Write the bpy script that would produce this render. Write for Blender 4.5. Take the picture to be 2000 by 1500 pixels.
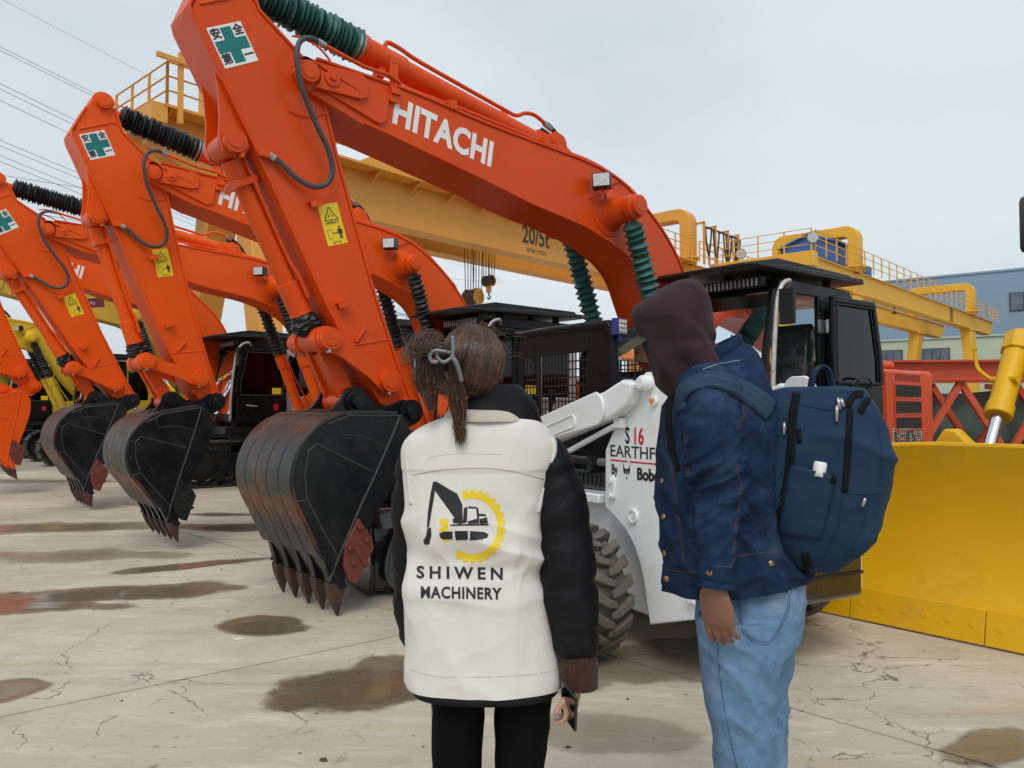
import bpy, bmesh, math, random
from mathutils import Vector, Matrix, noise
PI = math.pi
random.seed(7)
for o in list(bpy.data.objects): bpy.data.objects.remove(o)
SC = bpy.context.scene
COL = SC.collection
# ------------------------------------------------------------------ camera
cd = bpy.data.cameras.new('camera'); cam = bpy.data.objects.new('camera', cd); COL.objects.link(cam)
cd.sensor_width = 36; cd.lens = 27.0; cd.clip_start = 0.05; cd.clip_end = 3000
cam.location = (0, 0, 1.45); cam.rotation_euler = (PI/2 + math.atan(50/1500), 0, 0)
SC.camera = cam
# ------------------------------------------------------------------ overcast sky
SUN_EL, SUN_AZ = math.radians(52), math.radians(184)     # azimuth clockwise from +Y
w = bpy.data.worlds.new('World'); SC.world = w; w.use_nodes = True
nt = w.node_tree; nt.nodes.clear()
def wn(t, **k):
    n = nt.nodes.new(t)
    for a, b in k.items(): setattr(n, a, b)
    return n
sky = wn('ShaderNodeTexSky', sky_type='NISHITA', sun_disc=False, sun_elevation=SUN_EL, sun_rotation=SUN_AZ, air_density=1.0, dust_density=3.0)
skm = wn('ShaderNodeMix', data_type='RGBA', blend_type='MULTIPLY'); skm.inputs['Factor'].default_value = 1
skm.inputs[7].default_value = (0.10, 0.10, 0.10, 1)
tc = wn('ShaderNodeTexCoord')
mp = wn('ShaderNodeMapping'); mp.inputs['Scale'].default_value = (1.0, 1.0, 2.2)
nz = wn('ShaderNodeTexNoise'); nz.inputs['Scale'].default_value = 1.6; nz.inputs['Detail'].default_value = 5; nz.inputs['Roughness'].default_value = 0.45
cr = wn('ShaderNodeValToRGB')
cr.color_ramp.elements[0].position = 0.34; cr.color_ramp.elements[0].color = (0.52, 0.60, 0.66, 1)
cr.color_ramp.elements[1].position = 0.66; cr.color_ramp.elements[1].color = (0.71, 0.77, 0.81, 1)
mx = wn('ShaderNodeMix', data_type='RGBA'); mx.inputs['Factor'].default_value = 0.90
bg = wn('ShaderNodeBackground'); bg.inputs['Strength'].default_value = 1.0
out = wn('ShaderNodeOutputWorld')
L = nt.links.new
L(sky.outputs[0], skm.inputs[6]); L(tc.outputs['Generated'], mp.inputs[0]); L(mp.outputs[0], nz.inputs['Vector'])
L(nz.outputs['Fac'], cr.inputs[0]); L(skm.outputs[2], mx.inputs[6]); L(cr.outputs[0], mx.inputs[7])
L(mx.outputs[2], bg.inputs[0]); L(bg.outputs[0], out.inputs[0])
sd = bpy.data.lights.new('sun', 'SUN'); sun = bpy.data.objects.new('sun', sd); COL.objects.link(sun)
sd.energy = 1.5; sd.angle = math.radians(30); sd.color = (1.0, 0.96, 0.90)
sdir = Vector((math.sin(SUN_AZ)*math.cos(SUN_EL), math.cos(SUN_AZ)*math.cos(SUN_EL), math.sin(SUN_EL)))
sun.rotation_euler = sdir.to_track_quat('Z', 'Y').to_euler(); sun.location = (0, -20, 40)
vs = SC.view_settings; vs.view_transform = 'Standard'; vs.look = 'None'; vs.exposure = 0.16; vs.gamma = 1.0; vs.use_curve_mapping = False
SC.cycles.use_denoising = True; SC.cycles.max_bounces = 6; SC.cycles.transparent_max_bounces = 12
SC.cycles.caustics_reflective = False; SC.cycles.caustics_refractive = False
# ------------------------------------------------------------------ materials
MAT = {}
def mat(name, col, rough=0.5, metal=0.0, var=0.12, vscale=3.0, bump=0.0, bscale=40.0, coat=0.0, dirt=None, dirt_amt=0.0, dscale=2.5, spec=0.5, rvar=0.1, stretch=None):
    m = bpy.data.materials.new(name); m.use_nodes = True; t = m.node_tree; N = t.nodes; K = t.links.new
    b = N['Principled BSDF']
    tc = N.new('ShaderNodeTexCoord'); src = tc.outputs['Object']
    if stretch:
        mp = N.new('ShaderNodeMapping'); mp.inputs['Scale'].default_value = stretch; K(src, mp.inputs[0]); src = mp.outputs[0]
    n1 = N.new('ShaderNodeTexNoise'); n1.inputs['Scale'].default_value = vscale; n1.inputs['Detail'].default_value = 6; K(src, n1.inputs['Vector'])
    hsv = N.new('ShaderNodeHueSaturation'); hsv.inputs['Color'].default_value = (*col, 1)
    mr = N.new('ShaderNodeMapRange'); mr.inputs[1].default_value = 0.3; mr.inputs[2].default_value = 0.7
    mr.inputs[3].default_value = 1 - var; mr.inputs[4].default_value = 1 + var
    K(n1.outputs['Fac'], mr.inputs[0]); K(mr.outputs[0], hsv.inputs['Value'])
    colout = hsv.outputs[0]
    if dirt:
        n2 = N.new('ShaderNodeTexNoise'); n2.inputs['Scale'].default_value = dscale; n2.inputs['Detail'].default_value = 9; n2.inputs['Roughness'].default_value = 0.7
        K(src, n2.inputs['Vector'])
        r2 = N.new('ShaderNodeMapRange'); r2.inputs[1].default_value = 0.52; r2.inputs[2].default_value = 0.72; r2.inputs[3].default_value = 0; r2.inputs[4].default_value = dirt_amt
        K(n2.outputs['Fac'], r2.inputs[0])
        mixd = N.new('ShaderNodeMix'); mixd.data_type = 'RGBA'; K(r2.outputs[0], mixd.inputs['Factor']); K(colout, mixd.inputs[6]); mixd.inputs[7].default_value = (*dirt, 1)
        colout = mixd.outputs[2]
    K(colout, b.inputs['Base Color'])
    b.inputs['Metallic'].default_value = metal; b.inputs['Coat Weight'].default_value = coat; b.inputs['Specular IOR Level'].default_value = spec
    rr = N.new('ShaderNodeMapRange'); rr.inputs[1].default_value = 0.3; rr.inputs[2].default_value = 0.7
    rr.inputs[3].default_value = max(0.02, rough - rvar); rr.inputs[4].default_value = min(1, rough + rvar)
    K(n1.outputs['Fac'], rr.inputs[0]); K(rr.outputs[0], b.inputs['Roughness'])
    if bump > 0:
        nb = N.new('ShaderNodeTexNoise'); nb.inputs['Scale'].default_value = bscale; nb.inputs['Detail'].default_value = 4; K(src, nb.inputs['Vector'])
        bp = N.new('ShaderNodeBump'); bp.inputs['Strength'].default_value = bump; bp.inputs['Distance'].default_value = 0.01
        K(nb.outputs['Fac'], bp.inputs['Height']); K(bp.outputs[0], b.inputs['Normal'])
    MAT[name] = m
    return m
def rust_band(m, z0, z1, col):
    t = m.node_tree; N = t.nodes; K = t.links.new; b = N['Principled BSDF']; tc = N.new('ShaderNodeTexCoord'); sp = N.new('ShaderNodeSeparateXYZ'); K(tc.outputs['Object'], sp.inputs[0])
    n = N.new('ShaderNodeTexNoise'); n.inputs['Scale'].default_value = 5; n.inputs['Detail'].default_value = 8; K(tc.outputs['Object'], n.inputs['Vector'])
    ad = N.new('ShaderNodeMath'); ad.operation = 'MULTIPLY_ADD'; ad.inputs[1].default_value = .35; K(n.outputs['Fac'], ad.inputs[0]); K(sp.outputs[2], ad.inputs[2])
    sb = N.new('ShaderNodeMath'); sb.operation = 'SUBTRACT'; sb.inputs[1].default_value = (z0+z1)/2+.175; K(ad.outputs[0], sb.inputs[0])
    ab = N.new('ShaderNodeMath'); ab.operation = 'ABSOLUTE'; K(sb.outputs[0], ab.inputs[0])
    mr = N.new('ShaderNodeMapRange'); mr.inputs[1].default_value = (z1-z0)*.25; mr.inputs[2].default_value = (z1-z0)*.7; mr.inputs[3].default_value = .8; mr.inputs[4].default_value = 0; K(ab.outputs[0], mr.inputs[0])
    src = b.inputs['Base Color'].links[0].from_socket; mx = N.new('ShaderNodeMix'); mx.data_type = 'RGBA'; K(mr.outputs[0], mx.inputs['Factor']); K(src, mx.inputs[6]); mx.inputs[7].default_value = (*col, 1); K(mx.outputs[2], b.inputs['Base Color'])
ORANGE = (0.70, 0.080, 0.010)
mat('orange', (0.66, 0.065, 0.002), 0.38, var=0.06, vscale=1.3, dirt=(0.50, 0.10, 0.025), dirt_amt=0.18, dscale=3.0, bump=0.02, bscale=11, spec=0.32)
mat('orange_far', (0.77, 0.086, 0.001), 0.42, var=0.05, vscale=1.3, dirt=(0.55, 0.12, 0.03), dirt_amt=0.2, spec=0.3)
mat('redorange', (0.47, 0.060, 0.018), 0.55, var=0.12, dirt=(0.30, 0.09, 0.05), dirt_amt=0.4)
mat('yellow_crane', (0.70, 0.32, 0.045), 0.5, var=0.06, vscale=0.6, dirt=(0.50, 0.27, 0.08), dirt_amt=0.3, dscale=0.7)
mat('yellow_crane2', (0.76, 0.41, 0.03), 0.5, var=0.06, vscale=0.6, dirt=(0.55, 0.30, 0.06), dirt_amt=0.3, dscale=0.7)
mat('yellow_dozer', (0.70, 0.385, 0.006), 0.45, var=0.06, vscale=1.0, spec=0.3, dirt=(0.42, 0.26, 0.05), dirt_amt=0.35, dscale=2.2, bump=0.02, bscale=9)
mat('yellow_old', (0.52, 0.33, 0.02), 0.5, var=0.1, dirt=(0.28, 0.2, 0.05), dirt_amt=0.5)
mat('yellow_bright', (0.72, 0.48, 0.02), 0.5, var=0.08, dirt=(0.4, 0.28, 0.06), dirt_amt=0.4)
mat('black_paint', (0.008, 0.009, 0.010), 0.30, var=0.3, vscale=4, dirt=(0.035, 0.032, 0.03), dirt_amt=0.25, dscale=5, spec=0.2)
mat('black_satin', (0.011, 0.012, 0.013), 0.42, var=0.25, dirt=(0.04, 0.037, 0.034), dirt_amt=0.4, dscale=6, spec=0.35)
mat('black_gloss', (0.010, 0.011, 0.013), 0.12, var=0.2, coat=0.6, rvar=0.05)
mat('bucket_black', (0.006, 0.0065, 0.008), 0.30, var=0.25, vscale=5, dirt=(0.035, 0.032, 0.03), dirt_amt=0.35, dscale=5, bump=0.05, bscale=18, spec=0.38)
mat('bucket_back', (0.024, 0.024, 0.024), 0.40, var=0.3, vscale=7, dirt=(0.13, 0.05, 0.022), dirt_amt=0.75, dscale=2.6, bump=0.1, bscale=30, spec=0.4)
rust_band(MAT['bucket_back'], .68, .86, (0.14, 0.045, 0.018))
mat('weld', (0.030, 0.030, 0.030), 0.5, var=0.25, vscale=30)
mat('rust', (0.065, 0.030, 0.021), 0.65, var=0.3, vscale=12, dirt=(0.03, 0.025, 0.022), dirt_amt=0.8, dscale=8, bump=0.2, bscale=50)
mat('red_plate', (0.16, 0.035, 0.025), 0.5, var=0.2, vscale=9, dirt=(0.04, 0.03, 0.028), dirt_amt=0.7, dscale=9)
mat('steel_dark', (0.075, 0.07, 0.066), 0.5, 0.4, var=0.25, vscale=8, dirt=(0.12, 0.07, 0.045), dirt_amt=0.5, dscale=8)
mat('chrome', (0.72, 0.72, 0.73), 0.18, 1.0, var=0.05)
mat('steel', (0.42, 0.42, 0.43), 0.35, 0.85, var=0.15, vscale=20)
mat('silver', (0.44, 0.45, 0.47), 0.3, 0.35, var=0.06, coat=0.3)
mat('silver_worn', (0.55, 0.54, 0.52), 0.45, 0.3, var=0.18, vscale=14, dirt=(0.12, 0.1, 0.09), dirt_amt=0.7, dscale=12)
mat('gaiter_green', (0.022, 0.10, 0.088), 0.55, var=0.2, vscale=6, bump=0.15, bscale=60)
mat('gaiter_black', (0.022, 0.023, 0.026), 0.55, var=0.25, vscale=6, bump=0.15, bscale=60)
mat('rubber', (0.02, 0.02, 0.021), 0.7, var=0.3, vscale=10)
mat('hose', (0.05, 0.053, 0.057), 0.55, var=0.2, vscale=30)
mat('tyre', (0.105, 0.092, 0.070), 0.85, var=0.25, vscale=9, dirt=(0.03, 0.028, 0.026), dirt_amt=0.8, dscale=5, bump=0.2, bscale=60)
mat('white_paint', (0.78, 0.79, 0.80), 0.32, var=0.03, vscale=2, coat=0.2, dirt=(0.55, 0.54, 0.51), dirt_amt=0.45, dscale=5)
mat('decal_white', (0.80, 0.80, 0.80), 0.45, var=0.04)
mat('decal_black', (0.012, 0.012, 0.013), 0.5, var=0.1)
mat('decal_green', (0.0, 0.165, 0.155), 0.45, var=0.05)
mat('decal_yellow', (0.80, 0.58, 0.015), 0.45, var=0.04)
mat('decal_red', (0.55, 0.012, 0.02), 0.45, var=0.05)
mat('decal_blue', (0.03, 0.05, 0.16), 0.45, var=0.05)
mat('maroon', (0.12, 0.012, 0.02), 0.5, var=0.1)
mat('ink_crane', (0.055, 0.045, 0.035), 0.6, var=0.3)
mat('lamp_glass', (0.62, 0.60, 0.58), 0.12, 0.5, var=0.3, vscale=50)
mat('amber', (0.75, 0.22, 0.04), 0.2, var=0.15, vscale=60)
mat('blue_lamp', (0.02, 0.02, 0.18), 0.4)
mat('seat', (0.02, 0.02, 0.022), 0.25, var=0.3, vscale=8, bump=0.9, bscale=14)
mat('plastic_film', (0.10, 0.10, 0.105), 0.12, var=0.5, vscale=9, bump=1.0, bscale=11)
mat('cab_in', (0.03, 0.03, 0.032), 0.7)
mat('bld_blue', (0.235, 0.335, 0.455), 0.7, var=0.07, vscale=0.15)
mat('bld_cream', (0.50, 0.55, 0.42), 0.75, var=0.06, vscale=0.3)
mat('bld_window', (0.10, 0.13, 0.16), 0.15, var=0.4, vscale=0.6)
mat('blue_cabin', (0.045, 0.12, 0.35), 0.5, var=0.08, vscale=0.8)
mat('tarp', (0.10, 0.16, 0.145), 0.7, var=0.25, vscale=1.2, bump=0.6, bscale=3)
mat('wire', (0.33, 0.36, 0.39), 0.6)
mat('pylon', (0.34, 0.38, 0.42), 0.6)
mat('dark_far', (0.04, 0.045, 0.05), 0.5)
def glassy(name, tint, rough=0.04, ior=1.52):
    m = bpy.data.materials.new(name); m.use_nodes = True; t = m.node_tree; N = t.nodes; K = t.links.new
    for n in list(N): N.remove(n)
    o = N.new('ShaderNodeOutputMaterial'); tr = N.new('ShaderNodeBsdfTransparent'); gl = N.new('ShaderNodeBsdfGlossy'); fr = N.new('ShaderNodeFresnel'); mx = N.new('ShaderNodeMixShader')
    tr.inputs[0].default_value = (*tint, 1); gl.inputs['Roughness'].default_value = rough; gl.inputs[0].default_value = (0.9, 0.95, 1, 1); fr.inputs[0].default_value = ior
    K(fr.outputs[0], mx.inputs[0]); K(tr.outputs[0], mx.inputs[1]); K(gl.outputs[0], mx.inputs[2]); K(mx.outputs[0], o.inputs[0])
    MAT[name] = m
glassy('glass', (0.20, 0.29, 0.29), ior=1.9); glassy('glass_dark', (0.05, 0.06, 0.065), ior=1.4)
# ------------------------------------------------------------------ mesh builder
class MB:
    def __init__(s): s.v = []; s.f = []; s.mi = []; s.sm = []
    def add(s, vs, fs, mi=0, sm=True):
        b = len(s.v); s.v += [tuple(v) for v in vs]; s.f += [[i + b for i in f] for f in fs]; s.mi += [mi]*len(fs); s.sm += [sm]*len(fs); return s
    def box(s, x0, x1, y0, y1, z0, z1, mi=0, M=None):
        vs = [Vector((x, y, z)) for x in (x0, x1) for y in (y0, y1) for z in (z0, z1)]
        if M is not None: vs = [M @ v for v in vs]
        return s.add(vs, [(0, 1, 3, 2), (4, 6, 7, 5), (0, 4, 5, 1), (2, 3, 7, 6), (0, 2, 6, 4), (1, 5, 7, 3)], mi)
    def prism(s, poly, w0, w1, mi=0, ax='y', M=None):
        """polygon of (a,b) extruded between w0 and w1; ax y: (x,z) profile, z: (x,y) profile, x: (y,z)"""
        n = len(poly)
        ar = sum(poly[i][0]*poly[(i+1) % n][1] - poly[(i+1) % n][0]*poly[i][1] for i in range(n))
        if ar < 0: poly = poly[::-1]
        f = {'y': lambda a, b, c: (a, c, b), 'z': lambda a, b, c: (a, b, c), 'x': lambda a, b, c: (c, a, b)}[ax]
        if w0 > w1: w0, w1 = w1, w0
        vs = [Vector(f(a, b, w0)) for a, b in poly] + [Vector(f(a, b, w1)) for a, b in poly]
        if M is not None: vs = [M @ v for v in vs]
        fs = [list(range(n)), list(range(2*n-1, n-1, -1))] + [(i, i+n, (i+1) % n + n, (i+1) % n) for i in range(n)]
        if ax != 'y': fs = [list(reversed(q)) for q in fs]
        return s.add(vs, fs, mi)
    def ring(s, c, t, r, n, ref=None, ph=0.0):
        t = Vector(t).normalized(); ref = ref or (Vector((0, 0, 1)) if abs(t.z) < 0.9 else Vector((1, 0, 0)))
        a = t.cross(ref).normalized(); b = t.cross(a)
        return [Vector(c) + a*(r*math.cos(2*PI*i/n+ph)) + b*(r*math.sin(2*PI*i/n+ph)) for i in range(n)]
    def loft(s, rings, mi=0, cap=True, closed=True):
        n = len(rings[0]); vs = [v for r in rings for v in r]; fs = []
        for k in range(len(rings)-1):
            for i in range(n if closed else n-1):
                j = (i+1) % n; fs.append((k*n+i, k*n+j, (k+1)*n+j, (k+1)*n+i))
        if cap: fs.append(list(range(n-1, -1, -1))); fs.append(list(range((len(rings)-1)*n, len(rings)*n)))
        return s.add(vs, fs, mi)
    def cyl(s, p0, p1, r0, r1=None, n=18, mi=0):
        p0 = Vector(p0); p1 = Vector(p1); t = p1-p0; r1 = r0 if r1 is None else r1
        return s.loft([s.ring(p0, t, r0, n), s.ring(p1, t, r1, n)], mi)
    def lathe(s, p0, p1, prof, n=20, mi=0, cap=True):
        p0 = Vector(p0); p1 = Vector(p1); t = p1-p0
        return s.loft([s.ring(p0 + t*a, t, r, n) for a, r in prof], mi, cap)
    def tube(s, pts, r, n=8, mi=0, cap=True):
        pts = [Vector(p) for p in pts]; rs = []; a = None
        for i, p in enumerate(pts):
            t = (pts[min(i+1, len(pts)-1)] - pts[max(i-1, 0)]).normalized()
            if a is None: a = t.cross(Vector((0, 0, 1)) if abs(t.z) < 0.9 else Vector((1, 0, 0))).normalized()
            a = (a - t*a.dot(t)).normalized(); b = t.cross(a)
            rr = r[i] if isinstance(r, (list, tuple)) else r
            rs.append([p + a*(rr*math.cos(2*PI*k/n)) + b*(rr*math.sin(2*PI*k/n)) for k in range(n)])
        return s.loft(rs, mi, cap)
    def strip(s, line, w0, w1, th, mi=0):
        """plate following a (x,z) polyline, between y=w0..w1, thickness th to the left of its direction"""
        n = len(line); P = [Vector((a, b)) for a, b in line]; off = []
        for i in range(n):
            t = (P[min(i+1, n-1)] - P[max(i-1, 0)]).normalized(); off.append(P[i] + Vector((-t.y, t.x))*th)
        rings = [[Vector((P[i].x, w0, P[i].y)), Vector((P[i].x, w1, P[i].y)), Vector((off[i].x, w1, off[i].y)), Vector((off[i].x, w0, off[i].y))] for i in range(n)]
        return s.loft(rings, mi)
    def build(s, name, mats, parent=None, bevel=0.0, sharp=32, M=None, seg=2):
        me = bpy.data.meshes.new(name)
        vs = [tuple(M @ Vector(v)) for v in s.v] if M is not None else s.v
        me.from_pydata(vs, [], s.f)
        if isinstance(mats, str): mats = [mats]
        for m in mats: me.materials.append(MAT[m])
        me.polygons.foreach_set('material_index', s.mi)
        bm = bmesh.new(); bm.from_mesh(me); bmesh.ops.recalc_face_normals(bm, faces=bm.faces); bm.to_mesh(me); bm.free()
        me.polygons.foreach_set('use_smooth', [True]*len(me.polygons)); me.set_sharp_from_angle(angle=math.radians(sharp)); me.update()
        o = bpy.data.objects.new(name, me); COL.objects.link(o)
        if parent: o.parent = parent
        if bevel > 0:
            b = o.modifiers.new('bevel', 'BEVEL'); b.width = bevel; b.segments = seg; b.limit_method = 'ANGLE'; b.angle_limit = math.radians(40); b.use_clamp_overlap = True
        return o
def tag(o, label, cat, group=None, kind=None):
    o['label'] = label; o['category'] = cat
    if group: o['group'] = group
    if kind: o['kind'] = kind
    return o
def thing(name, label, cat, loc=(0, 0, 0), rz=0.0, group=None):
    o = bpy.data.objects.new(name, None); COL.objects.link(o); o.location = loc; o.rotation_euler = (0, 0, rz); o.empty_display_size = 0.2
    return tag(o, label, cat, group)
def struct(o): o['kind'] = 'structure'; return o
def inst(name, mesh, parent, M):
    o = bpy.data.objects.new(name, mesh); COL.objects.link(o); o.parent = parent; o.matrix_local = M; return o
def polar(c, r, a0, a1, n): return [(c[0]+r*math.cos(math.radians(a0+(a1-a0)*i/n)), c[1]+r*math.sin(math.radians(a0+(a1-a0)*i/n))) for i in range(n+1)]
def spline(pts, n=6):
    P = [Vector(p) for p in pts]; out = []
    for i in range(len(P)-1):
        p0, p1, p2, p3 = P[max(i-1, 0)], P[i], P[i+1], P[min(i+2, len(P)-1)]
        for k in range(n):
            t = k/n; out.append(0.5*((2*p1)+(p2-p0)*t+(2*p0-5*p1+4*p2-p3)*t*t+(3*p1-p0-3*p2+p3)*t**3))
    out.append(P[-1]); return out
def text_mesh(txt, size, bold=0.0, spacing=1.0, depth=0.0, xs=1.0, align='CENTER'):
    c = bpy.data.curves.new('t', 'FONT'); c.body = txt; c.size = size; c.align_x = align; c.align_y = 'CENTER'
    c.offset = bold; c.extrude = depth; c.space_character = spacing; c.resolution_u = 3
    o = bpy.data.objects.new('t', c); COL.objects.link(o)
    dg = bpy.context.evaluated_depsgraph_get(); dg.update()
    me = bpy.data.meshes.new_from_object(o.evaluated_get(dg)); bpy.data.objects.remove(o); bpy.data.curves.remove(c)
    if xs != 1.0: me.transform(Matrix.Scale(xs, 4, (1, 0, 0)))
    return me
def text(name, txt, size, m, parent, M, bold=0.0, spacing=1.0, xs=1.0, width=None, align='CENTER', label=None):
    me = text_mesh(txt, size, bold, spacing, 0.0008, 1.0, align)
    if width and len(me.vertices):
        xsv = [v.co.x for v in me.vertices]; k = width/max(1e-6, max(xsv)-min(xsv)); me.transform(Matrix.Scale(k, 4, (1, 0, 0)))
        if align == 'CENTER': me.transform(Matrix.Translation((-(max(xsv)+min(xsv))/2*k, 0, 0)))
    elif xs != 1.0: me.transform(Matrix.Scale(xs, 4, (1, 0, 0)))
    me.name = name; me.materials.clear(); me.materials.append(MAT[m])
    o = inst(name, me, parent, M)
    if label: o['label'] = label
    return o
def frame_M(o, ex, ey):
    """matrix with x axis ex, y axis ey (made orthogonal), z the normal, origin o"""
    ex = Vector(ex).normalized(); ez = ex.cross(Vector(ey)).normalized(); ey = ez.cross(ex)
    return Matrix(((ex.x, ey.x, ez.x, o[0]), (ex.y, ey.y, ez.y, o[1]), (ex.z, ey.z, ez.z, o[2]), (0, 0, 0, 1)))
# ------------------------------------------------------------------ yard: concrete slabs on a ground sheet
def concrete():
    m = bpy.data.materials.new('concrete'); m.use_nodes = True; t = m.node_tree; N = t.nodes; K = t.links.new; b = N['Principled BSDF']
    geo = N.new('ShaderNodeNewGeometry'); P = geo.outputs['Position']
    def noise(scale, det=6, rough=0.55, src=P, st=None, dist=0.0):
        if st:
            mp = N.new('ShaderNodeMapping'); mp.inputs['Scale'].default_value = st; mp.inputs['Rotation'].default_value = (0, 0, math.radians(40)); K(src, mp.inputs[0]); src = mp.outputs[0]
        n = N.new('ShaderNodeTexNoise'); n.inputs['Scale'].default_value = scale; n.inputs['Detail'].default_value = det; n.inputs['Roughness'].default_value = rough; n.inputs['Distortion'].default_value = dist
        K(src, n.inputs['Vector']); return n.outputs['Fac']
    def rng(s, a, b_, c=0.0, d=1.0, smooth=False):
        r = N.new('ShaderNodeMapRange'); r.interpolation_type = 'SMOOTHSTEP' if smooth else 'LINEAR'
        for i, v in enumerate((a, b_, c, d)): r.inputs[i+1].default_value = v
        K(s, r.inputs[0]); return r.outputs[0]
    def math_(op, a, b_=None):
        n = N.new('ShaderNodeMath'); n.operation = op
        for i, x in enumerate((a, b_)):
            if x is None: continue
            if isinstance(x, (int, float)): n.inputs[i].default_value = x
            else: K(x, n.inputs[i])
        return n.outputs[0]
    def mix(f, a, b_, mode='MIX'):
        n = N.new('ShaderNodeMix'); n.data_type = 'RGBA'; n.blend_type = mode
        for i, x in ((0, f), (6, a), (7, b_)):
            if isinstance(x, tuple): n.inputs[i].default_value = (*x, 1)
            elif isinstance(x, (int, float)): n.inputs[i].default_value = x
            else: K(x, n.inputs[i])
        return n.outputs[2]
    c = mix(rng(noise(0.55, 7), 0.36, 0.64), (0.40, 0.35, 0.27), (0.58, 0.525, 0.42))
    c = mix(rng(noise(2.6, 8, 0.65), 0.45, 0.72, 0, 0.55), c, (0.40, 0.36, 0.295))
    c = mix(rng(noise(1.3, 9, 0.7, st=(1, 4, 1)), 0.52, 0.68, 0, 0.7), c, (0.63, 0.58, 0.475))      # pale scuffs
    c = mix(rng(noise(0.8, 8, 0.6, st=(1, 3, 1)), 0.56, 0.74, 0, 0.6), c, (0.45, 0.31, 0.14))        # ochre stain
    c = mix(rng(noise(1.9, 9, 0.72, st=(1, 2.5, 1)), 0.57, 0.66, 0, 0.35), c, (0.30, 0.265, 0.215))
    c = mix(rng(noise(5.5, 9, 0.75), 0.60, 0.70, 0, 0.5), c, (0.20, 0.17, 0.13))                     # dark specks
    c = mix(rng(noise(60, 3, 0.6), 0.62, 0.72, 0, 0.45), c, (0.25, 0.22, 0.18))
    # cracks : warped voronoi cell borders, only where a mask allows
    wv = N.new('ShaderNodeTexNoise'); wv.inputs['Scale'].default_value = 1.7; wv.inputs['Detail'].default_value = 6; K(P, wv.inputs['Vector'])
    wm = N.new('ShaderNodeMix'); wm.data_type = 'RGBA'; wm.blend_type = 'LINEAR_LIGHT'; wm.inputs['Factor'].default_value = 0.35; K(P, wm.inputs[6]); K(wv.outputs['Color'], wm.inputs[7])
    vo = N.new('ShaderNodeTexVoronoi'); vo.feature = 'DISTANCE_TO_EDGE'; vo.inputs['Scale'].default_value = 0.62; K(wm.outputs[2], vo.inputs['Vector'])
    crk = rng(vo.outputs['Distance'], 0.001, 0.0045, 1, 0)
    crk = math_('MULTIPLY', crk, math_('MULTIPLY', rng(noise(0.7, 4), 0.50, 0.56), rng(noise(6, 5, 0.7), 0.40, 0.52)))
    vo2 = N.new('ShaderNodeTexVoronoi'); vo2.feature = 'DISTANCE_TO_EDGE'; vo2.inputs['Scale'].default_value = 2.1; K(wm.outputs[2], vo2.inputs['Vector'])
    crk2 = math_('MULTIPLY', rng(vo2.outputs['Distance'], 0.003, 0.012, 1, 0), math_('MULTIPLY', rng(noise(0.9, 3, src=P, dist=0.5), 0.57, 0.61), rng(noise(9, 5, 0.7), 0.42, 0.55)))
    crk = math_('MAXIMUM', crk, crk2)
    spl = rng(noise(3.2, 6, 0.6), 0.70, 0.715)
    crk = math_('MAXIMUM', crk, math_('MULTIPLY', spl, 0.7))
    # short dark scars and chips, streaky
    scar = math_('MULTIPLY', rng(noise(9, 6, 0.6, st=(1, 3.2, 1), dist=0.8), 0.655, 0.675), rng(noise(1.1, 3), 0.46, 0.58))
    crk = math_('MAXIMUM', crk, math_('MULTIPLY', scar, 0.8))
    grit = rng(noise(170, 2, 0.5), 0.66, 0.74, 0, 0.5)
    c = mix(grit, c, (0.22, 0.19, 0.16))
    c = mix(math_('MULTIPLY', crk, 0.8), c, (0.09, 0.072, 0.055))
    # wet patches: (x, y, half-length, half-width, angle deg, strength)
    wet = None; stand = None
    sep = N.new('ShaderNodeSeparateXYZ'); K(P, sep.inputs[0])
    nx = noise(1.4, 6, 0.55); ny = noise(4.0, 5, 0.6)
    warp = math_('ADD', math_('MULTIPLY', math_('SUBTRACT', nx, 0.5), 1.5), math_('MULTIPLY', math_('SUBTRACT', ny, 0.5), 0.5))
    for x, y, a, bb, ang, sfac in WET:
        ca, sa = math.cos(math.radians(ang)), math.sin(math.radians(ang))
        dx = math_('SUBTRACT', sep.outputs[0], x); dy = math_('SUBTRACT', sep.outputs[1], y)
        u = math_('MULTIPLY', math_('ADD', math_('MULTIPLY', dx, ca), math_('MULTIPLY', dy, sa)), 1/a)
        v = math_('MULTIPLY', math_('SUBTRACT', math_('MULTIPLY', dy, ca), math_('MULTIPLY', dx, sa)), 1/bb)
        r = math_('SQRT', math_('ADD', math_('MULTIPLY', u, u), math_('MULTIPLY', v, v)))
        r = math_('ADD', r, warp)
        k = rng(r, 0.84, 1.05, sfac, 0, True); s2 = rng(r, 0.45, 0.9, sfac, 0, True)
        wet = k if wet is None else math_('MAXIMUM', wet, k); stand = s2 if stand is None else math_('MAXIMUM', stand, s2)
    # faint tyre tracks and drag marks crossing the slabs
    for ang_, sc_, lo_ in ((40, .55, .60), (-12, .42, .62)):
        mp = N.new('ShaderNodeMapping'); mp.inputs['Rotation'].default_value = (0, 0, math.radians(-ang_)); mp.inputs['Scale'].default_value = (.12, 3.2, 1); K(P, mp.inputs[0])
        tn = N.new('ShaderNodeTexNoise'); tn.inputs['Scale'].default_value = sc_*2; tn.inputs['Detail'].default_value = 7; tn.inputs['Roughness'].default_value = .65; K(mp.outputs[0], tn.inputs['Vector'])
        c = mix(rng(tn.outputs['Fac'], lo_-.04, lo_+.1, 0, .28), c, (0.235, 0.205, 0.165))
    wetcol = mix(1.0, c, (0.33, 0.285, 0.24), 'MULTIPLY')
    c = mix(wet, c, wetcol)
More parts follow.
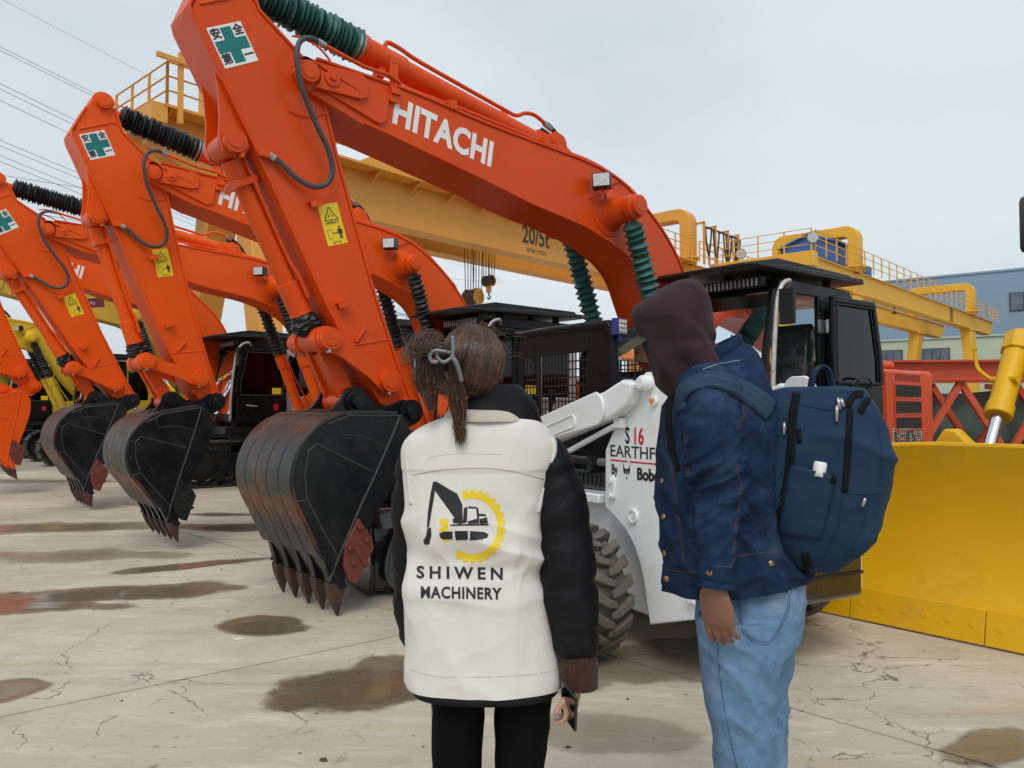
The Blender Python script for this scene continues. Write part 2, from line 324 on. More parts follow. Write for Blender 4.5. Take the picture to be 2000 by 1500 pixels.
    # orange paint overspray at the left
    for x, y, a, bb in ((-4.75, 6.0, 0.75, 0.38), (-6.6, 8.3, 0.6, 0.45)):
        u = math_('MULTIPLY', math_('SUBTRACT', sep.outputs[0], x), 1/a); v = math_('MULTIPLY', math_('SUBTRACT', sep.outputs[1], y), 1/bb)
        r = math_('ADD', math_('SQRT', math_('ADD', math_('MULTIPLY', u, u), math_('MULTIPLY', v, v))), warp)
        c = mix(rng(r, 0.3, 1.1, 0.5, 0, True), c, (0.36, 0.08, 0.03))
    K(c, b.inputs['Base Color'])
    ro = rng(noise(3, 5), 0.3, 0.7, 0.66, 0.86)
    mr = N.new('ShaderNodeMix'); mr.data_type = 'FLOAT'; K(wet, mr.inputs[0]); K(ro, mr.inputs[2]); mr.inputs[3].default_value = 0.42
    mr2 = N.new('ShaderNodeMix'); mr2.data_type = 'FLOAT'; K(stand, mr2.inputs[0]); K(mr.outputs[0], mr2.inputs[2]); mr2.inputs[3].default_value = 0.05
    K(mr2.outputs[0], b.inputs['Roughness'])
    bp = N.new('ShaderNodeBump'); bp.inputs['Strength'].default_value = 0.5; bp.inputs['Distance'].default_value = 0.006
    hgt = math_('SUBTRACT', math_('ADD', noise(22, 8, 0.65), math_('MULTIPLY', noise(2.0, 4), 1.5)), math_('MULTIPLY', crk, 2.0))
    hgt = math_('MULTIPLY', hgt, math_('SUBTRACT', 1.0, stand))
    K(hgt, bp.inputs['Height']); K(bp.outputs[0], b.inputs['Normal'])
    MAT['concrete'] = m
def gp(px, py):
    """ground point that the photograph's pixel looks at (layout survey)"""
    th = math.atan(50/1500); x = (px-1000)/1500; y = -(py-750)/1500
    d = Vector((x, math.cos(th)-y*math.sin(th), math.sin(th)+y*math.cos(th))); k = -1.45/d.z
    return d.x*k, d.y*k
WET = []
for px, py, a, bb, ang, s in ((505, 1222, .34, .26, -20, 1), (700, 1345, .46, .34, 10, 1), (790, 1310, .34, .30, 0, .9), (230, 1160, 1.0, .32, 12, .95), (60, 1185, .8, .22, 5, .9),
        (370, 1105, .75, .16, 30, .9), (450, 1030, .8, .35, 0, .95), (430, 1005, .55, .22, 0, .8), (120, 1030, 1.5, .45, 8, .75), (150, 1085, 1.0, .35, 0, .55), (5, 1350, .22, .17, 0, .9),
        (1180, 1430, .40, .24, 0, .5), (1120, 1330, .3, .2, 0, .6), (1940, 1460, .35, .16, 30, .85), (1290, 1290, .7, .35, 30, .75), (300, 985, .6, .3, 0, .5), (40, 940, 2.2, .5, 0, .55)):
    x, y = gp(px, py); WET.append((x, y, a, bb, ang, s))
concrete()
mat('soil', (0.10, 0.085, 0.07), 0.9, var=0.3)
g = MB(); g.add([(-900, -60, 0), (900, -60, 0), (900, 1500, 0), (-900, 1500, 0)], [(0, 1, 2, 3)])
ground = struct(g.build('ground', 'soil')); ground.location.z = -0.02
dA = Vector((0.790, 0.613)); dB = Vector((-0.700, 0.714)); X0 = Vector((-1.30, 5.0)) 
# joint lines measured in the photograph: one through A0 along dA, one through B0 along dB
A0 = Vector((-1.58, 4.32)); B0 = Vector((1.56, 3.58))
den = dA.x*dB.y - dA.y*dB.x
rel = B0 - A0; sB = (rel.x*dB.y - rel.y*dB.x)/den
C0 = A0 + dA*sB
SA, SB, GAP = 5.6, 6.4, 0.018
slab_n = 0
for i in range(-8, 12):
    for j in range(-6, 15):
        q = [C0 + dA*(SA*(i+a)) + dB*(SB*(j+b)) for a, b in ((0, 0), (1, 0), (1, 1), (0, 1))]
        cx = sum(p.x for p in q)/4; cy = sum(p.y for p in q)/4
        if cy < -6 or cy > 75 or abs(cx) > 16 + 0.95*max(cy, 0): continue
        mb = MB(); zt = random.uniform(-0.002, 0.002) if cy > 9 else 0.0
        rows = []
        # joint edges are slightly ragged
        pts = []
        for k in range(4):
            a, b_ = q[k], q[(k+1) % 4]; d = (b_-a); nrm = Vector((-d.y, d.x)).normalized(); L_ = d.length; m_ = 26 if cy < 14 else 4
            for s_ in range(m_):
                t_ = s_/m_; p = a + d*t_
                off = GAP*0.5 + 0.004*noise.noise(Vector((p.x*6, p.y*6, k))) + 0.003*noise.noise(Vector((p.x*21, p.y*21, 3+k)))
                if s_ == 0: p = a + (b_-a).normalized()*off + (q[k-1]-a).normalized()*off
                else: p = p + nrm*max(0.0015, off)
                pts.append(p)
        n_ = len(pts)
        mb.add([(p.x, p.y, zt) for p in pts] + [(p.x, p.y, -0.018) for p in pts], [list(range(n_))] + [(a, a+n_, (a+1) % n_+n_, (a+1) % n_) for a in range(n_)])
        o = mb.build('concrete_slab', 'concrete', ground); o.location.z = 0.02; slab_n += 1
# loose bits lying on the concrete
def bit(px, py, s, m, nm, lab, cat):
    x, y = gp(px, py); mb = MB(); n_ = 9; top = []; bot = []
    for k in range(n_):
        a = 2*PI*k/n_; r = s*random.uniform(0.6, 1.1); bot.append(Vector((x+r*math.cos(a), y+0.7*r*math.sin(a), 0.001))); top.append(Vector((x+0.6*r*math.cos(a), y+0.42*r*math.sin(a), s*random.uniform(0.2, 0.5))))
    mb.loft([bot, top]); tag(mb.build(nm, m), lab, cat)
bit(633, 1486, 0.022, 'rust', 'mud_clod', 'small dark mud clod lying on bare concrete below the joint', 'clod')
bit(1110, 1460, 0.016, 'rust', 'pebble', 'brown pebble on the concrete beside the black trousers', 'pebble')
x, y = gp(458, 1251); mb = MB(); mb.tube([(x, y, .006), (x+.05, y+.02, .006)], .004, 6); tag(mb.build('cable_tie', 'decal_white'), 'short white plastic stick beside the round wet patch', 'litter')

rp = random.Random(5)
for k in range(26):
    px_, py_ = rp.uniform(30, 1950), rp.uniform(1010, 1490)
    bit(px_, py_, rp.uniform(.006, .013), rp.choice(('rust', 'steel_dark', 'weld')), 'pebble', 'tiny loose pebble on the concrete yard', 'pebble')
    [o for o in COL.objects if o.name.startswith('pebble')][-1]['group'] = 'loose pebbles on the yard'
# ------------------------------------------------------------------ gantry cranes (x along the girders, y away, z up)
def rail_run(name, parent, p0, p1, h, n, m, r=.03, bars=3):
    p0 = Vector(p0); p1 = Vector(p1); mb = MB()
    for k in range(bars): q = Vector((0, 0, h*(k+1)/bars)); mb.cyl(p0+q, p1+q, r*.8, n=6)
    for k in range(n+1): p = p0.lerp(p1, k/n); mb.box(p.x-r, p.x+r, p.y-r, p.y+r, p.z, p.z+h)
    return mb.build(name, m, parent)
def arch(parent, x, g, zt, za, m, wy=.6, chain=True):
    """n-shaped frame that ties the two girders above the legs"""
    mb = MB(); r = .75; t_ = .62
    ou = [(-wy/2, zt)] + [(-wy/2 + r - r*math.cos(a), za - r + r*math.sin(a)) for a in [k*PI/2/6 for k in range(7)]] + [(g+wy/2 - r + r*math.sin(a), za - r + r*math.cos(a)) for a in [k*PI/2/6 for k in range(7)]] + [(g+wy/2, zt)]
    ri = .28
    inn = [(g-wy/2, zt)] + [(g-wy/2 - ri + ri*math.cos(a), za - t_ - ri + ri*math.sin(a)) for a in [k*PI/2/4 for k in range(5)]] + [(wy/2 + ri - ri*math.sin(a), za - t_ - ri + ri*math.cos(a)) for a in [k*PI/2/4 for k in range(5)]] + [(wy/2, zt)]
    mb.prism(ou + inn, x-.42, x+.42, 0, 'x')
    for yy in (0, g): mb.lathe((x, yy, zt+.25), (x, yy, zt+.36), [(0, .62), (0, .66), (1, .66), (1, .62)], 8)
    mb.build('arch_frame', m, parent, .04)
def leg(parent, x, y, zb, dx, dy, m, w0=1.0, w1=.55):
    mb = MB()
    a = [Vector((x-w0/2, y-.42, zb)), Vector((x+w0/2, y-.42, zb)), Vector((x+w0/2, y+.42, zb)), Vector((x-w0/2, y+.42, zb))]
    b = [Vector((x+dx-w1/2, y+dy-.3, .5)), Vector((x+dx+w1/2, y+dy-.3, .5)), Vector((x+dx+w1/2, y+dy+.3, .5)), Vector((x+dx-w1/2, y+dy+.3, .5))]
    mb.loft([b, a]); mb.box(x-w0/2-.1, x+w0/2+.1, y-.5, y+.5, zb-.12, zb); mb.box(x+dx-.9, x+dx+.9, y+dy-.35, y+dy+.35, .0, .5)
    mb.build('leg', m, parent, .03)
def girder(parent, x0, x1, y0, zb, zt, m, w=.6, nstiff=0):
    mb = MB(); mb.prism([(x0, zb+.5*(zt-zb)), (x0+1.2, zb), (x1-1.2, zb), (x1, zb+.5*(zt-zb)), (x1, zt), (x0, zt)], y0, y0+w); mb.box(x0-.02, x1+.02, y0-.12, y0+w+.12, zt, zt+.06); mb.box(x0+1.1, x1-1.1, y0-.08, y0+w+.08, zb-.05, zb)
    return mb.build('girder', m, parent, .01)
# ---- crane marked 20/5t
g1 = math.atan2(.746, .666)
C1 = thing('gantry_crane', 'ochre yellow gantry crane marked 20/5t with hanging hook blocks', 'crane', (-2.07, 28.0, 0), g1)
ZB, ZT = 7.72, 9.22; my = 'yellow_crane'
ga = girder(C1, -11.0, 22.6, 0, ZB, ZT, my); gb = girder(C1, -11.0, 22.6, 2.2, ZB, ZT, my)
text('lettering', '20/5t', 1.0, 'ink_crane', ga, frame_M((4.6, -.004, ZB+.80), (1, 0, 0), (0, 0, 1)), bold=.022, width=1.75)
text('lettering', '起升物品下方严禁站人', .2, 'ink_crane', ga, frame_M((4.65, -.004, ZB+.22), (1, 0, 0), (0, 0, 1)), width=1.3)
rail_run('railing', C1, (-10.9, -.65, ZT+.05), (16.5, -.65, ZT+.05), 1.12, 16, my)
rail_run('railing', C1, (-10.9, -.65, ZT+.05), (-10.9, 2.6, ZT+.05), 1.12, 3, my); rail_run('railing', C1, (-10.9, 3.3, ZT+.05), (21, 3.3, ZT+.05), 1.12, 16, my)
mb = MB(); mb.box(-11.0, 17, -.72, -.12, ZT-.02, ZT+.05)
for k in range(17): x = -10.8+k*1.7; mb.prism([(-.70, ZT-.03), (-.12, ZT-.03), (-.12, ZT-.35)], x, x+.06, 0, 'x')
mb.box(-11.3, -10.9, -.7, 3.2, ZT-.45, ZT+.03); mb.build('walkway', my, C1)
mb = MB(); mb.box(-10.66, -10.54, -.80, -.70, ZT-.4, ZT+1.46); mb.box(-11.25, -9.0, -.86, -.78, ZT+1.14, ZT+1.26); mb.build('cable_mast', my, C1)
for x in (-7.86, 17.3): arch(C1, x, 2.8, ZT, ZT+3.0, my)
for x in (-7.86, 17.3):
    leg(C1, x, .3, ZB-.05, -.2, -1.4, my); leg(C1, x, 2.5, ZB-.05, -.2, 1.4, my)
for x in (17.8, 19.1, 20.6, 21.9):
    mb = MB(); mb.box(x-.06, x+.06, -.72, -.62, ZT, ZT+2.3); mb.box(x-.06, x+.06, -.72, -.1, ZT+2.2, ZT+2.3); mb.build('cable_rack_post', my, C1)
mb = MB()
mb.box(17.8, 21.9, -.70, -.62, ZT+2.0, ZT+2.08)
for x in (17.9, 18.8, 20.0, 20.3, 21.0, 21.4):
    mb.tube(spline([(x, -.7, ZT+2.0), (x+.12, -.7, ZT+1.1), (x+.35, -.7, ZT+.55), (x+.55, -.7, ZT+1.1), (x+.7, -.7, ZT+2.0)], 5), .05, 6)
mb.build('festoon_cable', 'rubber', C1)
rail_run('railing', C1, (17.3, -.65, ZT+.05), (22.5, -.65, ZT+.05), 1.12, 5, my)
mb = MB(); mb.box(-2.5, 1.6, .6, 2.4, ZT+.25, ZT+1.35); mb.box(-1.4, -.9, .3, .6, ZT+.2, ZT+.9); mb.build('trolley', my, C1, .03)
def hook_block(nm, lab, lx, ly, ztop, zc, w, roped):
    T = thing(nm, lab, 'hook block', C1.matrix_basis @ Vector((lx, ly, 0)), g1)
    mb = MB(); mb.cyl((-.10*w, -.5*w, zc), (-.10*w, .5*w, zc), .5*w, n=20); mb.build('sheave', 'rust', T)
    mb = MB(); pr = [(-.52*w, zc+.18*w), (-.3*w, zc+.55*w), (.3*w, zc+.55*w), (.52*w, zc+.18*w), (.52*w, zc-.2*w), (.22*w, zc-.55*w), (-.22*w, zc-.55*w), (-.52*w, zc-.2*w)]
    for y in (-.5*w, .38*w): mb.prism(pr, y, y+.12*w)
    mb.box(-.2*w, .2*w, -.2*w, .2*w, zc-1.15*w, zc-.5*w); mb.build('block_housing', 'yellow_crane', T, .02)
    mb = MB(); mb.tube(spline([(0, 0, zc-1.1*w), (0, 0, zc-1.35*w), (.16*w, 0, zc-1.5*w), (.12*w, 0, zc-1.72*w), (-.06*w, 0, zc-1.75*w), (-.18*w, 0, zc-1.6*w)], 5), .07*w, 8); mb.build('hook', 'black_satin', T)
    mb = MB()
    for k in range(roped):
        x = -.42*w + .84*w*k/(roped-1); mb.cyl((x, -.3*w if k % 2 else .3*w, zc+.1*w), (x*1.25, -.3*w if k % 2 else .3*w, ztop), .018, n=5)
    mb.build('hoist_rope', 'steel_dark', T)
hook_block('hook_block', 'large yellow crane hook block hanging on a fan of steel ropes', 2.35, 1.4, ZB+.2, 5.95, .62, 8)
hook_block('hook_block', 'small yellow auxiliary hook hanging beside the bigger block', 3.25, 1.4, ZB+.2, 6.72, .42, 6)
# ---- second crane, bright yellow with a blue cabin
g2 = math.atan2(.73, .68)
C2 = thing('gantry_crane', 'bright yellow gantry crane with blue cabin behind the open cab', 'crane', (25.0, 50.0, 0), g2)
ZB, ZT = 8.32, 9.48; my = 'yellow_crane2'
ga = girder(C2, -14.4, 28.6, 0, ZB, ZT, my); girder(C2, -14.4, 28.6, 4.0, ZB, ZT, my)
mb = MB(); mb.box(-15.0, -14.3, -.6, 5.2, ZT-.7, ZT+.05); mb.build('end_beam', my, C2, .03)
rail_run('railing', C2, (-14.4, -.5, ZT), (24, -.5, ZT), 1.2, 26, my); rail_run('railing', C2, (-14.9, -.5, ZT), (-14.9, 5.2, ZT), 1.2, 4, my); rail_run('railing', C2, (-14.9, 5.2, ZT), (10, 5.2, ZT), 1.2, 16, my)
rail_run('railing', C2, (24, -.5, ZT), (28.6, -.5, ZT), 1.2, 4, my)
text('lettering', '重', 1.3, 'ink_crane', ga, frame_M((14.2, -.006, ZB+.55), (1, 0, 0), (0, 0, 1)), bold=.01)
for x in (-7.1, 20.7):
    arch(C2, x, 4.6, ZT, ZT+2.75, my); leg(C2, x, .3, ZB-.05, 0, -.5, my, 1.5, .9); leg(C2, x, 4.3, ZB-.05, 0, .9, my, 1.5, .9)
mb = MB(); mb.prism([(1.0, ZT+.1), (4.2, ZT+.1), (4.2, ZT+1.9), (2.6, ZT+2.5), (1.0, ZT+1.9)], -7.6, -3.6, 0, 'x'); cb = mb.build('trolley_cabin', 'blue_cabin', C2, .02)
mb = MB(); mb.prism([(.8, ZT+1.85), (2.6, ZT+2.5), (4.4, ZT+1.85), (4.4, ZT+1.95), (2.6, ZT+2.6), (.8, ZT+1.95)], -7.8, -3.4, 0, 'x'); mb.build('cabin_roof', 'blue_cabin', cb)
mb = MB(); mb.box(-3.2, -2.4, .6, 1.6, ZT-.3, ZT+1.0); mb.cyl((-3.3, 1.1, ZT+.9), (-2.2, 1.1, ZT+.9), .35, n=12); mb.build('hoist_motor', 'blue_cabin', C2, .03)
for y, x in ((-.4, -14.6), (4.2, -13.2)):
    mb = MB(); mb.cyl((x, y, ZT+.75), (x-.35, y-.2, ZT+.7), .25, .3, 16, 0); mb.cyl((x-.35, y-.2, ZT+.7), (x-.37, y-.21, ZT+.697), .27, n=16, mi=1); mb.build('floodlight', ['steel_dark', 'lamp_glass'], C2)
for x in (-3, 1.0):
    mb = MB(); mb.cyl((x, .3, ZB-.35), (x, .3, ZB-.05), .03, n=6); mb.cyl((x, .3, ZB-.5), (x, .3, ZB-.35), .22, .06, 12); mb.build('lamp', 'steel_dark', C2)
# ---- blue factory hall
BLD = thing('factory_hall', 'blue and cream factory hall beyond the bright yellow crane', 'building', (52.0, 96.2, 0), math.atan2(-8.0, 10.3))
mb = MB(); mb.box(-26, 60, 0, 30, 10.4, 17.9, 0); mb.box(-26.1, 60.1, -.1, 30, 17.9, 18.15, 0); mb.build('upper_wall', 'bld_blue', BLD)
mb = MB(); mb.box(-26, 60, .05, 30, -.3, 10.4, 0); mb.box(-26, 60, -.12, .0, 10.25, 10.45); mb.build('lower_wall', 'bld_cream', BLD)
def wband(x0, x1, z0, z1, n):
    mb = MB(); mb.box(x0-.1, x1+.1, -.10, .04, z0-.1, z1+.1); b = mb.build('window_band', 'steel_dark', BLD)
    for k in range(n):
        w_ = (x1-x0)/n; mb = MB(); mb.box(x0+k*w_+.05, x0+(k+1)*w_-.05, -.13, -.10, z0, z1); mb.build('pane', 'bld_window', b)
for x in range(-24, 60, 6): 
    wband(x+3.0-6, x+5.6-6+2.6, 13.2, 15.2, 4) if x in (12, 18, 24, 30) else None
for x in (-6.5, -1.2, 9.0, 15.0, 22.0): wband(x, x+3.7, 7.3, 9.0, 4)
# ---- red steel truss girder standing on the yard
TR = thing('steel_truss', 'orange red steel truss girder stored behind the bulldozer', 'truss', (7.3, 15.2, 0), math.atan2(-.5, 5.0))
def beamp(name, a, b, w_, h_, parent=TR, m='redorange'):
    a = Vector(a); b = Vector(b); d = b-a; L_ = d.length; M = frame_M(a, d, (0, 1, 0)) if abs(d.normalized().y) < .9 else frame_M(a, d, (0, 0, 1)); mb = MB(); mb.box(0, L_, -w_/2, w_/2, -h_/2, h_/2, 0, M); return mb.build(name, m, parent, .008)
for y in (0, 1.3):
    mb = MB(); mb.box(-.3, 12, y-.16, y+.16, 2.38, 2.42); mb.box(-.3, 12, y-.16, y+.16, 2.02, 2.06); mb.box(-.3, 12, y-.012, y+.012, 2.06, 2.38)
    mb.build('top_chord', 'redorange', TR); 
    beamp('bottom_chord', (-.3, y, .45), (12, y, .45), .30, .25)
    for k in range(7): beamp('diagonal', (-.2+k*1.7, y, 1.98), (.65+k*1.7, y, .55), .12, .12); beamp('diagonal', (.65+k*1.7, y, .55), (1.5+k*1.7, y, 1.98), .12, .12)
for k in range(6): beamp('cross_brace', (.0+k*2, 0, 1.9), (.9+k*2, 1.3, 1.9), .1, .1)
mb = MB(); 
for k in range(40):
    pass
vs = []; nx_ = 60
for k in range(nx_+1):
    x = -.2+12*k/nx_; yy = 1.75+.10*math.sin(x*4.1)+.06*math.sin(x*9.7)
    vs += [(x, yy, .4), (x, yy+.07*math.sin(x*5+1), 1.1), (x, yy-.05, 1.85+.05*math.sin(x*2.2))]
mb.add(vs, [(a*3+b, a*3+b+3, a*3+b+4, a*3+b+1) for a in range(nx_) for b in range(2)]); tp_ = mb.build('tarpaulin', 'tarp'); tp_.matrix_world = TR.matrix_basis.copy(); sm_ = tp_.modifiers.new('solid', 'SOLIDIFY'); sm_.thickness = .02
tag(tp_, 'green grey tarpaulin hanging behind the red truss', 'tarpaulin')
mb = MB(); mb.box(-.6, .9, .7, 1.2, .9, 1.25); mb.box(-.5, -.1, .68, .7, 1.0, 1.15, 1); st_ = mb.build('steel_crate', ['yellow_crane', 'steel_dark'], None, .02); st_.matrix_world = TR.matrix_basis @ Matrix.Translation((.1, .2, 0)); tag(st_, 'small orange yellow steel bracket box lying inside the truss', 'box')
mb = MB(); mb.box(-.6, 1.0, .6, 1.25, .56, .9); s2 = mb.build('timber_block', 'steel_dark'); s2.matrix_world = TR.matrix_basis @ Matrix.Translation((.1, .2, 0)); tag(s2, 'dark timber block under the bracket box', 'block')
# ---- electricity pylon and overhead wires
PY = thing('electricity_pylon', 'pale grey lattice electricity pylon far behind the excavators', 'pylon', (-34, 200, 0))
mb = MB(); Hp = 34
for sx in (-1, 1):
    for sy in (-1, 1): mb.cyl((sx*3.2, sy*3.2, 0), (sx*.5, sy*.5, Hp), .16, n=5)
for k in range(12):
    z0 = Hp*k/12; z1 = Hp*(k+1)/12; a = 3.2-2.7*k/12; b = 3.2-2.7*(k+1)/12
    for sy in (-1, 1):
        mb.cyl((-a, sy*a, z0), (b, sy*b, z1), .09, n=4); mb.cyl((a, sy*a, z0), (-b, sy*b, z1), .09, n=4); mb.cyl((sy*a, -a, z0), (sy*b, b, z1), .09, n=4); mb.cyl((sy*a, a, z0), (sy*b, -b, z1), .09, n=4)
mb.build('lattice_tower', 'pylon', PY)
for z, l_ in ((21, 5.5), (26, 6.5), (31, 4.5)):
    mb = MB(); 
    for s in (-1, 1): mb.cyl((0, -.5, z), (s*l_, 0, z+.2), .13, n=5); mb.cyl((0, .5, z+1.6), (s*l_, 0, z+.3), .11, n=5); mb.cyl((s*l_, 0, z+.2), (s*l_, 0, z-1.6), .12, n=5)
    mb.build('cross_arm', 'pylon', PY)
def wpt(px, py, D): return Vector(((px-1000)/1500*D, D, 1.45-(py-800)/1500*D))
WGRP = 'overhead power wires'
for i, (ya, slope, D2) in enumerate(((-10, .51, 260), (86, .48, 260), (93, .478, 262), (159, .47, 250), (170, .465, 252), (192, .46, 250), (270, .40, 240), (281, .395, 242), (300, .385, 240), (312, .38, 242), (335, .13, 230), (398, .16, 230))):
    a = wpt(-120, ya-120*slope, 75); b = wpt(980, ya+980*slope*.97, D2); mb = MB(); pts = []
    for k in range(25): t = k/24; pts.append(a.lerp(b, t) + Vector((0, 0, -4*1.6*t*(1-t))))
    mb.tube(pts, .034 if i else .02, 5); tag(mb.build('power_wire', 'wire'), 'thin grey power wire crossing the sky behind the excavator sticks', 'wire', WGRP)
# ------------------------------------------------------------------ orange excavators (machine axes: x forward, y left, z up, origin under the slew ring)
def rot2(p, c, a):
    ca, sa = math.cos(a), math.sin(a); x, z = p[0]-c[0], p[1]-c[1]; return (c[0]+x*ca-z*sa, c[1]+x*sa+z*ca)
def circ2(p, rp, q, rq, side):
    p = Vector(p); q = Vector(q); d = (q-p).length; d = min(d, rp+rq-1e-4); a = (rp*rp-rq*rq+d*d)/(2*d); h = math.sqrt(max(0, rp*rp-a*a)); u = (q-p).normalized()
    r = p+u*a+Vector((-u.y, u.x))*h*side; return (r.x, r.y)
def v3(p, y): return Vector((p[0], y, p[1]))
FOOT = (0.32, 1.62); SB = (5.29, 3.88)                  # boom foot pin, boom-stick pin
SL_PIN = (4.37, 1.43); LA = (4.59, 1.67); BL = (5.09, 1.97); LK = (4.85, 1.51)   # stick-bucket pin, side-link pins, bucket link pin
AC_ROD = (5.82, 4.53); AC_FOOT = (2.69, 3.98); BC_TOP = (5.77, 3.30); BM_PIN = (2.06, 3.40)
BTOP = [(5.20, 4.01), (4.79, 4.0), (4.33, 3.985), (3.63, 3.915), (2.84, 3.868), (2.38, 3.84), (1.96, 3.765), (1.64, 3.615), (1.35, 3.42), (1.12, 3.22), (0.93, 2.98), (0.72, 2.58), (0.50, 2.14), (0.30, 1.84)]
BBOT = [(0.55, 1.54), (0.95, 1.86), (1.26, 2.24), (1.46, 2.60), (1.55, 2.78), (1.68, 2.93), (1.89, 3.06), (2.2, 3.17), (2.51, 3.245), (3.09, 3.33), (3.55, 3.425), (4.11, 3.53), (4.46, 3.595), (4.80, 3.655)]
def bellows(mb, p0, p1, r, n, seed, ends=(0.55, 0.55), mi=0, amp=0.27):
    rnd = random.Random(seed); p0 = Vector(p0); p1 = Vector(p1); t = p1-p0; rings = []; k = 0; N_ = 22
    tn = t.normalized(); a = tn.cross(Vector((0, 1, 0.01))).normalized(); b = tn.cross(a)
    rings.append([p0 + (a*math.cos(2*PI*i/N_)+b*math.sin(2*PI*i/N_))*r*ends[0] for i in range(N_)])
    for i in range(2*n+1):
        f = (i+0.6)/(2*n+1.2); rr = r*(1.0 if i % 2 else 1.0-amp); ph = rnd.uniform(0, 6.28); wob = r*0.05*rnd.uniform(-1, 1)
        rings.append([p0 + t*f + tn*(wob + r*0.06*math.cos(2*PI*j/N_+ph)) + (a*math.cos(2*PI*j/N_)+b*math.sin(2*PI*j/N_))*rr*(1+0.05*math.cos(3*2*PI*j/N_+ph)+rnd.uniform(-.02, .02)) for j in range(N_)])
    rings.append([p1 + (a*math.cos(2*PI*i/N_)+b*math.sin(2*PI*i/N_))*r*ends[1] for i in range(N_)])
    return mb.loft(rings, mi)
def bolts(mb, c, r, n, br, y0, y1, ph=0.0):
    for k in range(n):
        a = 2*PI*k/n+ph; p = (c[0]+r*math.cos(a), c[1]+r*math.sin(a)); mb.cyl(v3(p, y0), v3(p, y1), br, n=6)
def pin_cap(mb, p, y0, y1, r, groove=True):
    s = 1 if y1 > y0 else -1
    mb.cyl(v3(p, y0), v3(p, y1), r, n=28)
    if groove:
        mb.cyl(v3(p, y1), v3(p, y1+s*0.004), r*0.74, n=28); mb.cyl(v3(p, y1+s*0.004), v3(p, y1+s*0.007), r*0.66, n=28); mb.cyl(v3(p, y1+s*0.007), v3(p, y1+s*0.009), r*0.06, n=8)
def decal_quad(mb, M, w, h, z, mi):
    vs = [M @ Vector((a, b, z)) for a, b in ((-w/2, -h/2), (w/2, -h/2), (w/2, h/2), (-w/2, h/2))]; mb.add(vs, [(0, 1, 2, 3)], mi)
def decal_poly(mb, M, pts, z, mi): mb.add([M @ Vector((a, b, z)) for a, b in pts], [list(range(len(pts)))], mi)
def cross_sign(parent, M, w, h):
    mb = MB(); mb.box(-w/2, w/2, -h/2, h/2, 0, 0.0015, 0)
    I = Matrix.Identity(4); a = w*0.155; b = w*0.46
    decal_poly(mb, I, [(-a, -b), (a, -b), (a, -a), (b, -a), (b, a), (a, a), (a, b), (-a, b), (-a, a), (-b, a), (-b, -a), (-a, -a)], 0.0025, 1)
    o = mb.build('safety_sign', ['decal_white', 'decal_green'], parent); o.matrix_local = M
    q = w*0.325
    for ch, x, y in (('安', -q, q), ('全', q, q), ('第', -q, -q), ('一', q, -q)):
        text('sign_character', ch, w*0.29, 'decal_black', o, Matrix.Translation((x, y, 0.003)), bold=w*0.008)
    return o
def warn_sign(parent, M, w, h):
    mb = MB(); mb.box(-w/2, w/2, -h/2, h/2, 0, 0.0015, 0); I = Matrix.Identity(4)
    def tri(s, cy): return [(-s, cy-s*0.86), (s, cy-s*0.86), (0, cy+s*0.86)]
    decal_poly(mb, I, tri(w*0.37, h*0.27), 0.0022, 1); decal_poly(mb, I, tri(w*0.29, h*0.255), 0.0030, 0)
    for a, b, r in ((0, .30, .035), (-.09, .20, .05), (.09, .20, .05), (0, .245, .03)):
        decal_poly(mb, I, [(a*w+r*w*math.cos(k*PI/3+a), b*h+r*w*0.9*math.sin(k*PI/3+a)) for k in range(6)], 0.0036, 1)
    mb.box(-w*0.40, w*0.40, h*0.005, h*0.009, 0.0016, 0.0024, 1)
    x0, x1, y0, y1 = -w*.36, -w*.12, -h*.34, -h*.12
    for q in ((x0, x1, y0, y0+.003), (x0, x1, y1-.003, y1), (x0, x0+.003, y0, y1), (x1-.003, x1, y0, y1)): mb.box(q[0], q[1], q[2], q[3], 0.0016, 0.0024, 1)
    cy = -h*.22
    mb.box(-w*.06, w*.10, cy-.002, cy+.002, 0.0016, 0.0024, 1)
    for sx, x in ((-1, -w*.08), (1, w*.12)): decal_poly(mb, I, [(x, cy), (x-sx*w*.07, cy+w*.05), (x-sx*w*.07, cy-w*.05)], 0.0026, 1)
    mx_ = w*.27
    decal_poly(mb, I, [(mx_+w*.055*math.cos(k*PI/4), -h*.085+w*.055*math.sin(k*PI/4)) for k in range(8)], 0.0024, 1)
    mb.box(mx_-w*.075, mx_+w*.075, -h*.24, -h*.125, 0.0016, 0.0024, 1); mb.box(mx_-w*.13, mx_-w*.09, -h*.25, -h*.13, 0.0016, 0.0024, 1); mb.box(mx_+w*.09, mx_+w*.13, -h*.25, -h*.13, 0.0016, 0.0024, 1)
    mb.box(mx_-w*.07, mx_-w*.01, -h*.37, -h*.24, 0.0016, 0.0024, 1); mb.box(mx_+w*.01, mx_+w*.07, -h*.37, -h*.24, 0.0016, 0.0024, 1)
    o = mb.build('warning_sign', ['decal_yellow', 'decal_black'], parent); o.matrix_local = M
    text('sign_writing', 'はね飛ばされ', w*0.12, 'decal_black', o, Matrix.Translation((0, h*0.045, 0.003)), width=w*.66)
    text('sign_writing', '近づくな', w*0.12, 'decal_black', o, Matrix.Translation((0.0, -h*0.44, 0.003)), width=w*.4)
    return o
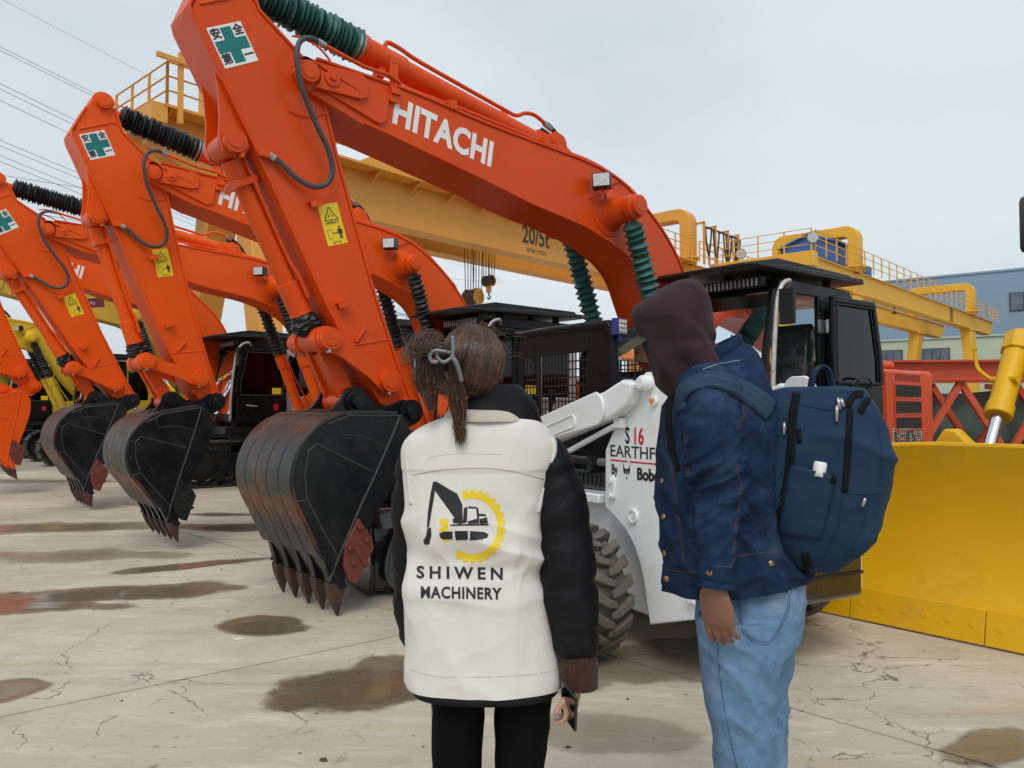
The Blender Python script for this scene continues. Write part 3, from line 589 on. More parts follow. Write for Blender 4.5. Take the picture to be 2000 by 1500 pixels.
def track_assembly(parent, y0, y1, mframe='black_satin', mshoe='steel_dark', L_=4.05, H_=0.86, detail=True):
    s_ = L_/2 - H_/2; r = H_/2; yc = (y0+y1)/2
    root = bpy.data.objects.new('track', None); COL.objects.link(root); root.parent = parent
    fb = MB(); fb.prism([(-s_, r-0.2), (s_, r-0.2), (s_+.1, r), (s_, r+0.2), (-s_, r+0.2), (-s_-.1, r)], yc-0.17, yc+0.17)
    for e in (-1, 1):
        fb.cyl((e*s_, yc-0.16, r), (e*s_, yc+0.20, r), r-0.12, n=26); fb.cyl((e*s_, y0+.04, r), (e*s_, y1-.04, r), r*0.52, n=22)
        for k in range(12): a = k*PI/6; fb.cyl((e*s_+.26*math.cos(a)*.6, y1-.045, r+.26*math.sin(a)*.6), (e*s_+.26*math.cos(a)*.6, y1-.02, r+.26*math.sin(a)*.6), .018, n=6)
    for k in range(7): x = -s_+.35+k*(2*s_-.7)/6; fb.cyl((x, yc-0.2, .19), (x, yc+.2, .19), .105, n=16)
    fb.build('track_frame', mframe, root, 0.01)
    sb = MB(); sb.prism([(-.086, 0), (.086, 0), (.092, .012), (.088, .042), (.07, .042), (.064, .014), (.005, .014), (.002, .034), (-.016, .034), (-.02, .014), (-.07, .014), (-.074, .03), (-.09, .03)], -(y1-y0)/2, (y1-y0)/2)
    sb.box(-.08, .08, -.11, -.05, -.075, -.002); sb.box(-.08, .08, .05, .11, -.075, -.002)
    me = sb.build('track_shoe', mshoe, root); mesh = me.data; bpy.data.objects.remove(me)
    per = 4*s_+2*PI*(r-0.03); n = int(per/0.19); rr = r-0.035
    for k in range(n):
        d = per*k/n
        if d < 2*s_: x, z, a = -s_+d, r-rr, PI
        elif d < 2*s_+PI*(r-.03): t = (d-2*s_)/(r-.03); x, z, a = s_+rr*math.sin(t), r-rr*math.cos(t), PI-t
        elif d < 4*s_+PI*(r-.03): x, z, a = s_-(d-2*s_-PI*(r-.03)), r+rr+ -0.0, 0
        else: t = (d-4*s_-PI*(r-.03))/(r-.03); x, z, a = -s_-rr*math.sin(t), r+rr*math.cos(t), -t
        inst('track_shoe', mesh, root, Matrix.Translation((x, yc, z)) @ Matrix.Rotation(a, 4, 'Y'))
    return root
def excavator(name, label, loc, rz, db=0.0, ds=0.0, dbk=0.0, om='orange', gm='gaiter_green', bm_='bucket_black', bb='bucket_back', cabm='black_paint', open_door=False, scale=1.0, seed=1, group=None, bucket_rust=True, plain=False, sgo=0.0, cab_dx=0.0):
    R = thing(name, label, 'excavator', loc, rz, group); R.scale = (scale,)*3
    tb = lambda p: rot2(p, FOOT, db)
    sbp = tb(SB)
    ts = lambda p: rot2((p[0]+sbp[0]-SB[0], p[1]+sbp[1]-SB[1]), sbp, ds)
    bpin = ts(SL_PIN)
    tk = lambda p: rot2((p[0]+bpin[0]-SL_PIN[0], p[1]+bpin[1]-SL_PIN[1]), bpin, dbk)
    la = ts(LA); lk = tk(LK); bl = circ2(la, 0.583, lk, 0.518, 1)
    # ---- boom
    W = 0.24
    mb = MB()
    nose = [tb(p) for p in ((4.80, 3.62), (5.20, 3.745), (5.33, 3.80), (5.375, 3.88), (5.34, 3.97), (5.26, 4.015))]
    top = [(p.x, p.y) for p in spline([tb(p) for p in BTOP], 3)]; bot = [(p.x, p.y) for p in spline([tb(p) for p in BBOT], 3)]
    foot = [tb(p) for p in polar(FOOT, 0.20, 130, 330, 8)]
    mb.prism(bot + nose + top + foot, -W, W)
    mb.strip(top, -W-.014, W+.014, -0.024); mb.strip(bot, -W-.014, W+.014, -0.024)
    boom = mb.build('boom', om, R, 0.006)
    for s in (1, -1):
        mb = MB()
        plate = [tb(p) for p in polar(SB, 0.125, 80, 215, 9)] + [tb(p) for p in ((4.68, 3.66), (4.62, 3.70), (4.60, 3.90), (4.66, 3.93))]
        mb.prism(plate, s*W, s*(W+.022))
        plate2 = [tb(p) for p in polar(SB, 0.105, 60, 240, 9)] + [tb(p) for p in ((4.86, 3.80), (4.80, 3.83), (4.80, 3.96), (4.86, 3.99))]
        mb.prism(plate2, s*(W+.022), s*(W+.05))
        pin_cap(mb, sbp, s*(W+.05), s*(W+.085), .078); pin_cap(mb, tb((5.10, 3.885)), s*(W+.05), s*(W+.062), .058, False); mb.cyl(v3(tb((5.10, 3.885)), s*(W+.06)), v3(tb((5.10, 3.885)), s*(W+.085)), .02, n=10)
        mb.build('boom_pin_boss', om, boom, 0.004)
        # boom-cylinder trunnion
        mb = MB(); bp_ = tb(BM_PIN)
        mb.lathe(v3(bp_, s*W), v3(bp_, s*(W+.40)), [(0, .24), (.03, .235), (.05, .19), (.14, .155), (.30, .135), (.60, .125), (.62, .10), (.66, .10), (.67, .122), (.86, .12), (.88, .098), (1, .098)], 30)
        pin_cap(mb, bp_, s*(W+.40), s*(W+.405), .09)
        mb.build('trunnion', om, boom, 0.004)
    # arm-cylinder bracket on the boom
    for s in (1, -1):
        mb = MB()
        mb.prism([tb(p) for p in ((3.05, 3.87), (2.80, 4.05), (2.69, 4.11), (2.58, 4.07), (2.54, 3.98), (2.20, 3.82))], s*.10, s*.135)
        pin_cap(mb, tb(AC_FOOT), s*.135, s*.19, .085)
        mb.build('cylinder_bracket', om, boom, 0.005)
    mb = MB()   # upright hose bracket near the nose
    bx_ = tb((4.55, 3.98)); c_, s_ = math.cos(db), math.sin(db)
    Mb = Matrix.Translation((bx_[0], W, bx_[1])) @ Matrix.Rotation(-db, 4, 'Y')
    mb.box(-.035, .035, .00, .012, -.02, .24, 0, Mb); mb.box(-.04, .04, .0, .05, -.06, -.012, 0, Mb); mb.box(-.05, .05, .012, .03, -.12, -.06, 0, Mb)
    for q in ((-.015, .20), (.015, .20), (.0, .10)): mb.cyl(Mb @ Vector((q[0], .011, q[1])), Mb @ Vector((q[0], .0135, q[1])), .007, n=8, mi=1)
    mb.build('hose_bracket', [om, 'rubber'], boom, 0.003)
    # steel pipes clipped along the boom top and arm cylinder
    ac0 = v3(ts(AC_ROD), 0); ac1 = v3(tb(AC_FOOT), 0); adir = (ac1-ac0).normalized(); up = Vector((-adir.z, 0, adir.x)); up = up if up.z > 0 else -up
    L_ac = (ac1-ac0).length
    at = lambda d, h=0.0, y=0.0: ac0 + adir*d + up*h + Vector((0, y, 0))
    mb = MB(); mb.cyl(at(L_ac-1.98), at(L_ac-.10), .094, n=28); mb.cyl(at(L_ac-2.02), at(L_ac-1.66), .108, n=28); mb.cyl(at(L_ac-2.06), at(L_ac-2.02), .118, n=28)
    mb.cyl(v3(tb(AC_FOOT), -.095), v3(tb(AC_FOOT), .095), .11, n=26); mb.box(L_ac-.2, L_ac-.02, -.09, .09, -.085, .085, 0, frame_M(ac0, adir, (0, 1, 0)))
    mb.cyl(at(L_ac-.62), at(L_ac-.57), .104, n=24)
    ac = mb.build('arm_cylinder', om, R, 0.004)
    mb = MB(); mb.tube(spline([at(L_ac-1.86, .10, .03), at(L_ac-1.84, .15, .03), at(L_ac-1.72, .155, .03), at(L_ac-1.5, .135, .03), at(L_ac-.64, .125, .03), at(L_ac-.45, .13, .03), at(L_ac-.34, .20, .03), at(L_ac-.22, .23, .03), at(L_ac-.06, .20, .03)], 6), .019, 10)
    for d in (L_ac-1.86, L_ac-.60): mb.box(d-.03, d+.03, -.05, .06, .08, .17, 0, frame_M(ac0, adir, Vector((0, 1, 0))))
    mb.build('oil_pipe', om, ac, 0.003)
    mb = MB()
    for dy in (.03, -.05): mb.tube(spline([at(L_ac-.06, .20+dy*.4, dy), at(L_ac+.10, .15, dy), at(L_ac+.24, .02, dy), at(L_ac+.36, -.20, dy), v3(tb((2.25, 3.80)), dy)], 6), .024, 10, 0)
    mb.cyl(at(L_ac-.10, .205, .03), at(L_ac+.0, .185, .03), .027, n=8, mi=1)
    mb.build('hydraulic_hose', ['rubber', 'steel'], ac)
    mb = MB(); bellows(mb, at(.20), at(L_ac-2.06), .138, 25, seed, amp=.30); mb.build('gaiter', gm, ac, sharp=25)
    mb = MB(); mb.cyl(at(.1), at(.5), .05, n=16); mb.cyl(v3(ts(AC_ROD), -.09), v3(ts(AC_ROD), .09), .10, n=20); mb.build('rod_eye', om, ac, .004)
    mb = MB(); mb.lathe(at(L_ac-2.13), at(L_ac-2.06), [(0, .10), (0, .116), (1, .116), (1, .1)], 24); mb.build('clamp_band', 'steel', ac)
    mb = MB()   # pipe along the boom's top flange
    line = [v3(tb(p), W-.03) for p in ((4.53, 4.06), (4.45, 4.03), (3.9, 4.0), (3.2, 3.945), (2.6, 3.90), (2.2, 3.86), (1.75, 3.73), (1.45, 3.54), (1.1, 3.27))]
    mb.tube(spline(line, 5), .016, 8)
    for p in ((3.98, 4.005), (2.92, 3.93)): q = tb(p); mb.box(q[0]-.035, q[0]+.035, W-.08, W+.02, q[1]-.05, q[1]+.025)
    mb.build('boom_pipe', om, boom, .003)
    # writing
    ex = Vector((-math.cos(db), 0, -math.sin(db)))
    a_, b_ = Vector(v3(tb((4.545, 3.815)), W)), Vector(v3(tb((3.555, 3.665)), W)); c_ = (a_+b_)/2
    if not plain: text('lettering', 'HITACHI', .30, 'decal_white', boom, frame_M((c_.x, W+.0015, c_.z-.012), b_-a_, (0, 0, 1)), bold=.012, spacing=1.05, width=(b_-a_).length)
    # work lamp on the boom flank
    lp = v3(tb((2.31, 3.60)), W)
    mb = MB(); Ml = Matrix.Translation(lp + Vector((0, .13, .04))) @ Matrix.Rotation(-db + 0.05, 4, 'Y') @ Matrix.Rotation(math.radians(38), 4, 'Z') @ Matrix.Scale(1.25, 4)
    mb.box(-.05, .06, -.07, .07, -.055, .055, 0, Ml); mb.box(.061, .066, -.062, .062, -.047, .047, 1, Ml)
    mb.tube([Ml @ Vector((0, 0, -.05)), Ml @ Vector((0, 0, -.10)), lp + Vector((.02, .06, -.10)), lp + Vector((.02, 0, -.10))], .010, 6, 2)
    mb.tube(spline([Ml @ Vector((-.04, 0, -.03)), lp+Vector((-.1, .09, -.12)), lp+Vector((-.17, .03, .02)), lp+Vector((-.30, .012, .10)), lp+Vector((-.42, .012, .14))], 5), .005, 5, 0)
    o = mb.build('work_lamp', ['black_satin', 'lamp_glass', om], boom, .006)
    # ---- boom cylinders
    for s in (1, -1):
        y = .48 if s > 0 else -.37; p0 = v3(tb(BM_PIN), y); p1 = Vector((1.16, y, 1.12)); d = (p1-p0); L_ = d.length; d.normalize()
        mb = MB(); mb.cyl(p0 + d*1.14, p1, .088, n=24); mb.cyl(p0 + d*1.14, p0 + d*1.36, .10, n=24)
        for k in range(14): a = 2*PI*k/14; mb.cyl(p0+d*1.12+Vector((.09*math.cos(a), .09*math.sin(a), 0)), p0+d*1.15+Vector((.09*math.cos(a), .09*math.sin(a), 0)), .011, n=6)
        bc = mb.build('boom_cylinder', om, R, .004)
        mb = MB(); mb.tube([p0+d*1.2+Vector((-.11, 0, .02)), p0+d*1.5+Vector((-.115, 0, .02)), p1+Vector((-.11, 0, .3))], .014, 8); mb.build('oil_pipe', om, bc)
        mb = MB(); bellows(mb, p0 + d*.13, p0 + d*1.12, .112, 14, seed+10+s, amp=.36); mb.build('gaiter', gm, bc, sharp=25)
        mb = MB(); mb.cyl(p0+d*.05, p0+d*.2, .045, n=14); mb.cyl(p0-Vector((0, .06, 0)), p0+Vector((0, .06, 0)), .10, n=20); mb.build('rod_eye', om, bc)
    # ---- stick
    SW = .185
    mb = MB()
    face = [ts(p) for p in ((4.33, 1.36), (4.30, 1.42), (4.47, 1.79), (4.72, 2.44), (5.02, 3.37), (5.11, 3.69), (5.31, 4.03), (5.62, 4.26), (5.72, 4.50))] + [ts(p) for p in polar(AC_ROD, .115, 170, -10, 7)] + [ts(p) for p in ((5.99, 4.40), (6.07, 4.13), (6.05, 4.07), (5.61, 3.27), (5.15, 2.39), (4.89, 1.92), (4.62, 1.52), (4.50, 1.38))] + [ts(p) for p in polar(SL_PIN, .115, 330, 230, 4)]
    mb.prism(face, -SW, SW)
    e1 = [ts(p) for p in ((5.72, 4.50), (5.62, 4.26), (5.31, 4.03), (5.11, 3.69), (5.02, 3.37), (4.72, 2.44), (4.47, 1.79), (4.31, 1.43))]
    e2 = [ts(p) for p in ((4.60, 1.50), (4.89, 1.92), (5.15, 2.39), (5.61, 3.27), (6.06, 4.09), (6.075, 4.14), (5.97, 4.42))]
    mb.strip(e1, -SW-.013, SW+.013, -0.022); mb.strip(e2, -SW-.013, SW+.013, -0.022)
    stick = mb.build('stick', om, R, .006)
    for s in (1, -1):
        mb = MB()
        # weld bead framing the head, round doubler at the boom pin, seam near the lower end
        ln = [v3(ts(p), s*(SW+.002)) for p in ((6.02, 4.17), (5.84, 4.27), (5.70, 4.34), (5.62, 4.30))]
        mb.tube(spline(ln, 5), .010, 6); mb.build('weld_bead', om, stick); mb = MB()
        mb.tube([v3(ts(p), s*(SW+.001)) for p in polar(SB, .29, 75, 290, 30)], .008, 6); mb.build('weld_bead', om, stick); mb = MB()
        mb.tube([v3(ts((4.89, 1.93)), s*(SW+.001)), v3(ts((4.555, 2.0)), s*(SW+.001))], .007, 6); mb.build('weld_bead', om, stick); mb = MB()
        for q, l_ in (((5.20, 2.98), .10), ((4.97, 2.26), .10)):
            c_ = ts(q); Mq = Matrix.Translation((c_[0], s*SW, c_[1])) @ Matrix.Rotation(math.radians(22)-ds, 4, 'Y')
            mb.box(-.05, .045, min(0, s*.055), max(0, s*.055), -.008, .0, 0, Mq); mb.box(-.05, .045, min(s*.048, s*.055), max(s*.048, s*.055), -.05, .0, 0, Mq); mb.build('hose_clip', om, stick, .003); mb = MB()
        c_ = ts((4.80, 2.02)); Mq = Matrix.Translation((c_[0], s*SW, c_[1])) @ Matrix.Rotation(math.radians(55)-ds, 4, 'Y')
        mb.box(-.07, .07, min(0, s*.02), max(0, s*.02), -.012, .012, 0, Mq); mb.build('hose_clip', om, stick, .003)
        for args in ((ts(AC_ROD), s*SW, s*(SW+.055), .075, True), (ts(LA), s*SW, s*(SW+.03), .11, False), (bpin, s*SW, s*(SW+.02), .11, False)):
            mb = MB(); pin_cap(mb, *args); mb.build('pin_boss', om, stick, .003)
        mb = MB()
        # lug plates that carry the bucket cylinder
        lug = [ts(p) for p in ((5.98, 3.97), (5.93, 3.86), (5.885, 3.68), (5.865, 3.48), (5.87, 3.33), (5.84, 3.23), (5.76, 3.20), (5.68, 3.24), (5.64, 3.31), (5.75, 3.55), (5.93, 3.90))]
        mb.prism(lug, s*.125, s*.15); pin_cap(mb, ts(BC_TOP), s*.15, s*.205, .082)
        mb.cyl(v3(ts((5.72, 3.21)), s*.16), v3(ts((5.72, 3.21)), s*.2), .018, n=8)
        mb.build('cylinder_lug', om, stick, .003)
    # signs on the near side
    def sgn(fn, c0, c1, c3, *a):   # corners: top-left, top-right, bottom-left
        p0, p1, p3 = (Vector(v3(ts((c[0]+.42*sgo, c[1]+.9*sgo)), SW)) for c in (c0, c1, c3)); ex_ = p1-p0; ey_ = p0-p3; c_ = p0 + (p1-p0)/2 + (p3-p0)/2
        fn(stick, frame_M((c_.x, SW+.001, c_.z), ex_, ey_), ex_.length, ey_.length)
    if not plain: sgn(cross_sign, (5.975, 4.02), (5.745, 4.145), (5.845, 3.78))
    if not plain: sgn(warn_sign, (5.165, 2.955), (5.005, 3.005), (5.065, 2.665))
    # hose looping over the flank
    hs = [v3(tb((4.52, 4.10)), W+.01), v3(tb((4.86, 4.09)), W+.02)]
    loop = [v3(ts(p), y) for p, y in (((5.00, 4.055), .29), ((5.22, 4.10), .31), ((5.385, 4.05), .34), ((5.44, 3.87), .35), ((5.33, 3.55), .33), ((5.15, 3.20), .30), ((5.08, 2.98), .28), ((5.16, 2.84), .265), ((5.30, 2.86), .25), ((5.42, 3.00), .225), ((5.49, 3.12), .21))]
    loop = [v3(ts(p), y) for p, y in (((5.16, 4.115), .29), ((5.28, 4.12), .315), ((5.375, 4.06), .345), ((5.405, 3.93), .355), ((5.36, 3.74), .34), ((5.24, 3.52), .315), ((5.135, 3.36), .295), ((5.085, 3.22), .28), ((5.12, 3.11), .265), ((5.22, 3.07), .25), ((5.34, 3.11), .235), ((5.46, 3.20), .225), ((5.54, 3.245), .215))]
    mb = MB(); pl = spline(loop, 10); mb.tube(pl, [.021 if i % 2 else .0185 for i in range(len(pl))], 10)
    hose = mb.build('flank_hose', 'hose', stick)
    for a_, b_ in ((0, 6), (-1, -7)): mb = MB(); mb.cyl(pl[a_], pl[b_], .0245, n=10); mb.build('hose_fitting', 'steel', hose)
    mb = MB(); mb.tube([pl[0], v3(tb((4.82, 4.065)), W+.02), v3(tb((4.60, 4.06)), W+.03), v3(tb((4.48, 4.03)), W)], .016, 8); mb.build('oil_pipe', om, hose, .003); mb = MB(); q = ts((5.58, 3.24)); mb.box(q[0]-.06, q[0]+.04, SW, SW+.05, q[1]-.02, q[1]+.03); mb.build('hose_bracket', om, hose, .003)
    # ---- bucket cylinder
    p0 = v3(ts(BC_TOP), 0); p1 = v3(bl, 0); d = p1-p0; L_ = d.length; d.normalize(); nrm = Vector((-d.z, 0, d.x))
    if nrm.x < 0: nrm = -nrm
    mb = MB(); mb.cyl(p0+d*.10, p0+d*.24, .082, n=24); mb.cyl(p0+d*.24, p0+d*(L_-.30), .070, n=24); mb.cyl(p0+d*(L_-.47), p0+d*(L_-.24), .086, n=24); mb.cyl(p0+d*(L_-.24), p0+d*(L_-.215), .09, n=24)
    mb.cyl(p0-Vector((0, .11, 0)), p0+Vector((0, .11, 0)), .092, n=22); mb.box(.24, .29, -.10, .10, -.085, .085, 0, frame_M(p0, d, (0, 1, 0)))
    bcy = mb.build('bucket_cylinder', om, R, .004)
    mb = MB(); mb.tube(spline([p0+d*.13-nrm*.06+Vector((0, .07, 0)), p0+d*.26-nrm*.055+Vector((0, .09, 0)), p0+d*.6-nrm*.05+Vector((0, .085, 0)), p0+d*(L_-.62)-nrm*.05+Vector((0, .085, 0)), p0+d*(L_-.50)-nrm*.06+Vector((0, .10, 0)), p0+d*(L_-.32)-nrm*.06+Vector((0, .10, 0))], 5), .015, 8)
    mb.build('oil_pipe', om, bcy)
    mb = MB(); rnd = random.Random(seed+33); rings = []
    for k in range(9):
        f = L_-.215+.155*k/8; rr = (.075, .10, .088, .112, .094, .115, .09, .10, .06)[k]
        rings.append([p0+d*f + (nrm*math.cos(2*PI*j/20)+Vector((0, 1, 0))*math.sin(2*PI*j/20))*rr*(1+.12*rnd.uniform(-1, 1)) + d*.018*rnd.uniform(-1, 1) for j in range(20)])
    mb.loft(rings); mb.build('gaiter', gm if gm != 'gaiter_green' else 'gaiter_black', bcy)
    # ---- linkage
    for s in (1, -1):
        mb = MB(); a = Vector(la); b = Vector(bl); dd = (b-a).normalized(); nn = Vector((-dd.y, dd.x))
        pr = polar(la, .10, math.degrees(math.atan2(-dd.y, -dd.x))-85, math.degrees(math.atan2(-dd.y, -dd.x))+85, 8); pr2 = polar(bl, .088, math.degrees(math.atan2(dd.y, dd.x))-85, math.degrees(math.atan2(dd.y, dd.x))+85, 8)
        mb.prism(pr + [tuple(a+dd*.16-nn*.07), tuple(b-dd*.16-nn*.06)] + pr2 + [tuple(b-dd*.16+nn*.06), tuple(a+dd*.16+nn*.07)], s*.215, s*.265)
        pin_cap(mb, la, s*.265, s*.315, .085); pin_cap(mb, bl, s*.265, s*.30, .082); mb.cyl(v3(bl, s*.12), v3(bl, s*.215), .098, n=22)
        for q in (la, bl): mb.cyl(v3((q[0]+.02, q[1]-.095), s*.27), v3((q[0]+.02, q[1]-.095), s*.31), .014, n=6, mi=1)
        mb.build('side_link', [om, 'steel'], R, .005)
    mb = MB(); a = Vector(bl); b = Vector(lk); dd = (b-a).normalized(); nn = Vector((-dd.y, dd.x))
    for s in (1, -1): mb.prism([tuple(a+nn*.05), tuple(b+nn*.07), tuple(b-nn*.07), tuple(a-nn*.075)], s*.075, s*.125)
    mb.prism([tuple(a+nn*.03+dd*.1), tuple(b+nn*.04), tuple(b-nn*.05), tuple(a-nn*.055+dd*.1)], -.075, .075)
    mb.cyl(v3(lk, -.155), v3(lk, .155), .095, n=22); mb.cyl(v3(bl, -.125), v3(bl, .125), .085, n=22)
    mb.build('bucket_link', om, R, .004)
    # ---- bucket
    BW = .50
    back = [(4.66, 1.415), (4.95, 1.42), (5.12, 1.405), (5.27, 1.335), (5.38, 1.225), (5.445, 1.09), (5.462, .95), (5.43, .82), (5.36, .68), (5.29, .53), (5.245, .44)]
    backs = [(p.x, p.y) for p in spline([tk(p) for p in back], 3)]
    mouth = [(5.10, .20), (4.93, .55), (4.80, .73), (4.66, .93), (4.58, 1.08), (4.53, 1.24), (4.555, 1.33), (4.61, 1.39)]
    mb = MB()
    side = backs + [tk(p) for p in mouth]
    for s in (1, -1): mb.prism(side, s*(BW-.022), s*BW)
    bk = mb.build('bucket', bm_, R, .004)
    mb = MB(); mb.strip(backs, -BW-.006, BW+.006, .022); mb.build('bucket_shell', bb, bk, .003)
    mb = MB()
    ribs = backs[8:-1]
    for k in range(5):
        y = -.40 + k*.20; mb = MB(); mb.strip(ribs, y-.094, y+.094, .028); mb.build('wear_plate', bb, bk, .004)
    for y in (-.14, .12): mb = MB(); mb.strip(backs[2:7], y-.06, y+.06, .036); mb.build('wear_block', bb, bk, .003)
    mb = MB(); mb.strip(backs[6:8], -BW, BW, .028)
    mb.build('wear_strip', bb, bk, .002)
    # weld seams and doubler on the sides
    for s in (1, -1):
        y = s*(BW+.001); sm_mat = 'weld' if bm_ == 'bucket_black' else bm_
        def seam(pts, r=.007): mb = MB(); mb.tube([v3(tk(p), y) for p in pts], r, 6); mb.build('weld_seam', sm_mat, bk)
        seam(((4.635, 1.40), (4.72, 1.22), (4.83, 1.0), (4.96, .76), (5.09, .50), (5.20, .26)), .010)
        seam(((4.86, 1.0), (5.30, 1.215), (5.36, 1.17), (5.42, 1.20))); seam(((5.36, 1.17), (5.385, 1.0), (5.365, .84), (5.44, .83))); seam(((5.365, .84), (5.25, .62), (5.13, .42)))
        seam(((4.62, 1.405), (5.05, 1.408), (5.22, 1.35)), .008)
        seam(((4.75, 1.17), (4.85, 1.225), (4.95, 1.26), (5.03, 1.27), (5.10, 1.27), (5.12, 1.32), (5.12, 1.38)), .004)
    # lip with adapters and teeth
    mb = MB(); lip = [(5.25, .47), (5.215, .47), (5.06, .21), (5.09, .185), (5.13, .205)]
    mb.prism([tk(p) for p in lip], -BW-.008, BW+.008); mb.build('bucket_lip', bm_, bk, .004)
    for k in range(5):
        y = -.455 + k*.2275
        mb = MB()
        def tp(p, yy): q = tk(p); return Vector((q[0], yy, q[1]))
        # adapter nose
        sec = [((5.235, .42), (5.20, .40), .032), ((5.20, .30), (5.145, .28), .040), ((5.185, .23), (5.095, .20), .040), ((5.165, .19), (5.10, .18), .036)]
        mb.loft([[tp(a, y-h), tp(a, y+h), tp(b, y+h), tp(b, y-h)] for a, b, h in sec])
        tooth = mb.build('tooth', bm_ if bm_ != 'orange_far' else bm_, bk, .008)
        mb = MB(); sec = [((5.195, .245), (5.085, .225), .047), ((5.182, .17), (5.088, .15), .045), ((5.150, .08), (5.100, .068), .031), ((5.116, .004), (5.108, .0), .010)]
        mb.loft([[tp(a, y-h), tp(a, y+h), tp(b, y+h), tp(b, y-h)] for a, b, h in sec]); mb.build('tooth_point', 'rust', tooth, .006)
    # side cutters
    for s in (1, -1):
        mb = MB(); sc = [(4.985, .68), (5.09, .50), (5.10, .36), (5.06, .25), (5.00, .22), (4.86, .46), (4.88, .53)]
        mb.prism([tk(p) for p in sc], s*(BW), s*(BW+.028)); mb.prism([tk(p) for p in ((5.00, .49), (5.02, .47), (4.94, .33), (4.90, .34))], s*(BW+.028), s*(BW+.04))
        for q in ((4.985, .62), (5.06, .48), (4.925, .52), (5.03, .37)): c_ = tk(q); mb.cyl(v3(c_, s*(BW+.028)), v3(c_, s*(BW+.05)), .02, n=6)
        mb.build('side_cutter', 'red_plate' if bucket_rust else 'black_satin', bk, .004)
    # ears
    for s in (1, -1):
        mb = MB(); ear = [tk(p) for p in ((5.30, 1.345), (5.12, 1.41), (5.02, 1.47))] + [tk(p) for p in polar(LK, .115, 10, 150, 9)] + [tk(p) for p in ((4.66, 1.47), (4.52, 1.49), (4.42, 1.53), (4.30, 1.50), (4.27, 1.42), (4.32, 1.33), (4.46, 1.28), (4.60, 1.33))]
        mb.prism(ear, s*.17, s*.21); pin_cap(mb, lk, s*.21, s*.245, .085, False); pin_cap(mb, lk, s*.245, s*.30, .055); pin_cap(mb, bpin, s*.21, s*.25, .10, False); pin_cap(mb, bpin, s*.25, s*.29, .06)
        mb.build('bucket_ear', bm_, bk, .004)
    # ---- undercarriage and upper structure
    for y0, y1 in ((.80, 1.40), (-1.40, -.80)): track_assembly(R, y0, y1)
    mb = MB(); mb.box(-.9, .9, -.85, .85, .42, .82); mb.cyl((0, 0, .82), (0, 0, .98), .62, n=32); mb.build('turntable', 'black_satin', R, .02)
    mb = MB(); mb.box(-2.3, 1.18, -1.34, 1.34, .96, 1.12); mb.prism([(.0, 1.10), (.62, 1.10), (.62, 1.5), (.42, 1.85), (.2, 1.85), (0, 1.5)], .25, .33); mb.prism([(.0, 1.10), (.62, 1.10), (.62, 1.5), (.42, 1.85), (.2, 1.85), (0, 1.5)], -.33, -.25)
    mb.box(.95, 1.3, -.62, .62, .98, 1.22); mb.build('deck', 'black_satin', R, .02)
    mb = MB()   # engine housing and right-hand boxes
    cw = [(-1.38, 1.36), (-2.48, 1.36), (-2.80, 1.345), (-2.90, 1.24), (-2.94, .9), (-2.96, 0), (-2.94, -.9), (-2.90, -1.24), (-2.80, -1.345), (-2.48, -1.36), (-1.38, -1.36)]
    mb.box(-2.475, -.95, -1.355, 1.355, 1.04, 1.93); mb.prism([(-.9, 1.12), (.95, 1.12), (.95, 1.5), (.5, 1.86), (-.9, 1.92)], -1.34, -.50); body = mb.build('engine_housing', om, R, .05, seg=4)
    mb = MB(); mb.prism([p for p in cw if p[0] < -2.1], .98, 1.94, 0, 'z'); cwo = mb.build('counterweight', om, R, .07, seg=4)
    mb = MB(); mb.box(-2.05, -1.0, -1.2, 1.2, 1.94, 2.04); mb.cyl((-1.7, -.6, 2.0), (-1.7, -.6, 2.45), .06); mb.build('engine_hood', om if cabm == 'black_paint' else cabm, R, .04, seg=3)
    # louvre and mesh openings on the left door panel
    mb = MB()
    mb.box(-2.46, -1.40, 1.353, 1.374, 1.06, 1.90, 0); door = mb.build('side_door', om, body, .02, seg=3)
    for k in range(3):
        z0 = 1.60-k*.195; g0, g1_ = -2.34, -1.62; mb = MB(); mb.box(g0, g1_, 1.370, 1.376, z0, z0+.145, 0)
        for q in range(19): x = g0+.01+q*.0375; mb.box(x, x+.008, 1.376, 1.379, z0+.006, z0+.139, 1)
        for q in range(5): mb.box(g0+.005, g1_-.005, 1.376, 1.3785, z0+.015+q*.028, z0+.021+q*.028, 1)
        for a, b, c, e in ((g0-.015, g1_+.015, z0-.014, z0), (g0-.015, g1_+.015, z0+.145, z0+.159), (g0-.015, g0, z0, z0+.145), (g1_, g1_+.015, z0, z0+.145)): mb.box(a, b, 1.372, 1.384, c, e, 2)
        mb.build('grille', ['decal_black', 'rubber', om], door)
    for k in range(20): x = -2.32+k*.035; mb = MB(); mb.box(x, x+.014, 1.374, 1.377, 1.79, 1.875); mb.build('louvre', 'maroon', door)
    if open_door: text('lettering', '松田建設有', .185, 'decal_white', door, frame_M((-1.95, 1.3755, 1.125), (-1, 0, 0), (0, 0, 1)), bold=.011, width=.80)
    if open_door: text('lettering', '松田建設有', .178, 'decal_black', door, frame_M((-1.95, 1.3775, 1.125), (-1, 0, 0), (0, 0, 1)), bold=.004, width=.78)
    # ---- cab
    cx0, cx1, cy0, cy1, cz0, cz1 = -.72, 1.10, .36, 1.34, 1.12, 2.76
    prof = [(cx0, cz0), (1.02, cz0), (1.10, 1.32), (1.06, 2.0), (.92, 2.60), (.80, cz1-.02), (.6, cz1), (cx0+.12, cz1), (cx0, cz1-.12)]
    cab = bpy.data.objects.new('cab', None); COL.objects.link(cab); cab.parent = R; cab.location.x = cab_dx
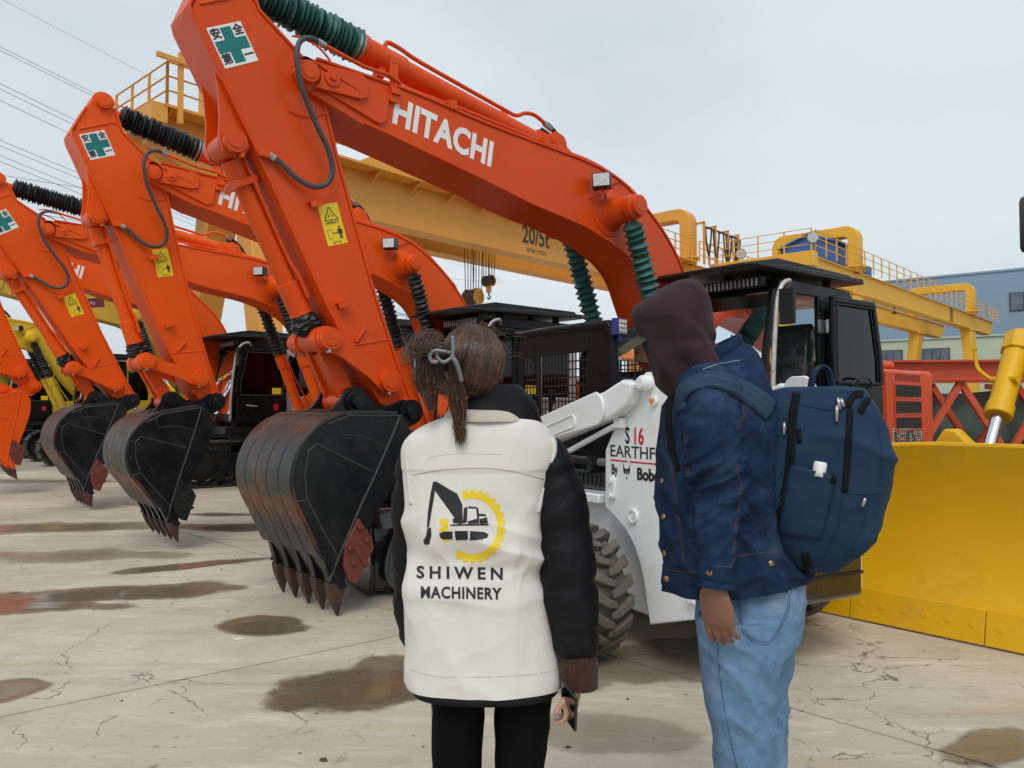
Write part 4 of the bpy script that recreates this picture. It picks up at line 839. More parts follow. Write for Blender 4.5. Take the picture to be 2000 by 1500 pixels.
    mb = MB(); mb.box(cx0, 1.0, cy0, cy1, cz0, cz0+.10); mb.prism([(cx0, 2.62), (.86, 2.62), (.80, cz1-.02), (.6, cz1), (cx0+.12, cz1), (cx0, cz1-.10)], cy0, cy1)
    mb.box(cx0, cx0+.03, cy0, cy1, cz0, 1.7, 0); mb.box(cx0, cx0+.05, cy0, cy0+.06, cz0, 2.7, 0)
    for y in (cy0, cy1-.06):   # pillars
        mb.prism([(1.02, 1.16), (1.10, 1.32), (1.06, 2.0), (.91, 2.64), (.83, 2.64), (.985, 2.0), (1.03, 1.34), (.96, 1.2)], y, y+.06); mb.box(-.05, .05, y, y+.06, cz0, 2.66); mb.box(cx0, cx0+.10, y, y+.06, cz0, 2.66)
    mb.box(.05, 1.0, cy0, cy0+.05, 1.1, 1.75); mb.box(cx0, 0, cy0, cy0+.05, 1.1, 1.75)
    mb.box(1.0, 1.085, cy0+.06, cy1-.06, 1.2, 1.36)
    mb.build('cab_shell', 'black_paint', cab, .02, seg=3)
    mb = MB(); mb.box(cx0, 0.02, cy1-.05, cy1+.002, cz0, 1.70); mb.box(cx0, cx0+.16, cy1-.04, cy1+.002, 1.7, 2.62); mb.box(-.05, .06, cy1-.03, cy1+.004, 1.68, 2.62); mb.box(cx0, 0.06, cy1-.04, cy1+.002, 2.5, 2.63)
    mb.build('cab_panel', cabm, cab, .015, seg=3)
    mb = MB(); mb.add([(1.09, cy0+.05, 1.36), (1.09, cy1-.05, 1.36), (1.045, cy1-.05, 2.0), (1.045, cy0+.05, 2.0)], [(0, 1, 2, 3)]); mb.add([(1.04, cy0+.05, 2.01), (1.04, cy1-.05, 2.01), (.895, cy1-.05, 2.6), (.895, cy0+.05, 2.6)], [(0, 1, 2, 3)])
    mb.build('windscreen', 'glass', cab)
    mb = MB(); mb.box(cx0+.16, -.05, cy1-.025, cy1-.018, 1.70, 2.5); mb.build('side_window', 'glass_dark', cab); mb = MB(); mb.box(.05, .98, cy0+.01, cy0+.02, 1.75, 2.62); mb.build('side_window', 'glass_dark' if not open_door else 'glass', cab)
    mb = MB(); mb.tube(spline([(1.12, cy0+.3, 1.42), (1.125, cy0+.55, 1.9), (1.06, cy0+.6, 2.2)], 5), .008, 6); mb.build('wiper', 'rubber', cab)
    # seat, shrouded in film on the first machine
    mb = MB(); mb.box(-.25, .35, .60, 1.10, 1.22, 1.62); mb.prism([(-.32, 1.6), (-.12, 1.6), (-.20, 2.32), (-.30, 2.42), (-.40, 2.38)], .62, 1.08); st = mb.build('seat', 'plastic_film' if open_door else 'seat', cab, .07, seg=4)
    if open_door: text('lettering', 'HITACHI', .07, 'steel', st, frame_M((-.125, .85, 1.98), (0, 1, 0), (.12, 0, 1)), bold=.002, width=.27)
    mb = MB(); mb.box(.15, .55, cy1-.30, cy1-.18, 1.22, 1.72); mb.box(.5, .56, .95, 1.0, 1.7, 1.9); mb.box(.15, .55, cy0+.12, cy0+.24, 1.22, 1.72); mb.build('console', 'cab_in', cab, .03)
    # door
    dr = bpy.data.objects.new('door', None); COL.objects.link(dr); dr.parent = cab
    def door_geo():
        mb = MB(); fr_ = [(0, 1.16), (.98, 1.16), (1.04, 1.34), (1.0, 2.0), (.87, 2.58), (.80, 2.62), (0, 2.62)]; th0, th1 = 0, .05
        mb.box(0, .99, th0, th1, 1.16, 1.70); mb.box(0, .06, th0, th1, 1.70, 2.62); mb.box(0, .84, th0, th1, 2.55, 2.62)
        mb.prism([(1.0, 1.70), (1.02, 1.70), (.995, 2.0), (.86, 2.6), (.79, 2.6), (.925, 2.0), (.94, 1.7)], th0, th1)
        f = mb.build('door_frame', 'black_paint', dr, .02, seg=3)
        mb = MB(); mb.prism([(.06, 1.70), (.94, 1.70), (.925, 2.0), (.80, 2.55), (.06, 2.55)], .02, .028); mb.build('door_glass', 'glass_dark', dr); mb = MB(); gk = [(.075, 1.715), (.925, 1.715), (.91, 2.0), (.79, 2.535), (.075, 2.535), (.075, 1.715)]; mb.tube([(a, -.004, b) for a, b in gk], .014, 6); mb.tube([(a, .054, b) for a, b in gk], .014, 6); mb.build('door_gasket', 'rubber', dr)
        mb = MB(); mb.tube(spline([(.30, -.0, 1.66), (.30, -.04, 1.70), (.38, -.055, 1.76), (.58, -.055, 1.76), (.66, -.04, 1.70), (.66, 0, 1.66)] if open_door else [(.62, .06, 1.50), (.62, .09, 1.50), (.8, .09, 1.52), (.8, .06, 1.52)], 4), .012, 8); mb.build('door_handle', 'black_satin' if open_door else 'silver', dr)
    door_geo()
    if open_door: dr.matrix_local = Matrix.Translation((.0, 1.46, .02)) @ Matrix.Rotation(math.radians(176), 4, 'Z') @ Matrix.Scale(1, 4)
    else: dr.matrix_local = Matrix.Translation((.0, 1.335, 0))
    if open_door:
        for z in (1.55, 2.32):
            mb = MB(); mb.box(-.09, .09, 1.34, 1.36, z-.07, z+.07); mb.cyl((0, 1.40, z-.07), (0, 1.40, z+.07), .02, n=10); mb.box(-.10, -.02, 1.40, 1.42, z-.07, z+.07); mb.build('hinge', 'steel', cab, .003)
    else:
        for q_, m_ in (((.12, .30, 1.74, 1.86), 'decal_yellow'), ((.17, .27, 1.42, 1.55), 'decal_red')): mb = MB(); mb.box(q_[0], q_[1], 1.388, 1.391, q_[2], q_[3]); mb.build('door_sticker', m_, cab)
        for x, z, r in ((-.22, 1.48, .085), (-.38, 1.44, .05)):
            mb = MB(); mb.cyl((x, 1.342, z), (x, 1.345, z), r, n=24, mi=0); mb.cyl((x, 1.345, z), (x, 1.347, z), r*.82, n=24, mi=1); mb.cyl((x, 1.347, z), (x, 1.349, z), r*.5, n=20, mi=0); mb.box(x-r*.3, x+r*.3, 1.349, 1.350, z+r*.05, z+r*.25, 2); mb.build('round_sticker', ['decal_white', 'decal_blue', 'decal_yellow'], cab)
    # roof guard
    mb = MB()
    gpz = [(-.80, 2.84), (1.40, 2.80), (1.40, 2.835), (.75, 2.96), (-.72, 2.95), (-.80, 2.90)]
    n_ = len(gpz)
    mb.prism(gpz, .30, 1.30); mb.prism([(-.80, 2.84), (1.40, 2.80), (1.40, 2.82), (.85, 2.86), (-.78, 2.90)], 1.30, 1.42); mb.prism([(-.80, 2.84), (1.40, 2.80), (1.40, 2.82), (.85, 2.86), (-.78, 2.90)], .20, .30)
    for x in (-.5, .55): mb.box(x-.04, x+.04, .55, .62, 2.72, 2.86); mb.box(x-.04, x+.04, 1.1, 1.17, 2.72, 2.86)
    rg = mb.build('roof_guard', 'black_satin', cab, .012)
    for x in (-.55, .1, .7):
        for y in (.5, 1.12): mb2 = MB(); mb2.cyl((x, y, 2.95), (x, y, 2.968), .02, n=8); mb2.build('guard_bolt', 'steel', rg)
    mb = MB(); mb.box(.90, 1.0, .45, 1.25, 2.66, 2.76)
    for k in range(16): mb.box(1.0, 1.006, .47+k*.048, .495+k*.048, 2.67, 2.75, 1)
    mb.build('light_bar', ['black_satin', 'steel'], cab, .01)
    # grab rail up the front pillar, mirror
    mb = MB(); mb.tube(spline([(.72, 1.36, 2.66), (.80, 1.44, 2.71), (.93, 1.44, 2.66), (1.02, 1.44, 2.50), (1.06, 1.44, 2.25), (1.09, 1.44, 2.0), (1.12, 1.44, 1.6), (1.12, 1.43, 1.3), (1.1, 1.36, 1.22)], 5), .022, 10); mb.build('grab_rail', 'silver_worn' if open_door else 'silver', cab)
    mb = MB(); mb.box(1.0, 1.05, 1.47, 1.62, 2.26, 2.60); mb.tube([(1.02, 1.44, 2.42), (1.02, 1.5, 2.42)], .015, 6); mb.build('mirror', 'black_satin', cab, .03, seg=3)
    return R
ORI = Vector((2.396, 9.078)); AL = math.radians(40)
Fv = Vector((-math.cos(AL), -math.sin(AL))); Lv = Vector((math.sin(AL), -math.cos(AL)))
def exc_at(du, dw): p = ORI + Fv*du + Lv*dw; return (p.x, p.y, 0)
GRP = 'orange excavators parked in a row'
EX = []
EX.append(excavator('excavator', 'orange excavator with green bellows and open black cab', exc_at(0, 0), PI+AL, open_door=True, seed=1, group=GRP))
EX.append(excavator('excavator', 'orange excavator with black bellows and a black cutter on its bucket', exc_at(.553, -3.322), PI+AL, scale=.947, db=math.radians(3.0), ds=math.radians(4.2), dbk=math.radians(-10.4), om='orange_far', gm='gaiter_black', cabm='silver', seed=2, group=GRP, bucket_rust=False, sgo=.10, cab_dx=.40))
EX.append(excavator('excavator', 'orange excavator with black bellows and a red cutter on its black bucket', exc_at(.351, -7.386), PI+AL, scale=1.026, db=math.radians(.3), ds=math.radians(-5.2), dbk=math.radians(-6.9), om='orange_far', gm='gaiter_black', cabm='silver', seed=3, group=GRP))
EX.append(excavator('excavator', 'orange excavator with an orange painted bucket at the row end', exc_at(1.309, -10.503), PI+AL, db=math.radians(4.5), ds=math.radians(-2.0), dbk=math.radians(-18.3), om='orange_far', gm='gaiter_black', bm_='orange_far', bb='orange_far', cabm='silver', seed=4, scale=1.007, group=GRP))
EX.append(excavator('excavator', 'old golden yellow excavator with a maroon name plate on its boom', exc_at(.5, -15.5), PI+AL, db=math.radians(2.5), ds=math.radians(18), dbk=math.radians(-8), om='yellow_old', gm='gaiter_black', cabm='yellow_old', seed=6, scale=1.08, plain=True))
bo = [c for c in EX[-1].children if c.name.startswith('boom') and 'cylinder' not in c.name][0]
mb = MB(); mb.box(-.30, .16, 0, .004, -.10, .10, 0); mb.box(.16, .40, 0, .004, -.10, .10, 1); mb.cyl((.24, .004, 0), (.24, .007, 0), .06, n=16, mi=2)
pl_ = mb.build('name_plate', ['maroon', 'decal_yellow', 'decal_black'], bo); pl_.matrix_local = Matrix.Translation((2.9, .243, 3.72)) @ Matrix.Rotation(PI, 4, 'Z') @ Matrix.Rotation(math.radians(-8), 4, 'Y') @ Matrix.Rotation(PI, 4, 'Z') @ Matrix.Scale(1, 4)
text('lettering', 'ダイヤレンタル', .09, 'decal_white', bo, frame_M((2.97, .2485, 3.73), (-1, 0, -.10), (0, 0, 1)), width=.38)
EX.append(excavator('excavator', 'bright yellow excavator half hidden behind the orange sticks', exc_at(2.3, -18.6), PI+AL, db=math.radians(-2), ds=math.radians(14), dbk=math.radians(-8), om='yellow_bright', gm='gaiter_black', cabm='yellow_bright', seed=8, scale=1.0, plain=True))
EX.append(excavator('excavator', 'distant yellow excavator parked past the bright yellow one', exc_at(3.4, -22.6), PI+AL, db=math.radians(1), ds=math.radians(14), dbk=math.radians(-8), om='yellow_old', gm='gaiter_black', cabm='yellow_old', seed=9, scale=1.0, plain=True))
# ------------------------------------------------------------------ white skid steer loader (x forward, y left, z up; origin at its rear left corner)
LD = thing('skid_loader', 'white skid steer loader with black mesh sided cab', 'loader', (1.0, 3.977, 0), math.atan2(.8757, -.483))
PLP = [(.0, .40), (.08, .355), (.46, .235), (.485, .34), (.51, .46), (.545, .56), (.60, .66), (.68, .74), (.80, .81), (.885, .85), (.88, 1.2), (.71, 1.45), (.60, 1.555), (.555, 1.60), (.52, 1.645), (.48, 1.665), (.38, 1.665), (.33, 1.64), (.25, 1.50), (.10, 1.22), (.0, 1.05)]
for y in (0, -1.22):
    s = 1 if y == 0 else -1
    mb = MB(); mb.prism(PLP, y-.03*s, y); up_ = mb.build('rear_upright', 'white_paint', LD, .008, seg=3)
    mb = MB(); pin_cap(mb, (.45, 1.60), y, y+s*.06, .045, False); mb.cyl((.45, y, 1.60), (.45, y+s*.075, 1.60), .035); mb.cyl((.40, y, 1.50), (.40, y+s*.02, 1.50), .030, n=18); mb.build('pivot_pin', 'white_paint', up_, .004)
    mb = MB(); mb.cyl((.40, y+s*.02, 1.50), (.40, y+s*.035, 1.50), .014, n=12); mb.build('grease_nipple', 'amber', up_)
    mb = MB(); mb.lathe((.60, y, .83), (.60, y+s*.016, .83), [(0, .045), (1, .042), (1, .030), (.3, .028), (.3, .0)], 22, cap=False); mb.cyl((.60, y, .83), (.60, y+s*.014, .83), .018, n=6); mb.build('bolt_cup', 'white_paint', up_)
    mb = MB(); mb.prism(polar((.80, 1.02), .035, 0, 180, 8)+polar((.80, .93), .028, 180, 360, 8), y, y+s*.018); mb.cyl((.80, y, 1.02), (.80, y+s*.03, 1.02), .02); mb.cyl((.80, y, .93), (.80, y+s*.03, .93), .014); mb.build('tie_lug', 'white_paint', up_, .003)
    mb = MB(); mb.box(.05, .12, y, y+s*.04, .44, .50); mb.build('step_lug', 'white_paint', up_, .008)
    if y == 0:
        FM = lambda x, z, dz=0.0: frame_M((x, .0012+dz, z), (-1, 0, 0), (0, 0, 1))
        text('lettering', 'S', .135, 'decal_black', up_, FM(.655, 1.292), bold=.003, xs=.72); text('lettering', '16', .135, 'decal_red', up_, FM(.555, 1.290), bold=.003, xs=.80)
        text('lettering', 'EARTHFORCE', .10, 'decal_black', up_, FM(.455, 1.197), bold=.0005, width=.735)
        mb = MB(); mb.box(.655, .825, .0, .0016, 1.139, 1.148); mb.box(.09, .635, 0, .0016, 1.139, 1.148); mb.build('red_underline', 'decal_red', up_)
        text('lettering', 'By', .085, 'decal_black', up_, FM(.785, 1.085), bold=.0025, xs=.72); text('lettering', 'Bobcat', .095, 'decal_black', up_, FM(.43, 1.075), bold=.004, width=.27)
        mb = MB()   # cat head emblem
        def E_(pts, z=.0016, mi=0): mb.add([(.665-a*.001, z, 1.085+b*.001) for a, b in pts], [list(range(len(pts)))], mi)
        E_([(-34, 52), (-24, 22), (-8, 14), (8, 14), (24, 22), (34, 52), (33, 10), (28, -6), (8, 2), (-8, 2), (-28, -6), (-33, 10)]); E_([(-30, -2), (-10, 0), (-14, -14), (-26, -16)]); E_([(30, -2), (10, 0), (14, -14), (26, -16)]); E_([(-10, -34), (10, -34), (5, -46), (-5, -46)]); E_([(-4, 2), (4, 2), (7, -20), (-7, -20)])
        mb.build('cat_emblem', 'decal_black', up_)
    # lift arm
    mb = MB(); y0, y1 = (y-.012*s, y+.085*s)
    arm = [(.50, 1.60), (.60, 1.625), (.78, 1.56), (1.55, 1.40), (2.45, 1.13), (2.75, .98), (2.90, .62), (2.95, .30), (2.80, .28), (2.72, .60), (2.60, .82), (2.3, .97), (1.45, 1.21), (.90, 1.35), (.70, 1.40), (.55, 1.48)]
    mb.prism(arm, y0, y1); la_ = mb.build('lift_arm', 'white_paint', LD, .02, seg=3)
    mb = MB(); mb.prism(polar((.86, 1.455), .105, 100, 260, 10)+[(1.5, 1.225), (2.3, .99), (2.36, 1.13), (1.5, 1.40)], y1, y1+.018*s); mb.build('arm_cover', 'white_paint', la_, .008, seg=3)
    mb = MB(); n_ = 10
    sl = polar((1.10, 1.375), .042, 90+14, 270+14, n_)+polar((1.62, 1.243), .042, -90+14, 90+14, n_)
    mb.tube([(a, y1+.018*s, b) for a, b in sl]+[(sl[0][0], y1+.018*s, sl[0][1])], .008, 6); mb.build('pressed_groove', 'white_paint', la_)
    mb = MB(); mb.box(.66, .74, y, y+.04*s, 1.34, 1.40); mb.cyl((.72, y+.03*s, 1.36), (1.9, y+.03*s, .95), .018); mb.build('arm_stop', 'white_paint', la_, .005)
# chassis
mb = MB(); mb.prism([(.44, .24), (2.35, .24), (2.45, .5), (2.35, .90), (.95, .93), (.80, .85), (.6, .70), (.5, .5)], -.16, -.10); mb.prism([(.44, .24), (2.35, .24), (2.45, .5), (2.35, .90), (.95, .93), (.80, .85), (.6, .70), (.5, .5)], -1.12, -1.06); mb.box(.5, 2.3, -1.06, -.16, .24, .30); mb.build('chassis', 'white_paint', LD, .012)
mb = MB(); mb.box(.95, 2.3, -.10, .0, .86, .92); mb.box(.95, 2.3, -1.22, -1.12, .86, .92); mb.build('fender', 'white_paint', LD, .01)
mb = MB(); mb.box(.03, 2.25, -1.05, -.17, .36, 1.13); mb.box(.9, 2.3, -1.13, -.09, .93, 1.05); mb.box(.30, 1.18, -.98, -.24, 1.13, 1.42); mb.build('engine_bay', 'black_gloss', LD, .03, seg=3)
mb = MB(); 
for k in range(7): mb.box(1.0+k*.05, 1.03+k*.05, -.088, -.083, .955, 1.035)
mb.build('bay_louvre', 'rubber', LD)
mb = MB(); mb.cyl((.9, -.12, 1.11), (2.2, -.12, 1.09), .022); mb.cyl((.98, -.12, 1.11), (1.1, -.12, 1.108), .028, n=10, mi=1); mb.box(1.15, 1.2, -.15, -.08, 1.05, 1.14, 0); mb.build('hydraulic_line', ['rubber', 'steel'], LD)
# tailgate
mb = MB(); mb.box(-.03, .05, -1.19, -.03, .36, 1.22); tg = mb.build('tailgate', 'black_gloss', LD, .03, seg=3)
for k in range(4):
    mb = MB(); mb.box(-.036, -.03, -1.12, -.62, .62+k*.07, .66+k*.07); mb.build('tailgate_louvre', 'rubber', tg)
mb = MB(); mb.box(-.045, -.03, -1.17, -.05, .50, .515); mb.build('tailgate_seam', 'black_satin', tg)
# cab with mesh sides
mat('black_cab', (0.010, 0.011, 0.013), 0.30, var=0.2, spec=0.10, bump=0.03, bscale=8)
CX0, CX1, CY0, CY1, CZ0, CZ1 = 1.16, 2.50, -.95, -.27, 1.05, 2.03
lc = bpy.data.objects.new('cab', None); COL.objects.link(lc); lc.parent = LD
prof = [(CX0, CZ0), (CX1+.05, CZ0), (CX1-.02, 1.98), (CX1-.10, CZ1+.02), (CX0+.14, CZ1), (CX0+.05, CZ1-.03), (CX0, CZ1-.13)]
for y in (CY1, CY0):
    s = 1 if y == CY1 else -1
    mb = MB()
    # frame plate around the mesh opening
    ox0, ox1, oz0, oz1 = 1.44, 2.38, 1.16, 1.86
    y0, y1 = y-.02*s, y
    mb.prism([(CX0, CZ0), (ox0, CZ0), (ox0, CZ1), (CX0+.14, CZ1), (CX0+.05, CZ1-.03), (CX0, CZ1-.13)], y0, y1); mb.prism([(ox0, oz1), (ox1, oz1), (ox1, CZ1+.018), (ox0, CZ1)], y0, y1); mb.box(ox0, ox1, min(y0, y1), max(y0, y1), CZ0, oz0); mb.prism([(ox1, CZ0), (CX1+.05, CZ0), (CX1-.02, 1.98), (CX1-.10, CZ1+.02), (ox1, CZ1+.018)], y0, y1)
    mb.build('cab_side', 'black_cab', lc, .006)
    mb = MB()
    nx_, nz_ = 20, 12
    for k in range(1, nx_): x = ox0+(ox1-ox0)*k/nx_; mb.box(x-.004, x+.004, y-.014*s-.003, y-.014*s+.003, oz0, oz1)
    for k in range(1, nz_): z = oz0+(oz1-oz0)*k/nz_; mb.box(ox0, ox1, y-.010*s-.003, y-.010*s+.003, z-.005, z+.005)
    ms = mb.build('window_mesh', 'black_satin', lc)
mb = MB(); mb.box(1.40, 2.40, CY0+.005, CY0+.02, CZ0, 1.72); mb.build('cab_inner_wall', 'cab_in', lc)
mb = MB(); rr_ = [(CX0, CZ1-.13), (CX0+.05, CZ1-.03), (CX0+.14, CZ1), (CX1-.10, CZ1+.02), (CX1-.02, 1.98)]
mb.strip(rr_, CY0+.0, CY1-.0, -.02); mb.build('cab_roof', 'black_cab', lc, .01, seg=3)
mb = MB()
for y in (CY1-.01, CY0+.01): mb.tube(spline([(CX0+.0, y, CZ0), (CX0, y, 1.7), (CX0+.01, y, CZ1-.12), (CX0+.06, y, CZ1-.03), (CX0+.15, y, CZ1), (CX1-.12, y, CZ1+.02), (CX1-.02, y, 1.97), (CX1+.04, y, CZ0)], 6), .032, 12)
mb.build('roll_bar', 'black_cab', lc)
mb = MB(); mb.box(CX0-.01, CX0+.02, CY0, CY1, CZ0, 1.42); mb.box(CX0-.01, CX0+.02, CY0, CY1, 1.84, CZ1-.1); mb.build('cab_rear_panel', 'black_satin', lc, .008)
mb = MB()
for k in range(1, 11): y = CY0+(CY1-CY0)*k/11; mb.box(CX0, CX0+.008, y-.004, y+.004, 1.42, 1.84)
for k in range(1, 7): z = 1.42+.42*k/7; mb.box(CX0-.002, CX0+.006, CY0, CY1, z-.004, z+.004)
mb.build('rear_mesh', 'black_satin', lc)
mb = MB(); mb.box(1.45, 1.85, -.80, -.42, 1.1, 1.35); mb.prism([(1.40, 1.3), (1.52, 1.3), (1.46, 1.72), (1.38, 1.72)], -.78, -.44); mb.build('seat', 'seat', lc, .04)
for y in (-.38, -.84):
    mb = MB(); mb.cyl((2.2, y, 1.1), (2.12, y, 1.5), .015, n=8); mb.cyl((2.12, y, 1.5), (2.11, y, 1.6), .025, n=10); mb.build('control_lever', 'black_satin', lc)
# work light and amber light on the cab's rear corner
mb = MB(); Ml = Matrix.Translation((CX0-.05, CY1-.02, 2.00)) @ Matrix.Rotation(math.radians(200), 4, 'Z')
mb.box(-.03, .02, -.055, .055, -.055, .055, 0, Ml); mb.box(.021, .026, -.047, .047, -.047, .047, 1, Ml); mb.cyl(Ml @ Vector((0, 0, -.1)), Ml @ Vector((0, 0, -.05)), .012, n=8, mi=0)
for a in (-1, 0, 1):
    for b in (-1, 0, 1): mb.cyl(Ml @ Vector((.026, a*.030, b*.030)), Ml @ Vector((.031, a*.030, b*.030)), .013, .009, 10, 1)
mb.build('work_light', ['blue_lamp', 'lamp_glass'], lc, .008)
mb = MB(); mb.box(CX0-.05, CX0-.012, CY1-.14, CY1-.02, 1.775, 1.855, 1); mb.box(CX0-.062, CX0-.05, CY1-.132, CY1-.028, 1.785, 1.845, 0); mb.build('amber_light', ['amber', 'silver'], lc, .006)
# wheels
def tyre(x, y, s):
    w_ = bpy.data.objects.new('wheel', None); COL.objects.link(w_); w_.parent = LD; w_.location = (x, y, .385)
    mb = MB(); T_ = .27; r = .385
    mb.lathe((0, -T_/2, 0), (0, T_/2, 0), [(.0, .20), (.0, .26), (.02, .315), (.12, .338), (.5, .345), (.88, .338), (.98, .315), (1, .26), (1, .20)], 40, cap=False)
    n_ = 20
    for side in (-1, 1):
        for k in range(n_):
            a0 = 2*PI*(k + (0 if side < 0 else .5))/n_
            def P(a, yy, rr): return Vector((rr*math.cos(a), yy, rr*math.sin(a)))
            # lug: from the shoulder sweeping to the centre, stepped
            ys = [side*.142, side*.10, side*.05, -side*.012]; sh = [0, .04, .13, .19]; wd = [.10, .095, .085, .06]; hr = [.372, .384, .388, .386]
            ringl = [[P(a0+d-q, yy, .33), P(a0+d+q, yy, .33), P(a0+d+q*.82, yy, h_), P(a0+d-q*.82, yy, h_)] for yy, d, q, h_ in zip(ys, sh, wd, hr)]
            mb.loft(ringl)
            yy = side*.145; mb.loft([[P(a0-.10, side*.13, .30), P(a0+.10, side*.13, .30), P(a0+.10, side*.13, .368), P(a0-.10, side*.13, .368)], [P(a0-.06, side*.148, .29), P(a0+.06, side*.148, .29), P(a0+.07, side*.146, .35), P(a0-.07, side*.146, .35)]])
    mb.build('tyre', 'tyre', w_, .006)
    mb = MB(); mb.lathe((0, -.10, 0), (0, .10, 0), [(0, .20), (0, .21), (.15, .20), (.5, .19), (.85, .20), (1, .21), (1, .2), (.75, .12), (.75, 0)], 28, cap=False); mb.build('rim', 'white_paint', w_)
for x in (.83, 1.72):
    tyre(x, .245, 1); tyre(x, -1.22-.245, -1)
# wide black front attachment with hose bundle
mb = MB(); bp2 = [(2.75, .04), (3.45, .02), (3.50, .05), (3.0, .12), (2.85, .28), (2.84, .46), (2.95, .60), (3.05, .64), (2.92, .66), (2.76, .52), (2.70, .3)]
mb.prism(bp2, -2.1, .86); fb_ = mb.build('front_attachment', 'black_gloss', LD, .02)
for yy in (.86, -2.1):
    mb = MB(); mb.prism([(2.72, .04), (3.47, .02), (3.4, .2), (3.2, .5), (3.06, .66), (2.92, .67), (2.74, .53), (2.68, .3)], yy, yy+.03); mb.build('end_plate', 'black_gloss', fb_, .01)
for k in range(3):
    mb = MB(); mb.tube(spline([(2.55+k*.02, .30+k*.03, .70), (2.62, .50+k*.03, .68), (2.66, .66+k*.03, .45), (2.64, .72+k*.03, .2), (2.60, .62+k*.03, .06), (2.52, .40+k*.03, .05), (2.5, .1, .1)], 8), .016, 8); mb.build('hose', 'hose', fb_)
# ------------------------------------------------------------------ yellow bulldozer (x along the blade, y back along the machine)
DZ = thing('bulldozer', 'yellow bulldozer with wide curved front blade', 'bulldozer', (2.13, 5.65, 0), math.atan2(-.766, .643))
mb = MB(); prof = [(.030, .205), (.085, .35), (.118, .50), (.130, .66), (.120, .82), (.088, .98), (.040, 1.12), (-.005, 1.225)]
cu = [(p.x, p.y) for p in spline(prof, 4)]
LB = 3.35
rings = []
for k in range(30):
    x = LB*k/29; e = min(x, LB-x); dz = -.05*max(0, 1-e/.9)      # the top drops towards the ends
    f_ = [Vector((x, a, b+dz*max(0, (b-.9)/.32))) for a, b in cu]; bkk = [Vector((x, a+.035, b+dz*max(0, (b-.9)/.32)+(.01 if i == len(cu)-1 else 0))) for i, (a, b) in enumerate(cu)]
    rings.append(f_ + bkk[::-1])
mb.loft(rings); bl_ = mb.build('blade', 'yellow_dozer', DZ, .004)
mb = MB(); mb.tube([(LB*k/29, -.002+.018, 1.23-.05*max(0, 1-min(LB*k/29, LB-LB*k/29)/.9)) for k in range(30)], .014, 8); mb.build('blade_rim', 'yellow_dozer', bl_)
seg = [0, .345, 1.185, 2.165, 3.0, LB]
for k in range(5):
    mb = MB(); a, b = seg[k]+.0025, seg[k+1]-.0025
    mb.prism([(-.022, .012), (.012, .012), (.055, .215), (.02, .222)], a, b, 0, 'x'); ce = mb.build('cutting_edge', 'yellow_dozer', bl_, .004)
    nb = 2 if k in (0, 4) else 6
    for q in range(nb):
        x = a+(b-a)*(q+.5)/nb; mb = MB(); mb.cyl((x, .003, .125), (x, -.002, .1262), .024, .021, 18); mb.cyl((x, -.0022, .1262), (x, -.0032, .1264), .014, n=14); mb.build('plough_bolt', 'yellow_dozer', ce)
mb = MB(); mb.prism([(.84, 1.10), (1.12, 1.10), (1.10, 1.22), (1.0, 1.325), (.93, 1.325), (.88, 1.25)], .10, .22); mb.build('blade_lug', 'yellow_dozer', bl_, .02, seg=3)
# lift cylinder
cy0 = Vector((1.06, .30, .95)); cy1 = Vector((1.095, 1.02, 1.93)); d = (cy1-cy0).normalized(); L_ = (cy1-cy0).length
mb = MB(); mb.cyl(cy0+d*.58, cy1-d*.06, .078, n=26); mb.cyl(cy0+d*.56, cy0+d*.66, .088, n=26); mb.cyl(cy1-d*.10, cy1+d*.05, .10, n=8); mb.cyl(cy1+d*.05, cy1+d*.09, .055, n=20)
lcyl = mb.build('lift_cylinder', 'yellow_dozer', DZ, .008)
mb = MB(); mb.cyl(cy0, cy0+d*.6, .040, n=20); mb.build('cylinder_rod', 'chrome', lcyl)
mb = MB(); q = cy0+d*.88; mb.cyl(q+Vector((-.10, 0, -.0)), q+Vector((.09, -.09, 0)), .024, n=10); mb.tube(spline([q+Vector((-.10, 0, 0)), q+Vector((-.16, 0, .05)), q+Vector((-.20, .02, .10)), q+Vector((-.215, .02, .22)), q+Vector((-.20, .02, .225))], 4), .014, 8); mb.build('oil_pipe', 'yellow_dozer', lcyl)
mb = MB(); mb.prism([(.95, .5), (1.7, .5), (1.7, 2.05), (1.55, 2.14), (1.08, 2.14), (.98, 2.05)], 1.175, 2.03, 0, 'x'); rg_ = mb.build('radiator_guard', 'yellow_dozer', DZ, .05, seg=4)
mb = MB()
for k in range(9): mb.box(1.26, 1.95, .938, .952, .7+k*.14, .78+k*.14)
mb.build('radiator_grille', 'black_satin', rg_)
mb = MB(); mb.box(1.25, 1.95, 1.7, 3.0, .7, 1.95); mb.build('engine_hood', 'yellow_dozer', DZ, .05, seg=3)
mb = MB(); mb.box(1.05, 2.15, 3.0, 4.2, .7, 2.75); mb.build('cab', 'yellow_dozer', DZ, .06, seg=3)
mb = MB(); mb.box(1.12, 1.13, 3.1, 4.0, 1.7, 2.6); mb.box(1.15, 2.05, 2.985, 2.995, 1.75, 2.6); mb.build('cab_window', 'glass_dark', DZ)
mb = MB(); mb.box(.72, 2.5, 2.32, 4.3, 2.80, 3.30); mb.box(.78, .92, 2.4, 2.55, .9, 2.8); mb.build('roof_canopy', 'dark_far', DZ, .05)
for s_ in (.52, 2.68):
    mb = MB(); mb.box(s_-.1, s_+.1, .18, 2.4, .35, .6); mb.build('push_arm', 'yellow_dozer', DZ, .02)
for y0 in (.72, 2.48-.16):
    tr_ = track_assembly(DZ, -.25, .25, L_=3.0, H_=.85); tr_.matrix_local = Matrix.Translation((y0+.05, 2.45, 0)) @ Matrix.Rotation(PI/2, 4, 'Z')
